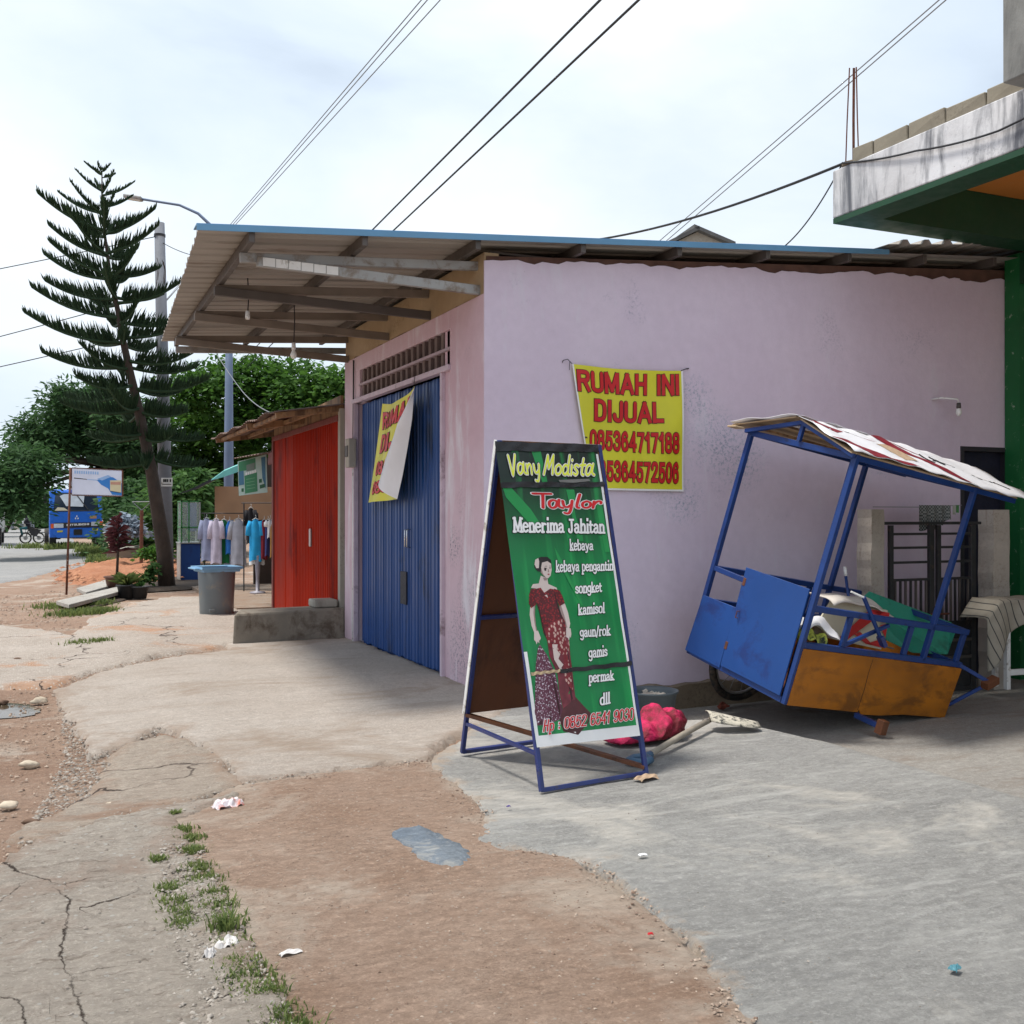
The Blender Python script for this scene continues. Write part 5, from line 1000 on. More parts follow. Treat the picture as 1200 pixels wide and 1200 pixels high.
# ------------------------------------------------------------------ street vendor's cart, tipped forward
RC = Matrix(((0.9784414643745267, -0.10341509837983891, 0.1787669382736082), (0.13989079274190935, 0.9686483575827488, -0.20530690552994868), (-0.1519304673153873, 0.2258886380040646, 0.9622325375510832)))
MC = Matrix.Translation((5.5165, 6.8789, 0.0611)) @ RC.to_4x4()
cart = thing('food_cart', 'broken blue and ochre wooden food cart tipped over towards its front by the lilac wall', 'food cart', M=MC)
c_ = lambda mb, nm, mt, par=None, bev=.003, **k: build(mb, nm, mt, par or cart, local=True, bevel=bev, **k)
B = .045; UW, LV, LP, HW, HB, HR = 1.262, 2.07, 1.58, 2.10, .515, .825
def bx(a, b): return MB().bb(a, b)
for nm, u in (('post', 0), ('post', UW - B)): c_(bx((0, u, 0), (B, u + B, HW)), nm, m_blue)
c_(bx((LP - B / 2, 0, 0.50), (LP + B / 2, B, HW)), 'post', m_blue); c_(bx((LP - B / 2, UW - B, 0.50), (LP + B / 2, UW, HW)), 'post', m_blue)
c_(bx((0.09, .10, .02), (.09 + B * .8, .10 + B * .8, HW - .02)), 'post', m_blue)
# rails
for u in (0.0, UW - B):
    c_(bx((B, u, HB - .03), (LV + .06, u + B, HB + .02)), 'rail', m_blue); c_(bx((B, u, HR - .03), (LV + .02, u + B, HR + .02)), 'rail', m_blue)
    for v in (.5, 1.30, LV - .02): c_(bx((v - .028, u + .006, HB + .022), (v + .028, u + B - .006, HR - .032)), 'upright', m_blue)
c_(bx((LV - .02, B, HB - .03), (LV + .03, UW - B, HB + .02)), 'rail', m_blue); c_(bx((LV - .02, B, HR - .03), (LV + .02, UW - B, HR + .02)), 'rail', m_blue)
c_(bx((0.004, .812, .80), (B - .004, UW - B, .845)), 'rail', m_blue); c_(bx((0, B, HW - .05), (B, UW - B, HW)), 'top_rail', m_blue); c_(bx((LP - B / 2, B, HW - .05), (LP + B / 2, UW - B, HW)), 'top_rail', m_blue)
c_(bx((B, 0.002, HW - .05), (LV + .1, B - .002, HW - .004)), 'top_rail', m_blue); c_(bx((B, UW - B + .002, HW - .05), (LV + .1, UW - .002, HW - .004)), 'top_rail', m_blue)
c_(MB().bar((.5, .02, HB + .03), (1.0, .02, HR - .05), .03, .03, (0, 1, 0)), 'brace', m_blue)
# body boards
pan = MB().prism([(-.012, .80, .02), (-.012, UW + .015, .02), (-.012, UW - .02, .56), (-.012, .80, .575)], (.012, 0, 0)); c_(pan, 'end_panel', m_bluepanel)
dr = c_(MB().prism([(-.022, .055, .055), (-.022, .785, .05), (-.022, .81, .94), (-.022, .105 - .04, .962)], (.014, 0, 0)), 'door', m_bluepanel, bev=.002)
for w in (.2, .78): c_(bx((-.026, .765, w), (-.008, .80, w + .07)), 'hinge', m_rust, dr)
c_(MB().tube([(-.024, .74, .56), (-.05, .74, .56), (-.05, .74, .50), (-.024, .74, .50)], .005, 5), 'latch', m_rust, dr)
c_(MB().prism([(-.0, .05, .0), (-.0, UW, .0), (-.0, UW, .05), (-.0, .05, .05)], (.04, 0, 0)), 'bottom_rail', m_blue)
side = MB().prism([(.03, -.008, .0), (.9, -.008, -.012), (.905, -.008, .012), (.95, -.008, -.03), (1.22, -.008, -.025), (1.5, -.008, .0), (LV + .03, -.008, -.0), (LV + .06, -.008, HB - .035), (.88, -.008, HB - .032), (.03, -.008, HB - .032)], (0, .012, 0))
c_(side, 'side_panel', m_orange, bev=.002)
c_(bx((.05, UW - .012, .0), (LV, UW, HB - .035)), 'side_panel', m_orange); c_(bx((LV - .01, .01, .0), (LV + .005, UW - .015, HB - .035)), 'end_board', m_orange); c_(bx((.045, .01, .0), (LV - .012, UW - .015, .018)), 'floor_board', m_ply)
c_(MB().prism([(.886, -.0095, .01), (.893, -.0095, .2), (.884, -.0095, .33), (.889, -.0095, HB - .04), (.892, -.0095, HB - .04), (.889, -.0095, .33), (.899, -.0095, .2), (.890, -.0095, .01)], (0, .001, 0)), 'crack', m_blackink, bev=0)
# shafts and feet
ft = MC.inverted() @ fr(1033, 852, 8.72); lg0 = MC.inverted() @ fr(1003, 838, 9.0); 
c_(MB().bar(lg0, ft, .05, .045), 'leg', m_blue); c_(MB().box(ft, (.075, .07, .12)), 'foot', m_ply)
h0 = Vector((LV + .02, .03, HB)); h1 = MC.inverted() @ fr(1160, 800, 9.6); h2 = Vector((LV + .03, .1, .02))
c_(MB().bar(h0, h1, .035, .035), 'shaft', m_blue); c_(MB().bar(h2, h1, .03, .03), 'shaft', m_blue); c_(MB().box(h1, (.16, .08, .07), R=Matrix.Rotation(-.5, 3, 'Y')), 'shaft_block', m_ply)
# wheel
wc = Vector((.80, UW + .06, -.02)); wr = .385
wh = c_(MB().tube([wc + Vector((math.cos(a * .19635) * wr, 0, math.sin(a * .19635) * wr)) for a in range(33)], .036, 8, False), 'wheel', m_rubber, bev=0, smooth=True)
c_(MB().tube([wc + Vector((math.cos(a * .19635) * (wr - .045), 0, math.sin(a * .19635) * (wr - .045))) for a in range(33)], .014, 6, False), 'rim', m_steel, wh, bev=0, smooth=True)
c_(MB().tube([wc - Vector((0, .09, 0)), wc + Vector((0, .05, 0))], .025, 10), 'hub', m_darksteel, wh, bev=0, smooth=True)
for k in range(14):
    a = k * math.pi / 7; c_(MB().tube([wc + Vector((math.cos(a + .25) * .025, .03 * (-1) ** k, math.sin(a + .25) * .025)), wc + Vector((math.cos(a) * (wr - .045), 0, math.sin(a) * (wr - .045)))], .003, 4, False), 'spoke', m_steel, wh, bev=0)
c_(MB().tube([(.80, .2, -.02), (.80, UW + .1, -.02)], .016, 6), 'axle', m_rust, bev=0)
# roof of the cart
ap = (.63, 2.285); lf = (-.03, 2.085); rt_ = (1.42, 2.115)
for (u0, w0), (u1, w1), mt, nm in (((-.05, 2.098), ap, None, 'near'), (ap, rt_, None, 'far')):
    n1_, n2_ = 26, 12
    def rf_(i, j, e=0):
        v = -.10 + i * 2.45; u = u0 + (u1 - u0) * j; w = w0 + (w1 - w0) * j
        w += .012 * math.sin(i * 19 + j * 4) * math.sin(j * 3.14) + .008 * math.sin(i * 43 + j * 9) + .01 * math.sin(j * 11 + i * 6) - (.05 * max(0, i - .8) * 5 * (1 - j) if nm == 'far' else 0)
        return Vector((v + .012 * math.sin(j * 9), u, w + .02 + e))
    t_ = c_(MB().grid(lambda i, j: rf_(i, j), n1_, n2_), 'roof_cover', m_whitevinyl, bev=0, smooth=True, solid=.004)
    c_(MB().prism([(-.06, u0 + .06, w0 + .01), (-.06, u1, w1 - .003), (-.06, u1, w1 - .013), (-.06, u0 + .06, w0 + .0)], (2.25, 0, 0)), 'roof_board', m_wood2, bev=0)
    if nm == 'near':
        nr = Vector((0, -.28, 1)).normalized()
        def strip(pts, mt_, nm_='printed_mark', e=.006):
            g = []; 
            m = MB(); (a0, b0), (a1, b1), (a2, b2), (a3, b3) = pts
            m.grid(lambda x, y: rf_((a0 * (1 - x) + a1 * x) * (1 - y) + (a3 * (1 - x) + a2 * x) * y, (b0 * (1 - x) + b1 * x) * (1 - y) + (b3 * (1 - x) + b2 * x) * y, e), 8, 6); c_(m, nm_, mt_, t_, bev=0)
        strip([(.01, .44), (.13, .44), (.34, .0), (.10, .0)], m_maroon); strip([(.0, 1.), (.08, 1.), (.15, .74), (.08, .66)], m_maroon); strip([(.16, .95), (.28, .7), (.30, .64), (.20, .78)], m_maroon)
        strip([(.37, 1.), (.43, 1.), (.67, 0), (.61, 0)], m_maroon); strip([(.44, .98), (.50, .9), (.58, .70), (.56, .74)], m_maroon)
        strip([(.27, .55), (.33, .6), (.42, .3), (.34, .28)], m_cardb)
        for a in range(9): x = .56 + a * .043; strip([(x, .74 - a * .04), (x + .012, .76 - a * .04), (x + .035, .52 - a * .035), (x + .02, .50 - a * .035)], m_blackink, 'printed_stroke'); strip([(x - .004, .64 - a * .04), (x + .0, .60 - a * .04), (x + .045, .66 - a * .035), (x + .04, .7 - a * .035)], m_blackink, 'printed_stroke', .0066) if a % 2 else None
        for a in range(4): x = .15 + a * .03; strip([(x, .95 - a * .05), (x + .008, .95 - a * .05), (x + .02, .84 - a * .05), (x + .01, .83 - a * .05)], m_blackink, 'printed_stroke')
for a, b in (((0.0, 0.0, HW - .02), (0, ap[0], ap[1] - .03)), ((0, ap[0], ap[1] - .03), (0, UW, HW - .02))): c_(MB().bar(Vector(a) + V(-.03, 0, 0), Vector(b) + V(-.03, 0, 0), .035, .035, (1, 0, 0)), 'gable_rail', m_blue)
c_(bx((-.03, .61, HW), (.005, .645, ap[1] - .04)), 'gable_post', m_blue)
for (u, w) in ((.2, 2.13), (.42, 2.20), (.85, 2.21), (1.12, 2.14)): c_(bx((-.02, u - .03, w - .02), (2.1, u + .03, w + .0)), 'batten', m_wood, bev=0)
c_(MB().bar((-.09, 1.28, 2.10), (-.02, 1.46, 2.085), .09, .015), 'split_board', m_wood2)
# things lying in the cart (each loose)
def loose(name, label, cat, mb, mat, **k):
    vs = [MC @ Vector(v) for v in mb.v]; mb.v = [tuple(v) for v in vs]; return build(mb, name, mat, label=label, cat=cat, **k)
loose('teal_board', 'teal painted board leaning inside the broken cart', 'board', MB().prism([(1.38, .62, .60), (1.47, .76, .82), (1.615, .80, .915), (2.50, .48, .80), (2.42, .36, .72), (2.29, .28, .53), (1.72, .24, .51)], (.012, .02, .0)), m_teal, bevel=.002)
bd = thing('red_cream_board', 'cream board with a red bent stripe leaning in the cart behind the blue rail', 'board', M=MC)
c_(MB().prism([(.42, .30, .54), (1.18, .16, .52), (1.22, .24, .86), (.62, .36, .86)], (0, .015, .002)), 'board', m_cream, bd, bev=.002)
def onbd(v, w): # point on the board face
    w = .54 + (w - .54) * .72; return Vector((v, .30 - (v - .42) * .18 + (w - .54) * .15 - .004, w))
for pts in ([(.70, .55), (.80, .56), (1.14, .97), (.98, .96)], [(1.0, .97), (1.20, .97), (1.20, .88), (1.14, .84)], [(1.12, .80), (1.20, .66), (1.20, .84)], [(1.0, .55), (1.18, .54), (1.18, .66), (1.12, .62)], [(.86, .64), (1.0, .55), (1.08, .55), (.92, .68)]):
    c_(MB().poly([onbd(*p) for p in pts]), 'stripe', m_redprint, bd, bev=0)
def crump(x0, x1, y0, y1, z0, amp, sd_, nu=18, nv=14):
    rs = random.Random(sd_); a_ = [rs.uniform(3, 11) for _ in range(6)]
    return MB().grid(lambda u, v: Vector((x0 + (x1 - x0) * u, y0 + (y1 - y0) * v, z0 + amp * (math.sin(u * a_[0] + v * a_[1]) + .6 * math.sin(u * a_[2] * 2 - v * a_[3]) + .4 * math.sin(v * a_[4] * 2.2 + u * 3)) - amp * 2.5 * ((2 * u - 1) ** 4 + (2 * v - 1) ** 4) * .6)), nu, nv)
loose('white_sheet', 'crumpled dirty white sheet hanging over the blue rail of the cart', 'sheet', crump(.50, 1.30, .22, .6, .885, .018, 4), m_cloth('dirtywhite', srgb(205, 196, 186)), smooth=True, solid=.006)
loose('white_sheet', 'crumpled white plastic scrap in the near corner of the cart', 'sheet', crump(.12, .62, .12, .5, .66, .04, 8), m_whitevinyl, smooth=True, solid=.004)
loose('flag_cloth', 'yellow, black and white cloth scrap at the near corner of the cart', 'cloth', crump(.05, .42, .06, .4, .58, .045, 12), M('yellow_green_cloth', srgb(206, 214, 90), .8, .3, 5, dirt=(0.02, 0.03, 0.02), damt=.5, dsc=7), smooth=True, solid=.004)
pp = thing('blue_pump', 'blue metal rod clamp lying against the near rail of the cart', 'tool', M=MC); ta, tb = Vector((.56, .0, .98)), Vector((.95, -.03, .60))
c_(MB().tube([ta, tb], .018, 8), 'tube', m_blue, pp, bev=0); c_(MB().bar(tb.lerp(ta, .2), tb, .06, .04), 'shoe', m_navy, pp); c_(MB().tube([tb, tb + Vector((.12, -.01, -.01))], .008, 6), 'tip', m_darksteel, pp, bev=0); c_(MB().tube([ta, ta + Vector((-.1, .06, .02))], .01, 6), 'grip', m_whitep, pp, bev=0)
mo = fr(990, 668, 9.5); build(MB().tube([fr(1000, 745, 9.5), fr(991, 675, 9.5)], .014, 8), 'mop_handle', m_blue, label='blue broom handle with a white tip standing behind the cart', cat='broom', smooth=True)
build(MB().tube([fr(991, 675, 9.5), fr(990, 664, 9.5)], .015, 8), 'tip', m_whitep, bpy.data.objects['mop_handle'], smooth=True)

# ------------------------------------------------------------------ things on the ground by the sign
p = onY(764, 800, 8.17); p.z = Z(p.x, p.y); bs = thing('basin', 'grey plastic basin full of cement rubble standing against the wall', 'basin', p)
build(MB().lathe(p, [(0, .0), (.17, .0), (.19, .02), (.222, .25), (.240, .262), (.243, .28), (.230, .28), (.212, .25), (.18, .03), (0, .03)], 28), 'bowl', m_basin, bs, smooth=True)
m = MB().grid(lambda u, v: p + V((u - .5) * .36, (v - .5) * .36, .12 + .04 * math.sin(u * 13) * math.sin(v * 11) + .02 * math.sin(u * 31 + v * 17)) * (1 if True else 0), 12, 12); rb2 = build(MB().lathe(p, [(.208, .215), (.14, .23), (.06, .25), (0, .245)], 14), 'rubble', m_rubble, bs)
for i in range(16): a = U(0, 6.28); r = U(.02, .17); build(MB().blob(p + V(math.cos(a) * r, math.sin(a) * r, .245), U(.014, .04), (1, .8, .7), 1, .3, i), 'rubble_lump', m_rubble, bs)
# net sack
import bmesh
def sack():
    m = MB(); c0 = gnd(758, 868, .0); 
    nu, nv = 56, 32
    ax = (gnd(812, 858) - gnd(705, 878)).normalized(); ay = Vector((-ax.y, ax.x, 0)); c = (gnd(806, 862) + gnd(708, 880)) / 2 + ay * .03; L = .33
    def f(u, v):
        a = u * 2 * math.pi; b = (v - .5) * math.pi; r = math.cos(b) ** .42 if math.cos(b) > 0 else 0
        x = math.sin(b) ; w = .17 * (1 + .12 * math.sin(3 * x + 1)); h = .085 + .03 * x + .015 * math.exp(-((x - .45) / .25) ** 2) * 2
        fo = 1 + .05 * math.sin(a * 7 + x * 9) * r + .03 * math.sin(a * 13 - x * 21)
        q = c + ax * x * L + ay * math.cos(a) * r * w * fo; q.z = max(.024, h * (1 + math.sin(a) * r * fo) * .95 - .0 + .03 * math.sin(x * 14 + a * 2) * r) if math.sin(a) > 0 else .024 + max(0, h * (1 + math.sin(a) * r))*.5
        return q
    m.grid(f, nu, nv); return m, c, ax, ay
m, sc_, sax, say = sack(); sk = build(m, 'net_sack', m_netred, label='pink red plastic net sack slumped on the ground behind the tailor sign', cat='sack', smooth=True)
def tw(u, v):
    a = u * 6.283; r = .08 * (1 + .1 * math.sin(a * 5 + v * 6) + .05 * math.sin(a * 9 - v * 13)) * math.sin(v * 3.1416 * .85 + .25); q = sc_ + sax * (.16 + .22 * v) + say * (-.04 + math.cos(a) * r * .9); q.z = .17 - .06 * v + math.sin(a) * r * .9; return q
build(MB().grid(tw, 30, 14), 'twisted_neck', m_netred, sk, smooth=True)
# spade
g0 = gnd(733, 893, .05); g1 = gnd(832, 843, .10); sd = (g1 - g0).normalized(); sv = Vector((-sd.y, sd.x, 0)).normalized()
sh = thing('spade', 'cement-splashed spade with a wooden shaft and blue D-grip lying beside the net sack', 'spade', (g0 + g1) / 2)
s0 = gnd(758, 886, .05)
build(MB().tube([s0, s0.lerp(g1, .5) + V(0, 0, .005), g1], .021, 10), 'shaft', m_greywood, sh, smooth=True)
pts = [s0 + sd * .05, s0 - sd * .02, s0 - sd * .07 + sv * .06, s0 - sd * .15 + sv * .055, s0 - sd * .165 + sv * .0, s0 - sd * .15 - sv * .055, s0 - sd * .07 - sv * .06, s0 - sd * .02]
build(MB().tube(pts, [.026, .026, .024, .025, .026, .025, .024, .026], 8), 'grip', m_grip, sh, smooth=True)
e = gnd(889, 853, .03); n0 = g1 - sd * .02
def bl_(u, v):
    a = n0.lerp(e, u); dv = (e - n0); dv.z = 0; dv.normalize(); pv = Vector((-dv.y, dv.x, 0)); wv_ = .125 * min(1, .55 + u * 3) * (1 - .55 * max(0, u - .7) ** 1.5 * 5); q = a + pv * ((v - .5) * 2 * wv_ + .02); q.z = .115 - .075 * u + .03 * math.cos((v - .5) * 3.14) + .05 * (v - .3) * (1 - u); return q
build(MB().grid(bl_, 12, 10), 'blade', M('cement_crusted_steel', srgb(188, 180, 164), .8, .2, 12, .5, 60, dirt=(0.03, 0.03, 0.03), damt=.35, dsc=24), sh, smooth=True, solid=.006)
build(MB().tube([g1 - sd * .10, g1 + sd * .03], [.024, .02], 8), 'socket', m_darksteel, sh, smooth=True)
# scraps of litter
def scrap(x, y, w, h, mat, label, cat, sd_, z=.03, amp=.006, rz=0):
    p = gnd(x, y, z); R = Matrix.Rotation(rz, 3, 'Z'); m = crump(-w / 2, w / 2, -h / 2, h / 2, 0, amp, sd_, 10, 8); m.v = [tuple(p + R @ Vector(v) * 1 + V(0, 0, .01)) for v in m.v]
    return build(m, cat.replace(' ', '_'), mat, label=label, cat=cat, solid=.002)
scrap(757, 911, .16, .07, m_cardb, 'torn brown cardboard strip under the right foot of the tailor sign', 'cardboard scrap', 3, .03, .006, .3)
o = scrap(268, 941, .17, .09, M('printed_wrapper', srgb(222, 214, 216), .5, .12, 20, dirt=srgb(206, 96, 56), damt=.34, dsc=16), 'white snack wrapper with orange red print at the slab crack', 'wrapper', 5, .02, .014, .3)
scrap(265, 1105, .085, .075, m_paper, 'crumpled white paper scrap in the strip of grass', 'paper scrap', 7, .03, .012, .2)
scrap(246, 1117, .05, .04, m_paper, 'small folded paper scrap left of the larger one in the grass', 'paper scrap', 17, .03, .008, 1.1)
scrap(341, 1117, .08, .028, m_paper, 'thin pale scrap on the brown pavement', 'paper scrap', 9, .015, .003, .1)
scrap(1118, 1135, .045, .03, M('teal_plastic', srgb(74, 128, 140), .5), 'tiny teal plastic scrap on the grey apron at lower right', 'plastic scrap', 11, .028, .004, .4)
scrap(753, 1003, .04, .02, m_white, 'tiny white scrap in the middle of the grey apron', 'paper scrap', 13, .028, .002)
scrap(762, 1096, .02, .012, m_signred, 'tiny red scrap on the edge of the brown pavement', 'plastic scrap', 14, .014, .002)
scrap(596, 946, .022, .014, M('violet_plastic', srgb(70, 50, 130), .5), 'tiny violet scrap left of the sign on the grey apron', 'plastic scrap', 15, .028, .002)
# reddish dirt line and bricks in the yard
for i, (x, y, r, lb) in enumerate(((847, 829, .05, 'broken red brick piece by the cart wheel'), (1058, 862, .0, ''))):
    if r: p = gnd(x, y, -.22); build(MB().blob(p + V(0, 0, .02), r, (1.3, .8, .6), 2, .3, 9), 'brick_piece', M('brick_red', srgb(120, 60, 44), .9, .3, 20), label=lb, cat='brick')
patch('red_dirt_streak', W2([(1035, 904), (1075, 909), (1110, 917), (1150, 925), (1180, 936), (1174, 939), (1135, 931), (1100, 923), (1060, 911)]), .012, .004, g_dirt, rag=.05, zf=.02)

# ------------------------------------------------------------------ white bench with striped cloth, lower right
bn_ = thing('white_bench', 'white painted wooden bench at the right edge', 'bench', (9.1, 7.4, -.2))
q0 = fr(1178, 808, 10.6); zf_ = q0.z; ztp = fr(1150, 700, 10.6).z - .03; rx = Vector((cY, -sY * .2, 0)).normalized(); ry = Vector((-rx.y, rx.x, 0))
for k in ((.02, 0), (.06, .2), (1.2, 0), (1.2, .2)):
    b = q0 + rx * k[0] + ry * k[1]; build(MB().bar((b.x, b.y, zf_), (b.x, b.y, ztp - .03), .05, .05), 'leg', m_whitep, bn_, bevel=.004)
build(MB().bar(q0 + rx * .045 + V(0, 0, .17), q0 + rx * 1.18 + V(0, 0, .17), .03, .06), 'rail', m_whitep, bn_, bevel=.003)
build(MB().bar(q0 + rx * -.03 + ry * .1 + V(0, 0, ztp - zf_ - .015), q0 + rx * 1.3 + ry * .1 + V(0, 0, ztp - zf_ - .015), .34, .03), 'seat', m_whitep, bn_, bevel=.004)
t = NT('striped_cloth'); wv2 = t.n('ShaderNodeTexWave'); wv2.inputs['Scale'].default_value = 4.6; wv2.inputs['Distortion'].default_value = 2.2; wv2.inputs['Detail Scale'].default_value = .6; t.l(t.vec((1, .4, .55), (0, .7, .2)), wv2.inputs[0]); m_stripe = t.fin(t.mix(t.rng(wv2.outputs[1], .02, .07), (0.05, 0.05, 0.05), t.mix(t.noise(9), srgb(176, 170, 156), srgb(140, 132, 118))), .9)
def clo(u, v):
    x = -.3 + u * 1.6; L = v * 1.0
    if L < .36: y = .30 - L; z = ztp + .012 + .006 * math.sin(u * 30 + v * 9)
    else: y = -.075 - .03 * math.sin(u * 22) * (L - .36) * 3; z = ztp + .01 - (L - .36) * (.62 + .28 * math.sin(u * 9 + 1.5))
    z -= .25 * max(0, .10 - u) * 8 * (1 - v * .3); q = q0 + rx * x + ry * y; q.z = z; return q
build(MB().grid(clo, 60, 24), 'striped_cloth', m_stripe, label='grey cloth with thin black stripes draped over the white bench', cat='cloth', smooth=True, solid=.004)
# ------------------------------------------------------------------ trees
def norm(a): return a / np.maximum(1e-9, np.linalg.norm(a, axis=-1, keepdims=True))
def leafcloud(blobs, nclump, nleaf, size, csz, seed, droop=.35, long=1.0):
    rs = np.random.RandomState(seed); B_ = np.array([[b[0], b[1], b[2], b[3], b[4] if len(b) > 4 else b[3] * .8] for b in blobs]); w = B_[:, 3] ** 2; w /= w.sum()
    k = rs.choice(len(B_), nclump, p=w); d = norm(rs.normal(size=(nclump, 3))); r = rs.uniform(.45, 1.05, nclump) ** .6
    c = B_[k, :3] + d * r[:, None] * np.stack([B_[k, 3], B_[k, 3], B_[k, 4]], 1)
    n = nclump * nleaf; cc = np.repeat(c, nleaf, 0); dd = np.repeat(d, nleaf, 0)
    off = rs.normal(size=(n, 3)) * csz * np.array([1, 1, .45]); off[:, 2] -= droop * np.hypot(off[:, 0], off[:, 1])
    p = cc + off; ax = norm(off * np.array([1, 1, .4]) + rs.normal(size=(n, 3)) * csz * .6); nn = norm(rs.normal(size=(n, 3)) * .55 + np.array([0, 0, .8]) + dd * .3)
    sd = norm(np.cross(ax, nn)); s_ = size * rs.uniform(.5, 1.3, n)[:, None]
    a = p - ax * s_ * .7 * long; b = p + ax * s_ * .7 * long; m1 = p + sd * s_ * .38; m2 = p - sd * s_ * .38
    co = np.stack([a, m1, b, m2], 1).reshape(-1, 3); f = np.arange(n * 4).reshape(n, 4); return co, f
def meshobj(name, co, f, mat, parent, root):
    me = fastmesh(name, co - np.array(root), f, mat); o = bpy.data.objects.new(name, me); COL.objects.link(o); o.parent = parent; ROOTM[o.name] = ROOTM[parent.name]; return o
def tree(base, blobs, nclump, nleaf, size, csz, mat, label, seed, cat='tree', tr=.22, group=None, droop=.35, long=1.0, name='broadleaf_tree', lean=(0, 0), topat=None):
    base = Vector(base); t = thing(name, label, cat, base, group=group); rs = random.Random(seed)
    co, f = leafcloud(blobs, nclump, nleaf, size, csz, seed, droop, long); meshobj('crown', co, f, mat, t, base)
    cz = min(b[2] for b in blobs); cx = sum(b[0] for b in blobs) / len(blobs); cy = sum(b[1] for b in blobs) / len(blobs); top = base.lerp(Vector((cx, cy, max(cz, base.z + .6))), .55) + V(lean[0], lean[1], 0); top.z = max(base.z + .3, cz * .8 + base.z * .2)
    if topat is not None: top = Vector(topat)
    build(MB().tube([base - V(0, 0, .2), base.lerp(top, .5) + V(rs.uniform(-.1, .1), 0, 0), top], [tr, tr * .8, tr * .6], 8), 'trunk', m_bark, t, smooth=True)
    for b in blobs:
        c = Vector(b[:3]); build(MB().tube([top - V(0, 0, .1), top.lerp(c, .5) + V(rs.uniform(-.3, .3), rs.uniform(-.3, .3), .15), c], [tr * .45, tr * .28, tr * .1], 6), 'limb', m_bark, t, smooth=True)
    return t
def bl(L, d):
    r = []
    for q in L:
        x, y, rp = q[:3]; dd = d + (q[3] if len(q) > 3 else 0); p = fr(x, y, dd); s_ = rp * dd / FPX; r.append((p.x, p.y, p.z, s_, s_ * .75))
    return r
tree(gnd(150, 642), bl([(22, 545, 34, -3), (48, 505, 30), (85, 480, 28, 2), (120, 468, 28, 3), (150, 480, 28), (38, 538, 24, -2), (95, 505, 26, 1), (8, 575, 20, -2), (22, 578, 16, -4), (135, 515, 28, 3), (165, 515, 28), (-15, 575, 28, -4), (170, 560, 26, 2), (148, 545, 20, 4), (78, 512, 20, 2), (78, 458, 18)], 42), 1100, 34, .13, .40, m_leafdark, 'large dark feathery tree overhanging the blue truck at the left', 3, droop=.55, long=1.7, tr=.3, topat=fr(138, 545, 44))
tree(gnd(300, 636), bl([(225, 455, 30), (262, 442, 30, 1), (305, 440, 32, 2), (350, 446, 32, 1), (395, 450, 34), (235, 500, 34, 3), (290, 490, 38, 2), (345, 492, 36, 1), (400, 500, 34), (215, 540, 34, 4), (270, 545, 34, 4), (440, 470, 34), (330, 530, 34, 2)], 41), 1150, 26, .20, .42, m_leafbright, 'broad bright green tree behind the tin roofed stalls', 8, tr=.34)
tree(gnd(215, 645), bl([(205, 575, 24), (228, 560, 22, 1), (245, 590, 26, 2), (215, 612, 24), (190, 600, 22, 2), (240, 625, 20)], 33), 300, 24, .16, .3, m_leafmid, 'mid green feathery young tree behind the concrete pole', 15, droop=.6, long=1.6, tr=.08)
tree(gnd(140, 646), bl([(143, 590, 16, 2), (155, 575, 20, 3), (170, 600, 24, 1), (143, 615, 14, 2), (150, 630, 18), (172, 630, 16), (195, 625, 18, 1), (185, 575, 22, 4)], 36), 420, 24, .16, .3, m_leafdark, 'dark bushy thicket between the blue truck and the conifer', 16, cat='bush', name='thicket_bush', tr=.07)
tree(gnd(150, 640), bl([(148, 612, 10), (158, 618, 8), (140, 618, 7)], 31), 60, 20, .13, .16, m_silverleaf, 'small silver blue leaved shrub right of the blue truck', 17, cat='shrub', name='shrub', tr=.03)
tree(gnd(178, 655), bl([(174, 648, 6), (183, 650, 5), (188, 644, 7)], 28), 50, 16, .10, .12, m_leafbright, 'low bright green shrub left of the conifer trunk', 18, cat='shrub', name='shrub', tr=.02)
for i, (L, d, lb, mt) in enumerate((([(5, 590, 14), (25, 583, 15), (48, 592, 14), (62, 585, 14)], 100, 'hazy green tree far down the street, left of the truck cab', m_leafmid), ([(-30, 580, 20), (-12, 588, 18)], 80, 'green tree far down the street at the left edge', m_leafmid), ([(8, 608, 7), (20, 604, 8), (42, 606, 7)], 130, 'small far tree above the street end', m_leafdark), ([(70, 590, 16), (95, 585, 18), (118, 590, 16)], 75, 'dark tree standing behind the blue truck', m_leafdark), ([(460, 480, 40), (520, 470, 40)], 48, 'tall tree hidden behind the shop', m_leafbright))):
    tree(gnd(L[0][0], 604 + 1968 / d), bl(L, d), 260, 20, .3 * d / 70, .9 * d / 90, mt, lb, 30 + i, tr=.2)

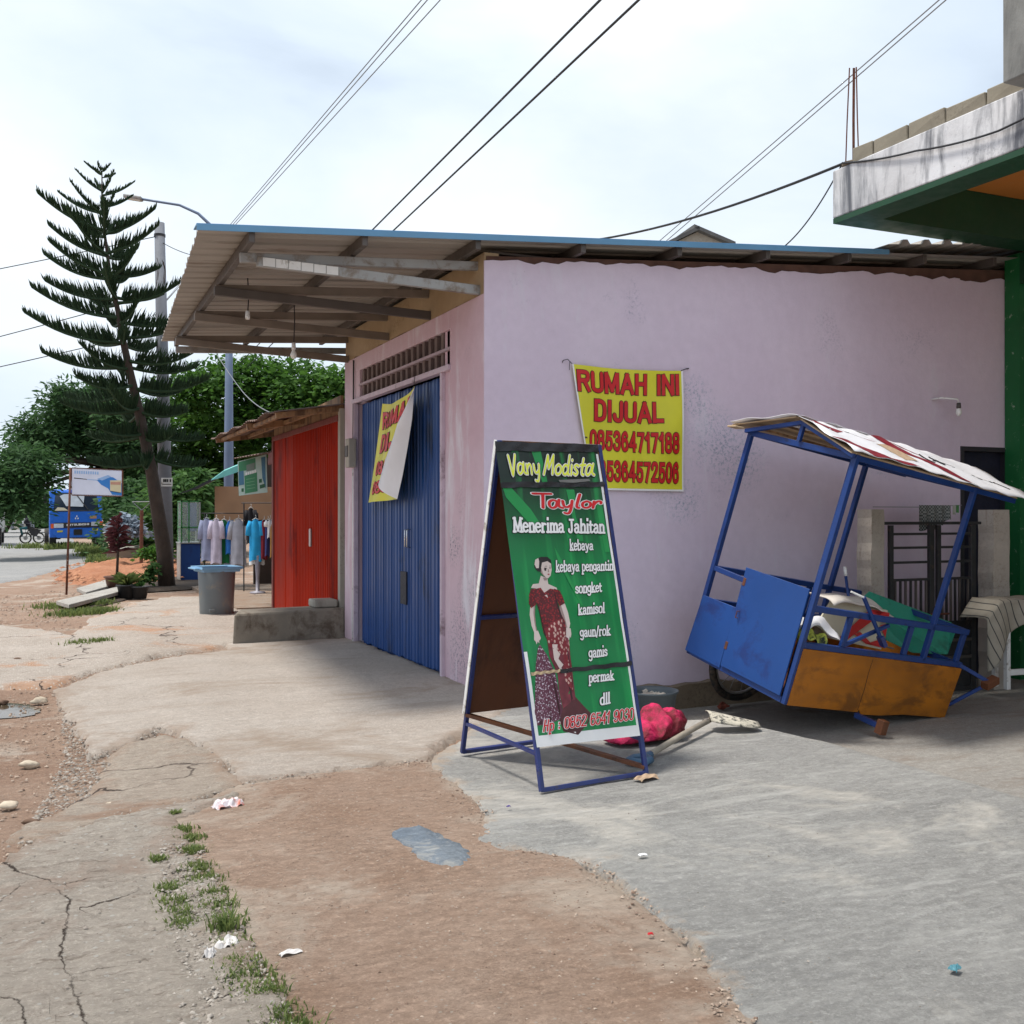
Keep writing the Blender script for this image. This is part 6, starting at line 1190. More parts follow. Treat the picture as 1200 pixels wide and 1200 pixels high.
# the conifer with its tiers of upswept branches
tp = [(196, 690), (193, 650), (187, 612), (178, 555), (170, 515), (161, 475), (153, 440), (143.5, 397), (138, 365), (128, 317), (122, 272), (119, 235), (119, 202)]
D0 = 22.9; TP = [fr(x, y, D0) for x, y in tp]; TP[0].z = -.1
pine = thing('norfolk_pine', 'tall dark conifer with a leaning trunk and tiers of upswept branches beside the concrete pole', 'tree', TP[0])
build(MB().tube(TP, [.19, .165, .15, .13, .115, .10, .085, .07, .055, .04, .028, .018, .012], 10), 'trunk', m_bark, pine, smooth=True)
def on_trunk(py):
    for a, b in zip(tp[:-1], tp[1:]):
        if b[1] <= py <= a[1]: k = (a[1] - py) / (a[1] - b[1]); return fr(a[0] + (b[0] - a[0]) * k, py, D0)
    return TP[-1]
rs = random.Random(5)
def branch(p0, az, L, rise, dense=1.0, up=.24):
    d = Vector((math.cos(az), math.sin(az), 0)); pts = []; n = 10
    for i in range(n + 1):
        t_ = i / n; pts.append(p0 + d * L * t_ + V(0, 0, L * (rise * t_ * 1.05 - .085 * math.sin(t_ * 2.9) + .03 * t_ ** 4)))
    m = MB().tube(pts, [.030 * (1 - .85 * i / n) * min(1.2, L) + .006 for i in range(n + 1)], 5)
    sdv = Vector((-d.y, d.x, 0)); k = int(L * 66 * dense)
    for j in range(k):
        t_ = .10 + .9 * (j + rs.random()) / k; i = min(n - 1, int(t_ * n)); q = pts[i].lerp(pts[i + 1], t_ * n - i); s_ = (1 if j % 2 else -1)
        ln = up * (.88 - .48 * t_ ** 2) * rs.uniform(.7, 1.25) * min(1.15, .45 + L * .5)
        dr = (d * rs.uniform(.2, .65) + sdv * s_ * rs.uniform(.05, .6) + V(0, 0, rs.uniform(.8, 1.2))).normalized(); e = q + dr * ln + V(0, 0, ln * .12); mid_ = q + dr * ln * .5 - V(0, 0, .0)
        a = dr.cross(d); a = (a.normalized() if a.length > .1 else sdv) * .017; b = dr.cross(a).normalized() * .017
        m.add([q - a * .7, q + a * .7, mid_ + a + V(0, 0, -.01), e, mid_ - a + V(0, 0, -.01)], [(0, 1, 2, 3, 4)]); m.add([q - b * .7, q + b * .7, mid_ + b, e, mid_ - b], [(0, 1, 2, 3, 4)])
    build(m, 'branch', m_pine, pine)
tiers = [(203, .35, 6, .5), (226, .8, 5, .52), (248, 1.0, 5, .52), (272, 1.3, 5, .48), (298, 1.45, 5, .42), (324, 1.7, 5, .32), (352, 1.75, 5, .26), (376, 1.8, 5, .2), (400, 2.3, 5, .16), (428, 2.2, 5, .1), (455, 2.5, 5, .08), (482, 2.1, 5, .04), (510, 1.7, 5, -.02), (538, 1.5, 5, -.06)]
a0 = .4
for i, (py, L, n, rise) in enumerate(tiers):
    p = on_trunk(py); a0 += .75; n = n - (i % 3 == 1)
    for k in range(n):
        az = a0 + 2 * math.pi * k / n + rs.uniform(-.18, .18)
        sc_ = .80 if math.cos(az + YAW) > .3 else 1.0
        branch(p + V(0, 0, rs.uniform(-.1, .1)), az, L * sc_ * rs.uniform(.7, 1.1), rise + rs.uniform(-.12, .07), 1.0 if py > 230 else .7, .36 if py > 262 else .2)
# a few drooping dead strands
for i in range(5):
    q = on_trunk(300) + V(U(.9, 1.2), U(-.3, .1), U(-.1, .1)); build(MB().tube([q, q + V(.05, 0, -.2), q + V(.02, 0, -.5)], .006, 4), 'dead_strand', m_bark, pine)

# ------------------------------------------------------------------ poles, lamp, wires
pb = gnd(196, 684); pt = fr(186.5, 261, 24.6)
cp = thing('concrete_pole', 'round grey concrete utility pole just right of the conifer', 'utility pole', pb)
build(MB().tube([pb - V(0, 0, .3), pb.lerp(pt, .5), pt], [.165, .145, .115], 16), 'pole', m_concpole, cp, smooth=True)
for f_ in (.965, .55, .42, .36): q = pb.lerp(pt, f_); build(MB().lathe(q, [(.12 + .05 * (1 - f_), -.03), (.13 + .05 * (1 - f_), -.03), (.13 + .05 * (1 - f_), .03), (.12 + .05 * (1 - f_), .03)], 16), 'band', m_blackiron, cp)
q = fr(195.5, 565, 24.35); pl = build(MB().box(q, (.25, .01, .20), rz=-.24), 'number_plate', m_whitep, cp)
for dx, w_ in ((-.065, .035), (-.025, .035), (.015, .03), (.075, .03)): build(MB().box(q + V(dx, -.008 + dx * -.24, .035), (w_, .004, .07), rz=-.24), 'printed_mark', m_blackink, pl)
build(MB().box(q + V(0, -.008, -.05), (.2, .004, .02), rz=-.24), 'printed_mark', m_darksteel, pl)
lp = fr(268, 640, 29); lt = fr(268.5, 300, 29)
sl_ = thing('street_lamp', 'street lamp on a blue grey pipe post with a long curved arm reaching left', 'street lamp', gnd(268, 604 + 1968 / 29))
build(MB().tube([Vector((lp.x, lp.y, -.2)), fr(268, 545, 29), lt], [.13, .13, .075], 12), 'post', m_pipe, sl_, smooth=True)
arm = [lt, fr(262, 283, 29), fr(249, 266, 29), fr(232, 250, 29), (fr(210, 240, 29)), fr(185, 236, 29), fr(166, 233, 29)]
build(MB().tube(arm, [.06, .05, .045, .04, .035, .035, .035], 8), 'arm', m_pipe, sl_, smooth=True)
h = fr(160, 232, 29); hd = (arm[-1] - arm[-2]).normalized(); build(MB().bar(h - hd * .15, h + hd * .35, .26, .1), 'lamp_head', m_steel, sl_, bevel=.03)
build(MB().bar(h - hd * .1, h + hd * .3, .18, .015).box(h + V(0, 0, -.06), (.01, .01, .01)) if False else MB().bar(h - hd * .1 + V(0, 0, -.055), h + hd * .3 + V(0, 0, -.055), .18, .02), 'lens', m_bulb, sl_)
def cable(pts, r, mat, label, group, sag=.25, name='overhead_cable'):
    P_ = []; pts = [Vector(p) for p in pts]
    for a, b in zip(pts[:-1], pts[1:]):
        for i in range(16): t_ = i / 16; P_.append(a.lerp(b, t_) - V(0, 0, sag * 4 * t_ * (1 - t_)))
    P_.append(pts[-1]); m = MB().tube(P_, r, 5); return build(m, name, mat, label=label, cat='cable', group=group, smooth=True)
def along(x0, y0, x1, y1, zc, ext0=8, ext1=30):
    a = fr(x0, y0, (zc - EYE) * FPX / (604 - y0)); b = fr(x1, y1, (zc - EYE) * FPX / (604 - y1)); d = (b - a).normalized(); return a - d * ext0, b + d * ext1
for i, (x0, x1, lb) in enumerate(((492, 267, 'leftmost of three thin street wires, upper left'), (499, 270, 'middle of three thin street wires, upper left'), (514, 273, 'rightmost of three thin street wires, upper left'))):
    a, b = along(x0, 0, x1, 265, 8.2); cable([a, b], .008, m_wirepale, lb, 'thin wires over the street', .02)
for x0, x1, lb in ((701, 432, 'left one of two thick twisted cables over the blue roof edge'), (746, 457, 'right one of two thick twisted cables over the blue roof edge')):
    a, b = along(x0, 0, x1, 272, 7.6); cable([a, b], .017, m_wire, lb, 'twisted cables over the roof', .03)
for x0, x1, lb in ((1098, 770, 'upper of two thin wires passing behind the rebar rods'), (1106, 778, 'lower of two thin wires passing behind the rebar rods')):
    a = fr(x0, 0, 13.5); b = fr(x1, 283, 22); d = (b - a).normalized(); cable([a - d * 6, b + d * 12], .009, m_wirepale, lb, 'thin wires behind the rebar', .03)
rbp = Vector((FX + .02, FY - .12, 5.12))
cable([rbp, fr(680, 283, 16.5)], .016, m_wire, 'thick drooping cable from the balcony corner down to the tin roof', None, .12)
cable([rbp, fr(915, 292, 12.2)], .008, m_wire, 'thin cable dropping from the balcony corner behind the roof edge', None, .10)
cable([rbp + V(-.02, -.02, 0), Vector((FX - .03, 7.2, 4.92)), Vector((FX - .03, 6.3, 4.80)), Vector((FX - .04, 5.0, 4.95)), Vector((FX - .04, 0, 5.0))], .010, m_wire, 'loose black cable running along the white balcony edge', None, .02)
for (x0, y0, x1, y1, f_, lb) in ((-40, 320, 186, 281, .96, 'top wire running left from the concrete pole'), (-40, 402, 190, 352, .8, 'middle wire running left from the concrete pole'), (-40, 436, 190, 400, .7, 'lowest wire running left from the concrete pole')):
    b = pb.lerp(pt, f_) + V(-.12, 0, 0); a = fr(x0, y0, 24); d = (a - b); cable([b, a + d * 1.2], .011, m_wire, lb, 'wires left of the conifer', .05)
cable([pb.lerp(pt, .95), fr(222, 298, 24), fr(268, 330, 28.8)], .009, m_wire, 'short wire from the concrete pole to the lamp post', None, .03)
cable([fr(245, 400, 25), fr(285, 460, 22), fr(318, 484, 18)], .010, m_wirepale, 'pale wire hanging under the canopy down to the rusty roof', None, .05)

# ------------------------------------------------------------------ bin
bp = gnd(254, 720.5); bn3 = thing('rubbish_bin', 'big grey plastic bin with a pale blue square rim at the pale concrete edge', 'bin', bp, rz=.15)
build(MB().lathe(bp, [(0, .0), (.255, .0), (.265, .03), (.272, .3), (.295, .74), (.285, .74), (.26, .1), (0, .08)], 32, .12), 'body', m_greyplastic, bn3, smooth=False)
bn3.children[0].data.shade_smooth(); m2_ = bn3.children[0].modifiers.new('es', 'BEVEL'); m2_.width = .01; m2_.segments = 2
Rr = Matrix.Rotation(.15, 3, 'Z')
m = MB()
for sx, sy, w_, d_ in ((0, -.36, .80, .10), (0, .36, .80, .10), (-.36, 0, .10, .62), (.36, 0, .10, .62)): m.box(bp + Rr @ Vector((sx, sy, .765)), (w_, d_, .04), rz=.15)
rim_ = MB()
def rimf(u, v):
    a = u * 2 * math.pi; x, y = math.cos(a), math.sin(a); mm = max(abs(x), abs(y)); k = .06 + .94 / mm; rr = (.25, .262, .33, .335, .30, .29)[int(round(v * 5))]; zz = (.70, .775, .785, .75, .735, .70)[int(round(v * 5))]
    return bp + Rr @ Vector((x * k * rr, y * k * rr, zz))
build(rim_.grid(rimf, 48, 5), 'rim', m_bluelid, bn3)
build(MB().box(bp + V(-.12, -.325, .10), (.09, .03, .035)), 'bung', m_greyplastic, bn3, bevel=.006); build(MB().box(bp + V(-.36, -.05, .755), (.08, .4, .025), rz=.15), 'lip', m_bluelid, bn3, bevel=.008)
# dark gutter edge, planks
for i, (pts, lb) in enumerate((([(60, 713), (75, 718), (148, 700), (142, 695)], 'nearer pale cement plank over the gutter beside the pots'), ([(84, 698), (95, 704), (130, 694), (125, 686)], 'farther pale cement plank beside the red sign post'))):
    w = W2([(p[0] + 6, p[1] - 2) for p in pts]); build(MB().prism([(x, y, Z(x, y) + .07) for x, y in w], (0, 0, .07)), 'cement_plank', g_plank, label=lb, cat='plank', group='cement planks over the gutter', bevel=.01)
gw = W2([(84, 707), (98, 712), (150, 702), (138, 695), (110, 697)]); patch('gutter', gw, -.005, .012, m_soil, rag=.04)
gw = W2([(150, 694), (232, 690), (235, 682), (200, 678), (140, 684)]); patch('planting_bed', gw, .0, .06, m_soil, rag=.06, label='dark soil bed round the foot of the conifer')
# culvert block
a = gnd(125, 662); b = gnd(166, 660); cb = thing('cement_culvert', 'broken cement culvert block on the red soil right of the truck', 'cement block', (a + b) / 2)
build(MB().hexa([a, b, b + V(.3, 1.4, 0), a + V(.3, 1.4, 0), a + V(0, 0, .42), b + V(0, 0, .50), b + V(.3, 1.4, .50), a + V(.3, 1.4, .42)]), 'block', m_greyplaster, cb, bevel=.03)
build(MB().hexa([a + V(.1, -.01, .43), b + V(0, -.01, .51), b + V(.3, .5, .58), a + V(.4, .5, .5), a + V(.1, 0, .47), b + V(0, 0, .56), b + V(.3, .5, .63), a + V(.4, .5, .55)]), 'broken_lid', g_plank, cb, bevel=.01)
# pots
def pot(x, y, r, h, mt, label, plant, nleaf, hl, lm, group=None):
    p = gnd(x, y); t = thing('potted_plant', label, 'potted plant', p, group=group)
    build(MB().lathe(p, [(0, 0), (r * .7, 0), (r, h), (r * 1.08, h), (r * 1.08, h * .9), (r * .95, h * .88), (0, h * .86)], 16), 'pot', mt, t, smooth=True)
    m = MB()
    for i in range(nleaf):
        a = U(0, 6.28); el = U(.5, 1.4); L = hl * U(.6, 1.1); d = Vector((math.cos(a) * math.cos(el), math.sin(a) * math.cos(el), math.sin(el))); s_ = Vector((-math.sin(a), math.cos(a), 0)) * L * plant; b = p + V(0, 0, h * .85 + U(0, .03)); md = b + d * L * .6; e = md + Vector((d.x, d.y, d.z * .1)).normalized() * L * .5
        m.add([b - s_ * .3, b + s_ * .3, md + s_, e, md - s_], [(0, 1, 2, 3, 4)])
    build(m, 'leaves', lm, t); return t, p
cordy, p = pot(137, 694, .24, .34, m_terracotta, 'tall dark red leaved plant in a brown clay pot', .05, 3, .1, m_redleaf)
build(MB().tube([p + V(0, 0, .3), p + V(.02, 0, .8), p + V(.03, 0, 1.45)], [.03, .025, .015], 7), 'stem', m_bark, cordy, smooth=True)
m = MB()
for i in range(110):
    zz = U(.35, 1.0) ** .8 * 1.5; a = U(0, 6.28); L = (.32 if zz < 1.3 else .24) * U(.7, 1.1); el = U(.1, .9) if zz < 1.25 else U(.7, 1.4)
    d = Vector((math.cos(a) * math.cos(el), math.sin(a) * math.cos(el), math.sin(el))); s_ = Vector((-math.sin(a), math.cos(a), 0)) * .035; b = p + V(.02, 0, .25 + zz * .85); md = b + d * L * .6; e = md + Vector((d.x, d.y, -.35)) * L * .5
    m.add([b - s_ * .3, b + s_ * .3, md + s_, e, md - s_], [(0, 1, 2, 3, 4)])
build(m, 'leaves', m_redleaf, cordy)
pot(149, 701.5, .19, .27, m_potblack, 'left black pot with a spiky light green plant', .06, 110, .34, m_grass, 'small black plant pots'); pot(164, 701.5, .17, .24, m_potblack, 'right black pot with a few short leaves', .09, 40, .16, m_leafmid, 'small black plant pots')
tree(gnd(176, 688), bl([(176, 672, 5), (178, 664, 4), (172, 678, 4)], 22.5), 26, 14, .09, .07, m_leafmid, 'small leafy sapling between the pots and the conifer trunk', 44, cat='sapling', name='sapling', tr=.012)
# sign board by the road
q = gnd(78, 697); sb = thing('road_sign_board', 'white and blue advertising board on a thin rusty red post by the dirt verge', 'sign', q)
dS = 21.16; top = fr(82.5, 548, dS); build(MB().tube([q, fr(80.5, 620, dS), top], .022, 8), 'post', m_rust, sb, smooth=True)
tl, tr, br_, bl__ = [fr(x, y, dS) for x, y in ((84.5, 548.5), (143.5, 551.5), (143.5, 581.5), (84.5, 580))]
Pb = Panel(tl, tr, br_, bl__); nn = Pb.n
for a, b in ((tl, tr), (tr, br_), (br_, bl__), (bl__, tl)): build(MB().bar(a, b, .02, .03), 'frame_bar', m_rust, sb)
build(MB().hexa([p_ + nn * d for d in (-.01, .01) for p_ in (bl__, br_, tr, tl)]), 'board', M('sign_white', srgb(208, 214, 232), .5, .06, 3), sb)
mb1, mb2, mb3 = flat('sign_blue_print', srgb(40, 120, 196)), flat('sign_pale_blue', srgb(140, 176, 220)), flat('sign_cream_print', srgb(206, 196, 160))
print_poly(Pb, [(.5, .42), (.68, .26), (.82, .28), (.99, .5), (.99, .97), (.80, .95), (.72, .72), (.58, .58)], .013, mb1, sb, 'printed_shape')
print_poly(Pb, [(.5, .36), (.72, .2), (.78, .26), (.6, .42)], .014, mb2, sb, 'printed_shape'); print_poly(Pb, [(.76, .40), (.98, .38), (.98, .86), (.76, .80)], .016, mb3, sb, 'printed_shape'); print_poly(Pb, [(.77, .46), (.97, .44), (.97, .56), (.77, .56)], .018, flat('sign_tan_print', srgb(184, 140, 120)), sb, 'printed_shape')
print_poly(Pb, [(.76, .80), (.97, .86), (.97, .88), (.76, .82)], .019, m_blackink, sb, 'printed_shape')
for i in range(11): u = .05 + i * .045; print_poly(Pb, [(u, .09), (u + .028, .09), (u + .028, .2), (u, .2)], .013, mb2, sb, 'printed_shape')
print_poly(Pb, [(.04, .35), (.3, .385), (.3, .41), (.04, .385)], .013, m_blackink, sb, 'printed_shape'); print_poly(Pb, [(.3, .39), (.5, .40), (.62, .28), (.62, .31), (.5, .43), (.3, .41)], .013, mb2, sb, 'printed_shape')
# rusty post with a wire triangle
q = fr(165.5, 632, 30); q.z = 0; t_ = thing('rusty_post', 'rusty post with a small wire triangle frame on top left of the conifer', 'post', q)
a, b, c = fr(155, 588, 30), fr(177, 588, 30), fr(166, 598, 30)
build(MB().tube([q, c], .05, 8), 'post', m_rust, t_)
for x_, y_ in ((a, b), (b, c), (c, a)): build(MB().tube([x_, y_], .012, 5), 'frame_bar', m_wirepale, t_)

# ------------------------------------------------------------------ clothes stall
stl = thing('clothes_stall', 'open clothes stall with rusty roof and tan back board beyond the red front', 'market stall', (3.8, 21.5, 0))
build(MB().bb((3.0, 17.9, -.02), (6.4, 24.0, .05)), 'floor', g_old2, stl)
m = MB(); m.bb((6.3, 17.85, 0), (6.4, 24, 2.9)); m.bb((4.4, 24, 0), (6.4, 24.1, 2.9)); build(m, 'wall', M('dark_plank_wall', srgb(64, 50, 42), .85, .3, 4, .4, 20), stl)
a = onY(252, 570, 23.9); b = onY(330, 604, 23.9); build(MB().bb((a.x, 23.9, b.z - .1), (b.x + .8, 23.94, a.z)), 'back_board', m_tan, stl)
a = onX(274, 538, 3.56); b = onX(326, 520, 3.56); m = MB(); pr = []; n = 26
fnr = lambda x, y, z: (x, y, z)
vs = []; 
for i in range(n + 1):
    y = a.y + (17.75 - a.y) * i / n; z = a.z + (2.66 - a.z) * i / n + .02 * (i % 2); vs += [(3.54, y, z), (6.4, y, z + .45)]
m.add(vs, [(2 * i, 2 * i + 2, 2 * i + 3, 2 * i + 1) for i in range(n)]); build(m, 'roof', M('rusty_tin_roof', (0, 0, 0)), stl, solid=.004)
build(MB().bar((3.6, 17.78, 2.60), (3.6, 18.25, 2.58), .03, .22), 'fascia', m_redtrim, stl)
build(MB().prism([onY(*p, 22.2) for p in ((279, 545), (279, 553), (262, 559), (247, 563), (262, 552))], (.1, .5, .05)), 'tarp', m_tarp, stl)
build(MB().prism([onY(*p, 23.2) for p in ((262, 553), (262, 557), (228, 574), (203, 581), (228, 571))], (.2, .9, .05)), 'dark_tarp', m_darkplastic, stl)
tl, tr, br_, bl__ = [fr(x, y, 20.4) for x, y in ((278.5, 541), (312, 532.5), (313.5, 577), (280, 581))]
ss = thing('stall_sign', 'hanging green and white banner sign at the front of the clothes stall', 'sign', (tl + br_) / 2); Ps = Panel(tl, tr, br_, bl__); nn = Ps.n
build(MB().hexa([p_ + nn * d for d in (-.008, .008) for p_ in (bl__, br_, tr, tl)]), 'board', M('pale_banner', srgb(170, 192, 186), .5, .1, 8), ss)
gA, gB, gC = flat('stall_green_print', srgb(52, 122, 84)), flat('stall_dark_green', srgb(30, 88, 58)), flat('stall_blue_print', srgb(60, 110, 140))
for pts, mt, l in (([(.03, .02), (.62, .02), (.62, .32), (.03, .3)], gA, .010), ([(.22, .45), (.66, .42), (.66, .94), (.22, .96)], gA, .011), ([(.02, .3), (.2, .3), (.2, .7), (.02, .7)], gC, .011), ([(.82, .05), (.97, .05), (.95, .9), (.84, .6)], gC, .011), ([(.72, .62), (.82, .62), (.82, .72), (.72, .72)], gB, .012), ([(.74, .78), (.92, .76), (.92, .86), (.74, .88)], gB, .012), ([(.1, .8), (.18, .8), (.18, .9), (.1, .9)], gB, .012), ([(.3, .16), (.6, .14), (.58, .34), (.3, .34)], M('grey_print', srgb(110, 124, 116), .5), .012)): print_poly(Ps, pts, l, mt, ss, 'printed_shape')
for i in range(5): u = .26 + i * .078; print_poly(Ps, [(u, .37 - i * .005), (u + .06, .365 - i * .005), (u + .06, .44 - i * .005), (u, .45 - i * .005)], .013, m_white, ss, 'printed_shape')
for i in range(4): print_poly(Ps, [(.28, .56 + i * .09), (.58, .555 + i * .09), (.58, .565 + i * .09), (.28, .57 + i * .09)], .013, M('faint_print', srgb(120, 170, 130), .5), ss, 'printed_shape')
# racks
for (x0, x1, y, d, lb) in ((236, 302, 601.5, 22.0, 'lower long clothes rail in front of the stall'), (283, 330, 589.5, 21.5, 'upper clothes rail inside the stall')):
    a, b = fr(x0, y, d), fr(x1, y, d); t_ = thing('clothes_rail', lb, 'clothes rail', ((a.x + b.x) / 2, (a.y + b.y) / 2, 0))
    build(MB().tube([a, b], .012, 6), 'rail', m_blackiron, t_)
    for p in (a.lerp(b, .06), b): build(MB().tube([(p.x, p.y, .02), p], .014, 6), 'leg', m_blackiron, t_)
def shirt(x0, x1, y0, y1, d, mat, label, sleeve=.3, name='shirt', cat='shirt', side=0, yaw=0.0):
    p = fr((x0 + x1) / 2, y0, d); s_ = d / FPX; w = (x1 - x0) * s_ / 2; h = (y1 - y0) * s_; ax = Vector((math.cos(YAW + yaw), -math.sin(YAW + yaw), 0)); ay = Vector((-ax.y, ax.x, 0)); bw = w * (.80 if sleeve else 1.05)
    t_ = thing(name, label, cat, p)
    def f(u, v):
        a = u * 2 * math.pi; ww = bw * (.55 + .45 * min(1, v * 6)) * (1 + .12 * v) if v < .98 else bw * 1.12; dp = .07 * (1 + .25 * math.sin(a * 4 + v * 3) * v); zt = -.02 - v * h; sh = .05 * abs(math.cos(a)) * (1 - min(1, v * 6))
        return p + ax * math.cos(a) * ww + ay * (math.sin(a) * dp) + V(0, 0, zt - sh + .02 * math.sin(a * 3) * (v > .9))
    build(MB().grid(f, 20, 14), 'body', mat, t_, smooth=True)
    if sleeve:
        for k in (-1, 1):
            a = p + ax * k * bw * .75 + V(0, 0, -.07); e = p + ax * k * w * .98 + V(0, 0, -h * sleeve - .02) - ay * .02
            build(MB().tube([a, a.lerp(e, .4) + ax * k * .015, e], [.055, .06, .062], 8), 'sleeve', mat, t_, smooth=True)
    build(MB().tube([p + V(0, 0, .06), p + V(.01, 0, .03), p + V(0, 0, -.0)], .005, 5).tube([p - ax * bw * .6 + V(0, 0, -.04), p, p + ax * bw * .6 + V(0, 0, -.04)], .008, 5), 'hanger', m_whitep, t_, smooth=True)
m_stripes = m_cloth('bluegreystripe', srgb(150, 156, 184))
shirt(235, 249, 606, 656, 22.0, m_stripes, 'blue grey striped long shirt, leftmost on the lower rail', .5)
shirt(246, 261, 607, 659, 21.9, m_cloth('pinkwhite', srgb(196, 186, 204)), 'pinkish white shirt, second from the left on the lower rail', .45)
shirt(257, 268, 608, 658, 22.1, m_cloth('green', srgb(20, 110, 62)), 'dark green dress between the white and blue shirts', 0, 'dress', 'dress')
shirt(265, 273, 609, 648, 22.0, m_cloth('royal', srgb(44, 116, 196)), 'bright blue shirt pressed behind the big grey one', 0)
shirt(269, 290, 607, 661, 21.9, m_cloth('grey', srgb(168, 168, 178)), 'large pale grey shirt at the right end of the lower rail', .45)
shirt(288, 300, 594, 636, 21.6, m_cloth('black', (0.015, 0.015, 0.02)), 'black jacket hanging behind the sky blue shirt', .5, 'jacket', 'jacket')
shirt(291, 308, 607, 656, 20.9, m_cloth('skyblue', srgb(40, 160, 216)), 'sky blue tunic with white side hem', .4, 'tunic', 'tunic')
shirt(293, 309, 626, 660, 21.0, m_cloth('whiteskirt', (0.7, 0.7, 0.7)), 'white cloth hanging just behind the sky blue tunic', 0, 'cloth', 'cloth')
shirt(306, 313, 608, 654, 20.9, m_cloth('maroon', srgb(120, 24, 40)), 'maroon shirt right of the sky blue tunic', 0)
shirt(311, 317, 608, 650, 20.8, m_cloth('navy', srgb(44, 50, 100)), 'navy shirt right of the maroon one', 0)
shirt(313, 320, 607, 629, 20.7, m_cloth('white', (0.72, 0.72, 0.74)), 'short white shirt nearest the red front', .4)
shirt(317, 322, 612, 652, 20.6, m_cloth('ochre', srgb(150, 104, 40)), 'ochre patterned cloth beside the dark red frame', 0, 'cloth', 'cloth')
q = fr(302, 686, 20.9); mq = thing('mannequin_stand', 'pale grey mannequin stand under the sky blue tunic', 'mannequin', (q.x, q.y, .05)); build(MB().lathe((q.x, q.y, .05), [(0, 0), (.16, 0), (.15, .03), (.04, .05), (.035, .3), (.05, .5), (.06, .75), (0, .8)], 14), 'leg', M('pale_plastic', srgb(150, 146, 156), .5), mq, smooth=True)
# display cabinet
q = gnd(212, 683); q2 = gnd(234, 682); dc = thing('display_cabinet', 'food display cabinet with a green glazed top and a dark blue side panel', 'cabinet', q)
A_ = Vector((q.x, q.y, 0)); ux = Vector((1, 0, 0)); wdt = (q2.x - q.x); 
def bxx(x0, x1, y0, y1, z0, z1): return MB().bb((A_.x + x0, A_.y + y0, z0), (A_.x + x1, A_.y + y1, z1))
build(bxx(0, wdt, 0, .7, .02, .92), 'base', m_bluepanel, dc, bevel=.01); build(bxx(-.012, -.002, -.02, .72, .02, .93), 'end_panel', m_alu, dc); build(bxx(-.03, wdt + .03, -.03, .73, .93, .96), 'counter', m_alu, dc)
mg = M('green_frame_paint', srgb(60, 130, 70), .4)
for x, y in ((0, 0), (wdt - .03, 0), (0, .67), (wdt - .03, .67), (.17, 0)): build(bxx(x, x + .03, y, y + .03, .96, 1.95), 'frame_post', mg if x < .3 else m_alu, dc)
for z in (1.3, 1.92): build(bxx(0, wdt, 0, .03, z, z + .03), 'frame_rail', mg, dc); build(bxx(0, .03, .03, .67, z, z + .03), 'frame_rail', mg, dc)
build(bxx(.19, wdt - .05, .30, .32, 1.22, 1.9), 'blue_panel', m_blue, dc)
gl = NT('clear_glass'); gl.b.inputs['Base Color'].default_value = (.8, .9, .85, 1); gl.b.inputs['Roughness'].default_value = .05; gl.b.inputs['Alpha'].default_value = .22; m_clear = gl.m
build(bxx(.03, wdt - .03, .008, .014, .97, 1.92), 'pane', m_clear, dc); build(bxx(.008, .014, .03, .67, .97, 1.92), 'pane', m_clear, dc)

# ------------------------------------------------------------------ blue truck
YT = 54.6
F_ = lambda x, y: onY(x, y, YT)
def zz(x, y): return F_(x * .125, 540 + y * .125)     # survey of the cab face
g0 = zz(465, 835); g1 = zz(985, 835); xl, xr = zz(462, 500).x, zz(960, 500).x; tk = thing('blue_truck', 'parked blue lorry facing the camera under the dark tree', 'truck', ((xl + xr) / 2, YT + 3, 0))
zt = zz(600, 268).z; zw0 = zz(600, 475).z; zw1 = zz(600, 290).z; zbm = zz(600, 720).z; zgr = zz(600, 575).z
pr = [(YT + .0, zbm), (YT, zgr), (YT + .02, zw0 - .02), (YT + .32, zt - .10), (YT + .45, zt), (YT + 1.8, zt), (YT + 1.9, zbm)]
build(MB().prism([(xl, y, z) for y, z in pr], (xr - xl, 0, 0)), 'cab', m_truckblue, tk, bevel=.05)
def cabface(x, z, o=.01):
    if z <= zw0 - .02: y = YT
    else: y = YT + .02 + (z - zw0 + .02) / (zt - .1 - zw0 + .02) * .30
    return Vector((x, y - o, z))
def facepoly(pts, nm, mt, o=.012, par=None, th=.015):
    P_ = []; 
    for x, y in pts: w = zz(x, y); P_.append(cabface(w.x, w.z, o))
    return build(MB().prism(P_, (0, th * .6, 0)), nm, mt, par or tk)
facepoly([(500, 470), (925, 462), (905, 300), (520, 300)], 'windscreen', m_glass); facepoly([(492, 478), (935, 470), (935, 462), (492, 470)], 'windscreen_seal', m_darkplastic, .02)
facepoly([(560, 330), (600, 312), (795, 312), (780, 430), (620, 425)], 'windscreen_reflector', M('silver_sunshade', srgb(188, 196, 206), .4), .03); facepoly([(510, 468), (640, 466), (600, 440), (540, 436)], 'dashboard_cloth', m_cream, .03)
facepoly([(510, 632), (935, 622), (935, 575), (510, 582)], 'grille', m_darkplastic, .02); facepoly([(505, 590), (595, 588), (595, 628), (505, 630)], 'headlight', M('headlight_glass', srgb(200, 206, 214), .15), .035); facepoly([(855, 572), (932, 570), (932, 608), (855, 610)], 'headlight', M('headlight_glass', (0, 0, 0)), .035)
facepoly([(475, 592), (503, 590), (503, 634), (475, 634)], 'indicator', m_amber, .04); facepoly([(934, 568), (962, 566), (962, 608), (936, 608)], 'indicator', m_amber, .04)
facepoly([(495, 640), (950, 628), (950, 690), (900, 712), (540, 722), (497, 690)], 'bumper', m_truckblue, .09, th=.1); facepoly([(690, 642), (770, 640), (770, 694), (690, 696)], 'number_plate', m_blackink, .12)
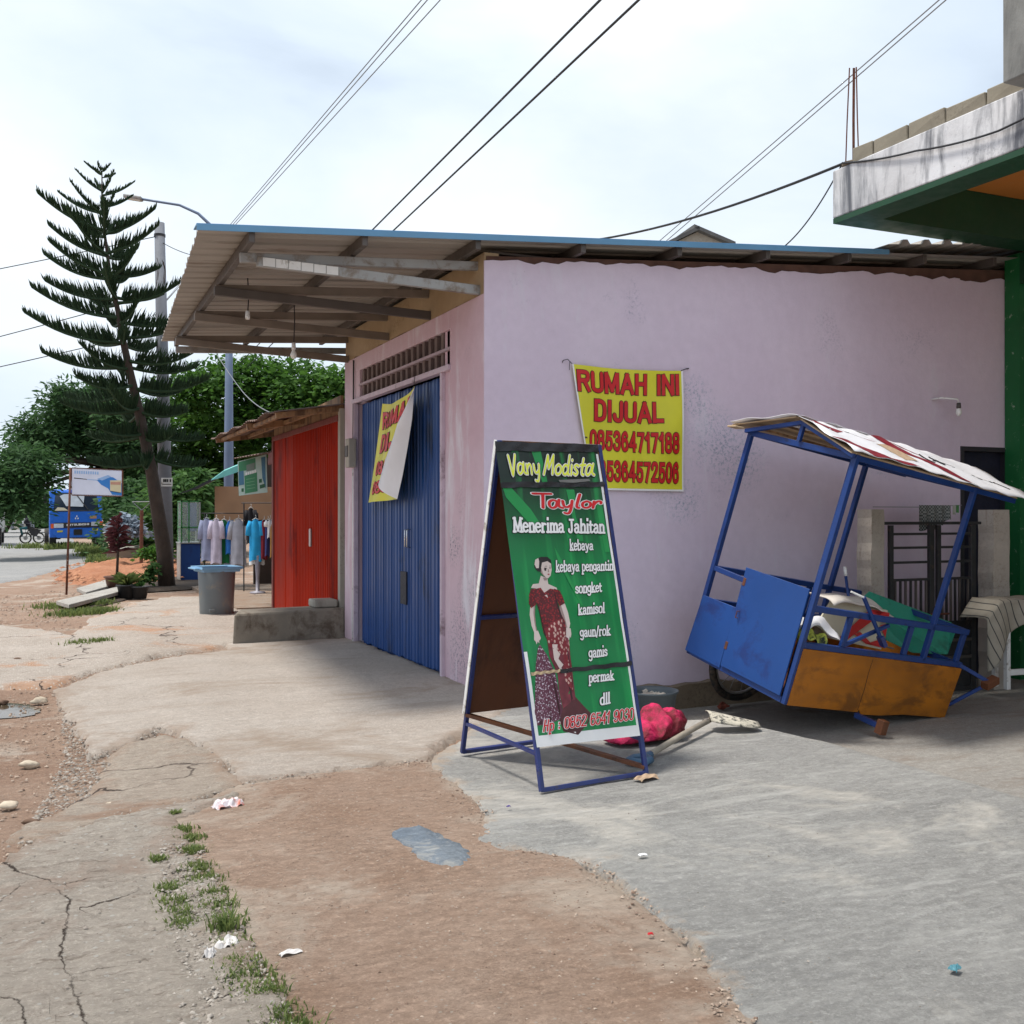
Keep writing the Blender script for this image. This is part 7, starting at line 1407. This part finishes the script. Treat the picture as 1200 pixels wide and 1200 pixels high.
facepoly([(535, 655), (588, 653), (588, 668), (535, 670)], 'fog_lamp', m_yellowlens, .12); facepoly([(865, 632), (918, 630), (918, 652), (865, 654)], 'fog_lamp', m_yellowlens, .12)
facepoly([(480, 300), (497, 300), (497, 560), (480, 560)], 'cab_pillar', m_truckblue, .02)
facepoly([(842, 516), (905, 514), (905, 540), (842, 542)], 'side_badge', m_tan, .02)
for dx, dy in ((0, -12), (-11, 8), (11, 8)): facepoly([(720 + dx, 532 + dy - 11), (720 + dx + 7, 532 + dy), (720 + dx, 532 + dy + 11), (720 + dx - 7, 532 + dy)], 'emblem', m_white, .02)
BR = dict(BLOCK); BR['S'] = (.5, [(.46, .8), (.36, .98), (.12, .98), (.03, .76), (.2, .56), (.4, .44), (.48, .2), (.36, .02), (.12, .02), (0, .2)]); BR['T'] = (.5, ['L', (0, .97), (.5, .97)], ['L', (.25, .97), (.25, 0)]); BR['B'] = (.5, ['L', (0, 0), (0, 1)], [(0, 1), (.3, 1), (.42, .78), (.3, .54), (0, .53)], [(0, .53), (.34, .5), (.5, .27), (.34, 0), (0, 0)])
c1, c2, c3, c4 = [cabface(zz(*p).x, zz(*p).z, .03) for p in ((625, 592), (835, 583), (835, 603), (625, 612))]
put_text('MITSUBISHI', Panel(c1, c2, c3, c4), [(0, 0), (1, 0), (1, 1), (0, 1)], tk, [(m_white, .12, .004)], BR, .25)
def wheel(x, y, r, w, par):
    ww = build(MB().tube([(x - w / 2, y, r), (x + w / 2, y, r)], r, 24), 'wheel', m_rubber, par, bevel=.04); build(MB().tube([(x - w / 2 - .02, y, r), (x - w / 2 + .05, y, r)], r * .5, 16), 'rim', m_whitep, ww); return ww
wheel(xl + .16, YT + .75, .46, .3, tk); wheel(xr - .10, YT + .75, .46, .3, tk); wheel(xl + .05, YT + 3.9, .46, .5, tk); wheel(xr - .05, YT + 3.9, .46, .5, tk)
build(MB().bb((xl + .3, YT + .4, .45), (xl + .5, YT + 6, .7)).bb((xr - .5, YT + .4, .45), (xr - .3, YT + 6, .7)).bb((xl + .5, YT + 1, .5), (xr - .5, YT + 1.2, .68)), 'chassis', m_darkplastic, tk)
build(MB().tube([((xl + xr) / 2, YT + 2.2, 1.6), ((xl + xr) / 2, YT + 6.2, 1.6)], 1.08, 28), 'tank', m_cream, tk, smooth=False, bevel=.1)
build(MB().bb((xl - .02, YT + 1.05, zw0), (xl - .005, YT + 1.75, zt - .2)), 'side_window', m_glass, tk); build(MB().box((xl - .2, YT - .05, zw1 - .35), (.16, .05, .42)), 'mirror', m_darkplastic, tk, bevel=.02); build(MB().tube([(xl, YT + .1, zw1 - .1), (xl - .2, YT - .03, zw1 - .1)], .012, 5), 'mirror_arm', m_darkplastic, tk)
build(MB().box((xr + .14, YT - .05, zw1 - .35), (.16, .05, .42)), 'mirror', m_darkplastic, tk, bevel=.02); build(MB().tube([(xr, YT + .1, zw1 - .1), (xr + .14, YT - .03, zw1 - .1)], .012, 5), 'mirror_arm', m_darkplastic, tk)
facepoly([(700, 300), (712, 300), (830, 455), (822, 458)], 'wiper', m_darkplastic, .045)

# ------------------------------------------------------------------ motorbike with rider, box lorry, street end
YM = 66.0; zm = lambda x, y: onY(x * .125, 540 + y * .125, YM)
x0 = zm(240, 700).x; x1 = zm(365, 700).x; L = x1 - x0; mbk = thing('motorbike', 'dark motorbike riding left across the far street', 'motorbike', ((x0 + x1) / 2, YM, 0))
for x in (x0, x1):
    w_ = build(MB().tube([(x + .29 * math.cos(a * .5236), YM, .31 + .29 * math.sin(a * .5236)) for a in range(13)], .05, 6, False), 'wheel', m_rubber, mbk, smooth=True); build(MB().tube([(x, YM - .05, .31), (x, YM + .05, .31)], .12, 12), 'hub', m_steel, w_)
build(MB().prism([(x0 + .15, YM - .12, .75), (x0 + .3, YM - .12, .45), (x0 + .8, YM - .12, .35), (x1 - .1, YM - .12, .45), (x1 + .15, YM - .12, .78), (x1 - .4, YM - .12, .80), (x0 + .7, YM - .12, .72), (x0 + .35, YM - .12, .98), (x0 + .2, YM - .12, .95)], (0, .24, 0)), 'body', m_darkplastic, mbk, bevel=.04)
build(MB().bb((x1 - .75, YM - .14, .8), (x1 + .1, YM + .14, .86)), 'seat', m_rubber, mbk, bevel=.03); build(MB().tube([(x0, YM, .31), (x0 + .22, YM, 1.0)], .035, 6), 'fork', m_steel, mbk); build(MB().tube([(x0 + .25, YM - .3, 1.05), (x0 + .25, YM + .3, 1.05)], .02, 6), 'handlebar', m_darkplastic, mbk); build(MB().box((x0 + .12, YM, .9), (.1, .16, .16)), 'headlight', m_bulb, mbk, bevel=.03)
sxx = x1 - .5; skin = M('brown_skin', srgb(120, 84, 62), .6)
J = {'pel': (sxx, 0, .95), 'ch': (sxx - .12, 0, 1.28), 'nk': (sxx - .16, 0, 1.47), 'hd': (sxx - .18, 0, 1.66), 'lh': (sxx - .02, -.12, .92), 'lk': (sxx - .45, -.2, .85), 'la': (sxx - .35, -.2, .45), 'lt': (sxx - .52, -.2, .40), 'rh': (sxx - .02, .12, .92), 'rk': (sxx - .45, .2, .85), 'ra': (sxx - .35, .2, .45), 'rt': (sxx - .52, .2, .40),
     'ls': (sxx - .13, -.2, 1.40), 'le': (sxx - .28, -.28, 1.17), 'lw': (x0 + .28, -.28, 1.09), 'rs': (sxx - .13, .2, 1.40), 're': (sxx - .28, .28, 1.17), 'rw': (x0 + .28, .28, 1.09)}
keys = list(J); E_ = [('pel', 'ch'), ('ch', 'nk'), ('nk', 'hd'), ('pel', 'lh'), ('lh', 'lk'), ('lk', 'la'), ('la', 'lt'), ('pel', 'rh'), ('rh', 'rk'), ('rk', 'ra'), ('ra', 'rt'), ('ch', 'ls'), ('ls', 'le'), ('le', 'lw'), ('ch', 'rs'), ('rs', 're'), ('re', 'rw')]
rad = {'pel': .15, 'ch': .16, 'nk': .06, 'hd': .10, 'lh': .09, 'rh': .09, 'lk': .07, 'rk': .07, 'la': .045, 'ra': .045, 'lt': .045, 'rt': .045, 'ls': .07, 'rs': .07, 'le': .05, 're': .05, 'lw': .035, 'rw': .035}
org = Vector((sxx, YM, .95)); me = bpy.data.meshes.new('person'); me.from_pydata([Vector((J[k][0], YM + J[k][1], J[k][2])) - org for k in keys], [(keys.index(a), keys.index(b)) for a, b in E_], []); me.materials.append(m_cloth('riderdark', (0.02, 0.02, 0.028)))
po = bpy.data.objects.new('person', me); COL.objects.link(po); po.location = org; ROOTM[po.name] = Matrix.Translation(org); sk_ = po.modifiers.new('skin', 'SKIN'); po.modifiers.new('sub', 'SUBSURF').levels = 1
for i, k in enumerate(keys): me.skin_vertices[0].data[i].radius = (rad[k], rad[k])
me.skin_vertices[0].data[0].use_root = True; setp(po, 'person in dark clothes leaning forward on the far motorbike', 'person')
build(MB().blob((sxx - .18, YM, 1.68), .14, (1, .9, 1), 2, .02), 'helmet', m_darkplastic, po, smooth=True); build(MB().tube([(sxx - .1, YM - .2, .88), (sxx - .45, YM - .22, .85), (sxx - .36, YM - .21, .48)], [.1, .085, .055], 8), 'trousers', m_cloth('teal', srgb(30, 84, 90)), po, smooth=True)
# white box lorry at the left edge
q = onY(2.6, 640, 62); bt = thing('box_lorry', 'grey white box lorry just entering at the left edge of the street', 'truck', (q.x - 1.1, 64, 0))
zt2 = onY(2.6, 582, 62).z; build(MB().bb((q.x - 2.2, 62, .95), (q.x, 67, zt2)), 'cargo_box', M('box_white', srgb(176, 180, 178), .5, .08, 2), bt, bevel=.03); build(MB().bb((q.x - 2.1, 67.05, .6), (q.x - .1, 68.8, zt2 - .3)), 'cab', m_whitep, bt, bevel=.1); build(MB().bb((q.x - 2.0, 68.8, 1.5), (q.x - .2, 68.84, 2.2)), 'windscreen', m_glass, bt)
build(MB().bb((q.x - 1.9, 62.1, .6), (q.x - .3, 68.5, .93)), 'chassis', m_darkplastic, bt)
for x in (q.x - 2.0, q.x - .2):
    for y in (63.2, 67.8): wheel(x, y, .45, .25, bt)
# far street end
a, b = gnd(-60, 620), gnd(38, 620.5); wl = thing('far_wall', 'low dark wall with pillars at the far end of the street', 'wall', (a + b) / 2)
n = 9
for i in range(n): p0 = a.lerp(b, i / n); p1 = a.lerp(b, (i + .9) / n); build(MB().bar(p0 + V(0, 0, .8), p1 + V(0, 0, .8), .2, 1.6), 'wall_panel', m_greyplaster, wl); build(MB().box(a.lerp(b, (i + .95) / n) + V(0, 0, 1.1), (.5, .5, 2.2)), 'pillar', m_concpole, wl)
for i, (x, w_, h_, d, lb, rc) in enumerate(((12, 12, 3.2, 150, 'far pale house with a low roof at the end of the street', srgb(120, 90, 80)), (44, 9, 3.0, 165, 'smaller far house right of the street end', srgb(90, 96, 100)))):
    p = fr(x, 604 + 1968 / d, d); p.z = 0; ww = w_ * d / FPX * 1.6; fh = thing('far_house', lb, 'house', p)
    build(MB().box(p + V(0, 3, h_ / 2), (ww, 6, h_)), 'wall', m_whitep if i == 0 else m_greyplaster, fh); build(MB().prism([p + V(-ww / 2 - .4, -.5, h_), p + V(ww / 2 + .4, -.5, h_), p + V(0, -.5, h_ + 1.6)], (0, 7, 0)), 'roof', M('far_roof%d' % i, rc, .8), fh)
    build(MB().box(p + V(-ww * .1, -.03, 1.05), (1, .06, 2.1)), 'door', m_ply, fh)
    for k in (-1, 1): build(MB().box(p + V(k * ww * .32, -.03, 1.6), (1.1, .06, 1.1)), 'window', m_glass, fh)
q = fr(30, 610, 90); t_ = thing('far_sign', 'tiny white sign on a post far down the street', 'sign', (q.x, q.y, 0)); build(MB().bb((q.x - .03, q.y, 0), (q.x + .03, q.y + .06, 1.3)), 'post', m_steel, t_); build(MB().bb((q.x - .28, q.y - .03, .9), (q.x + .28, q.y - .005, 1.45)), 'board', m_white, t_)
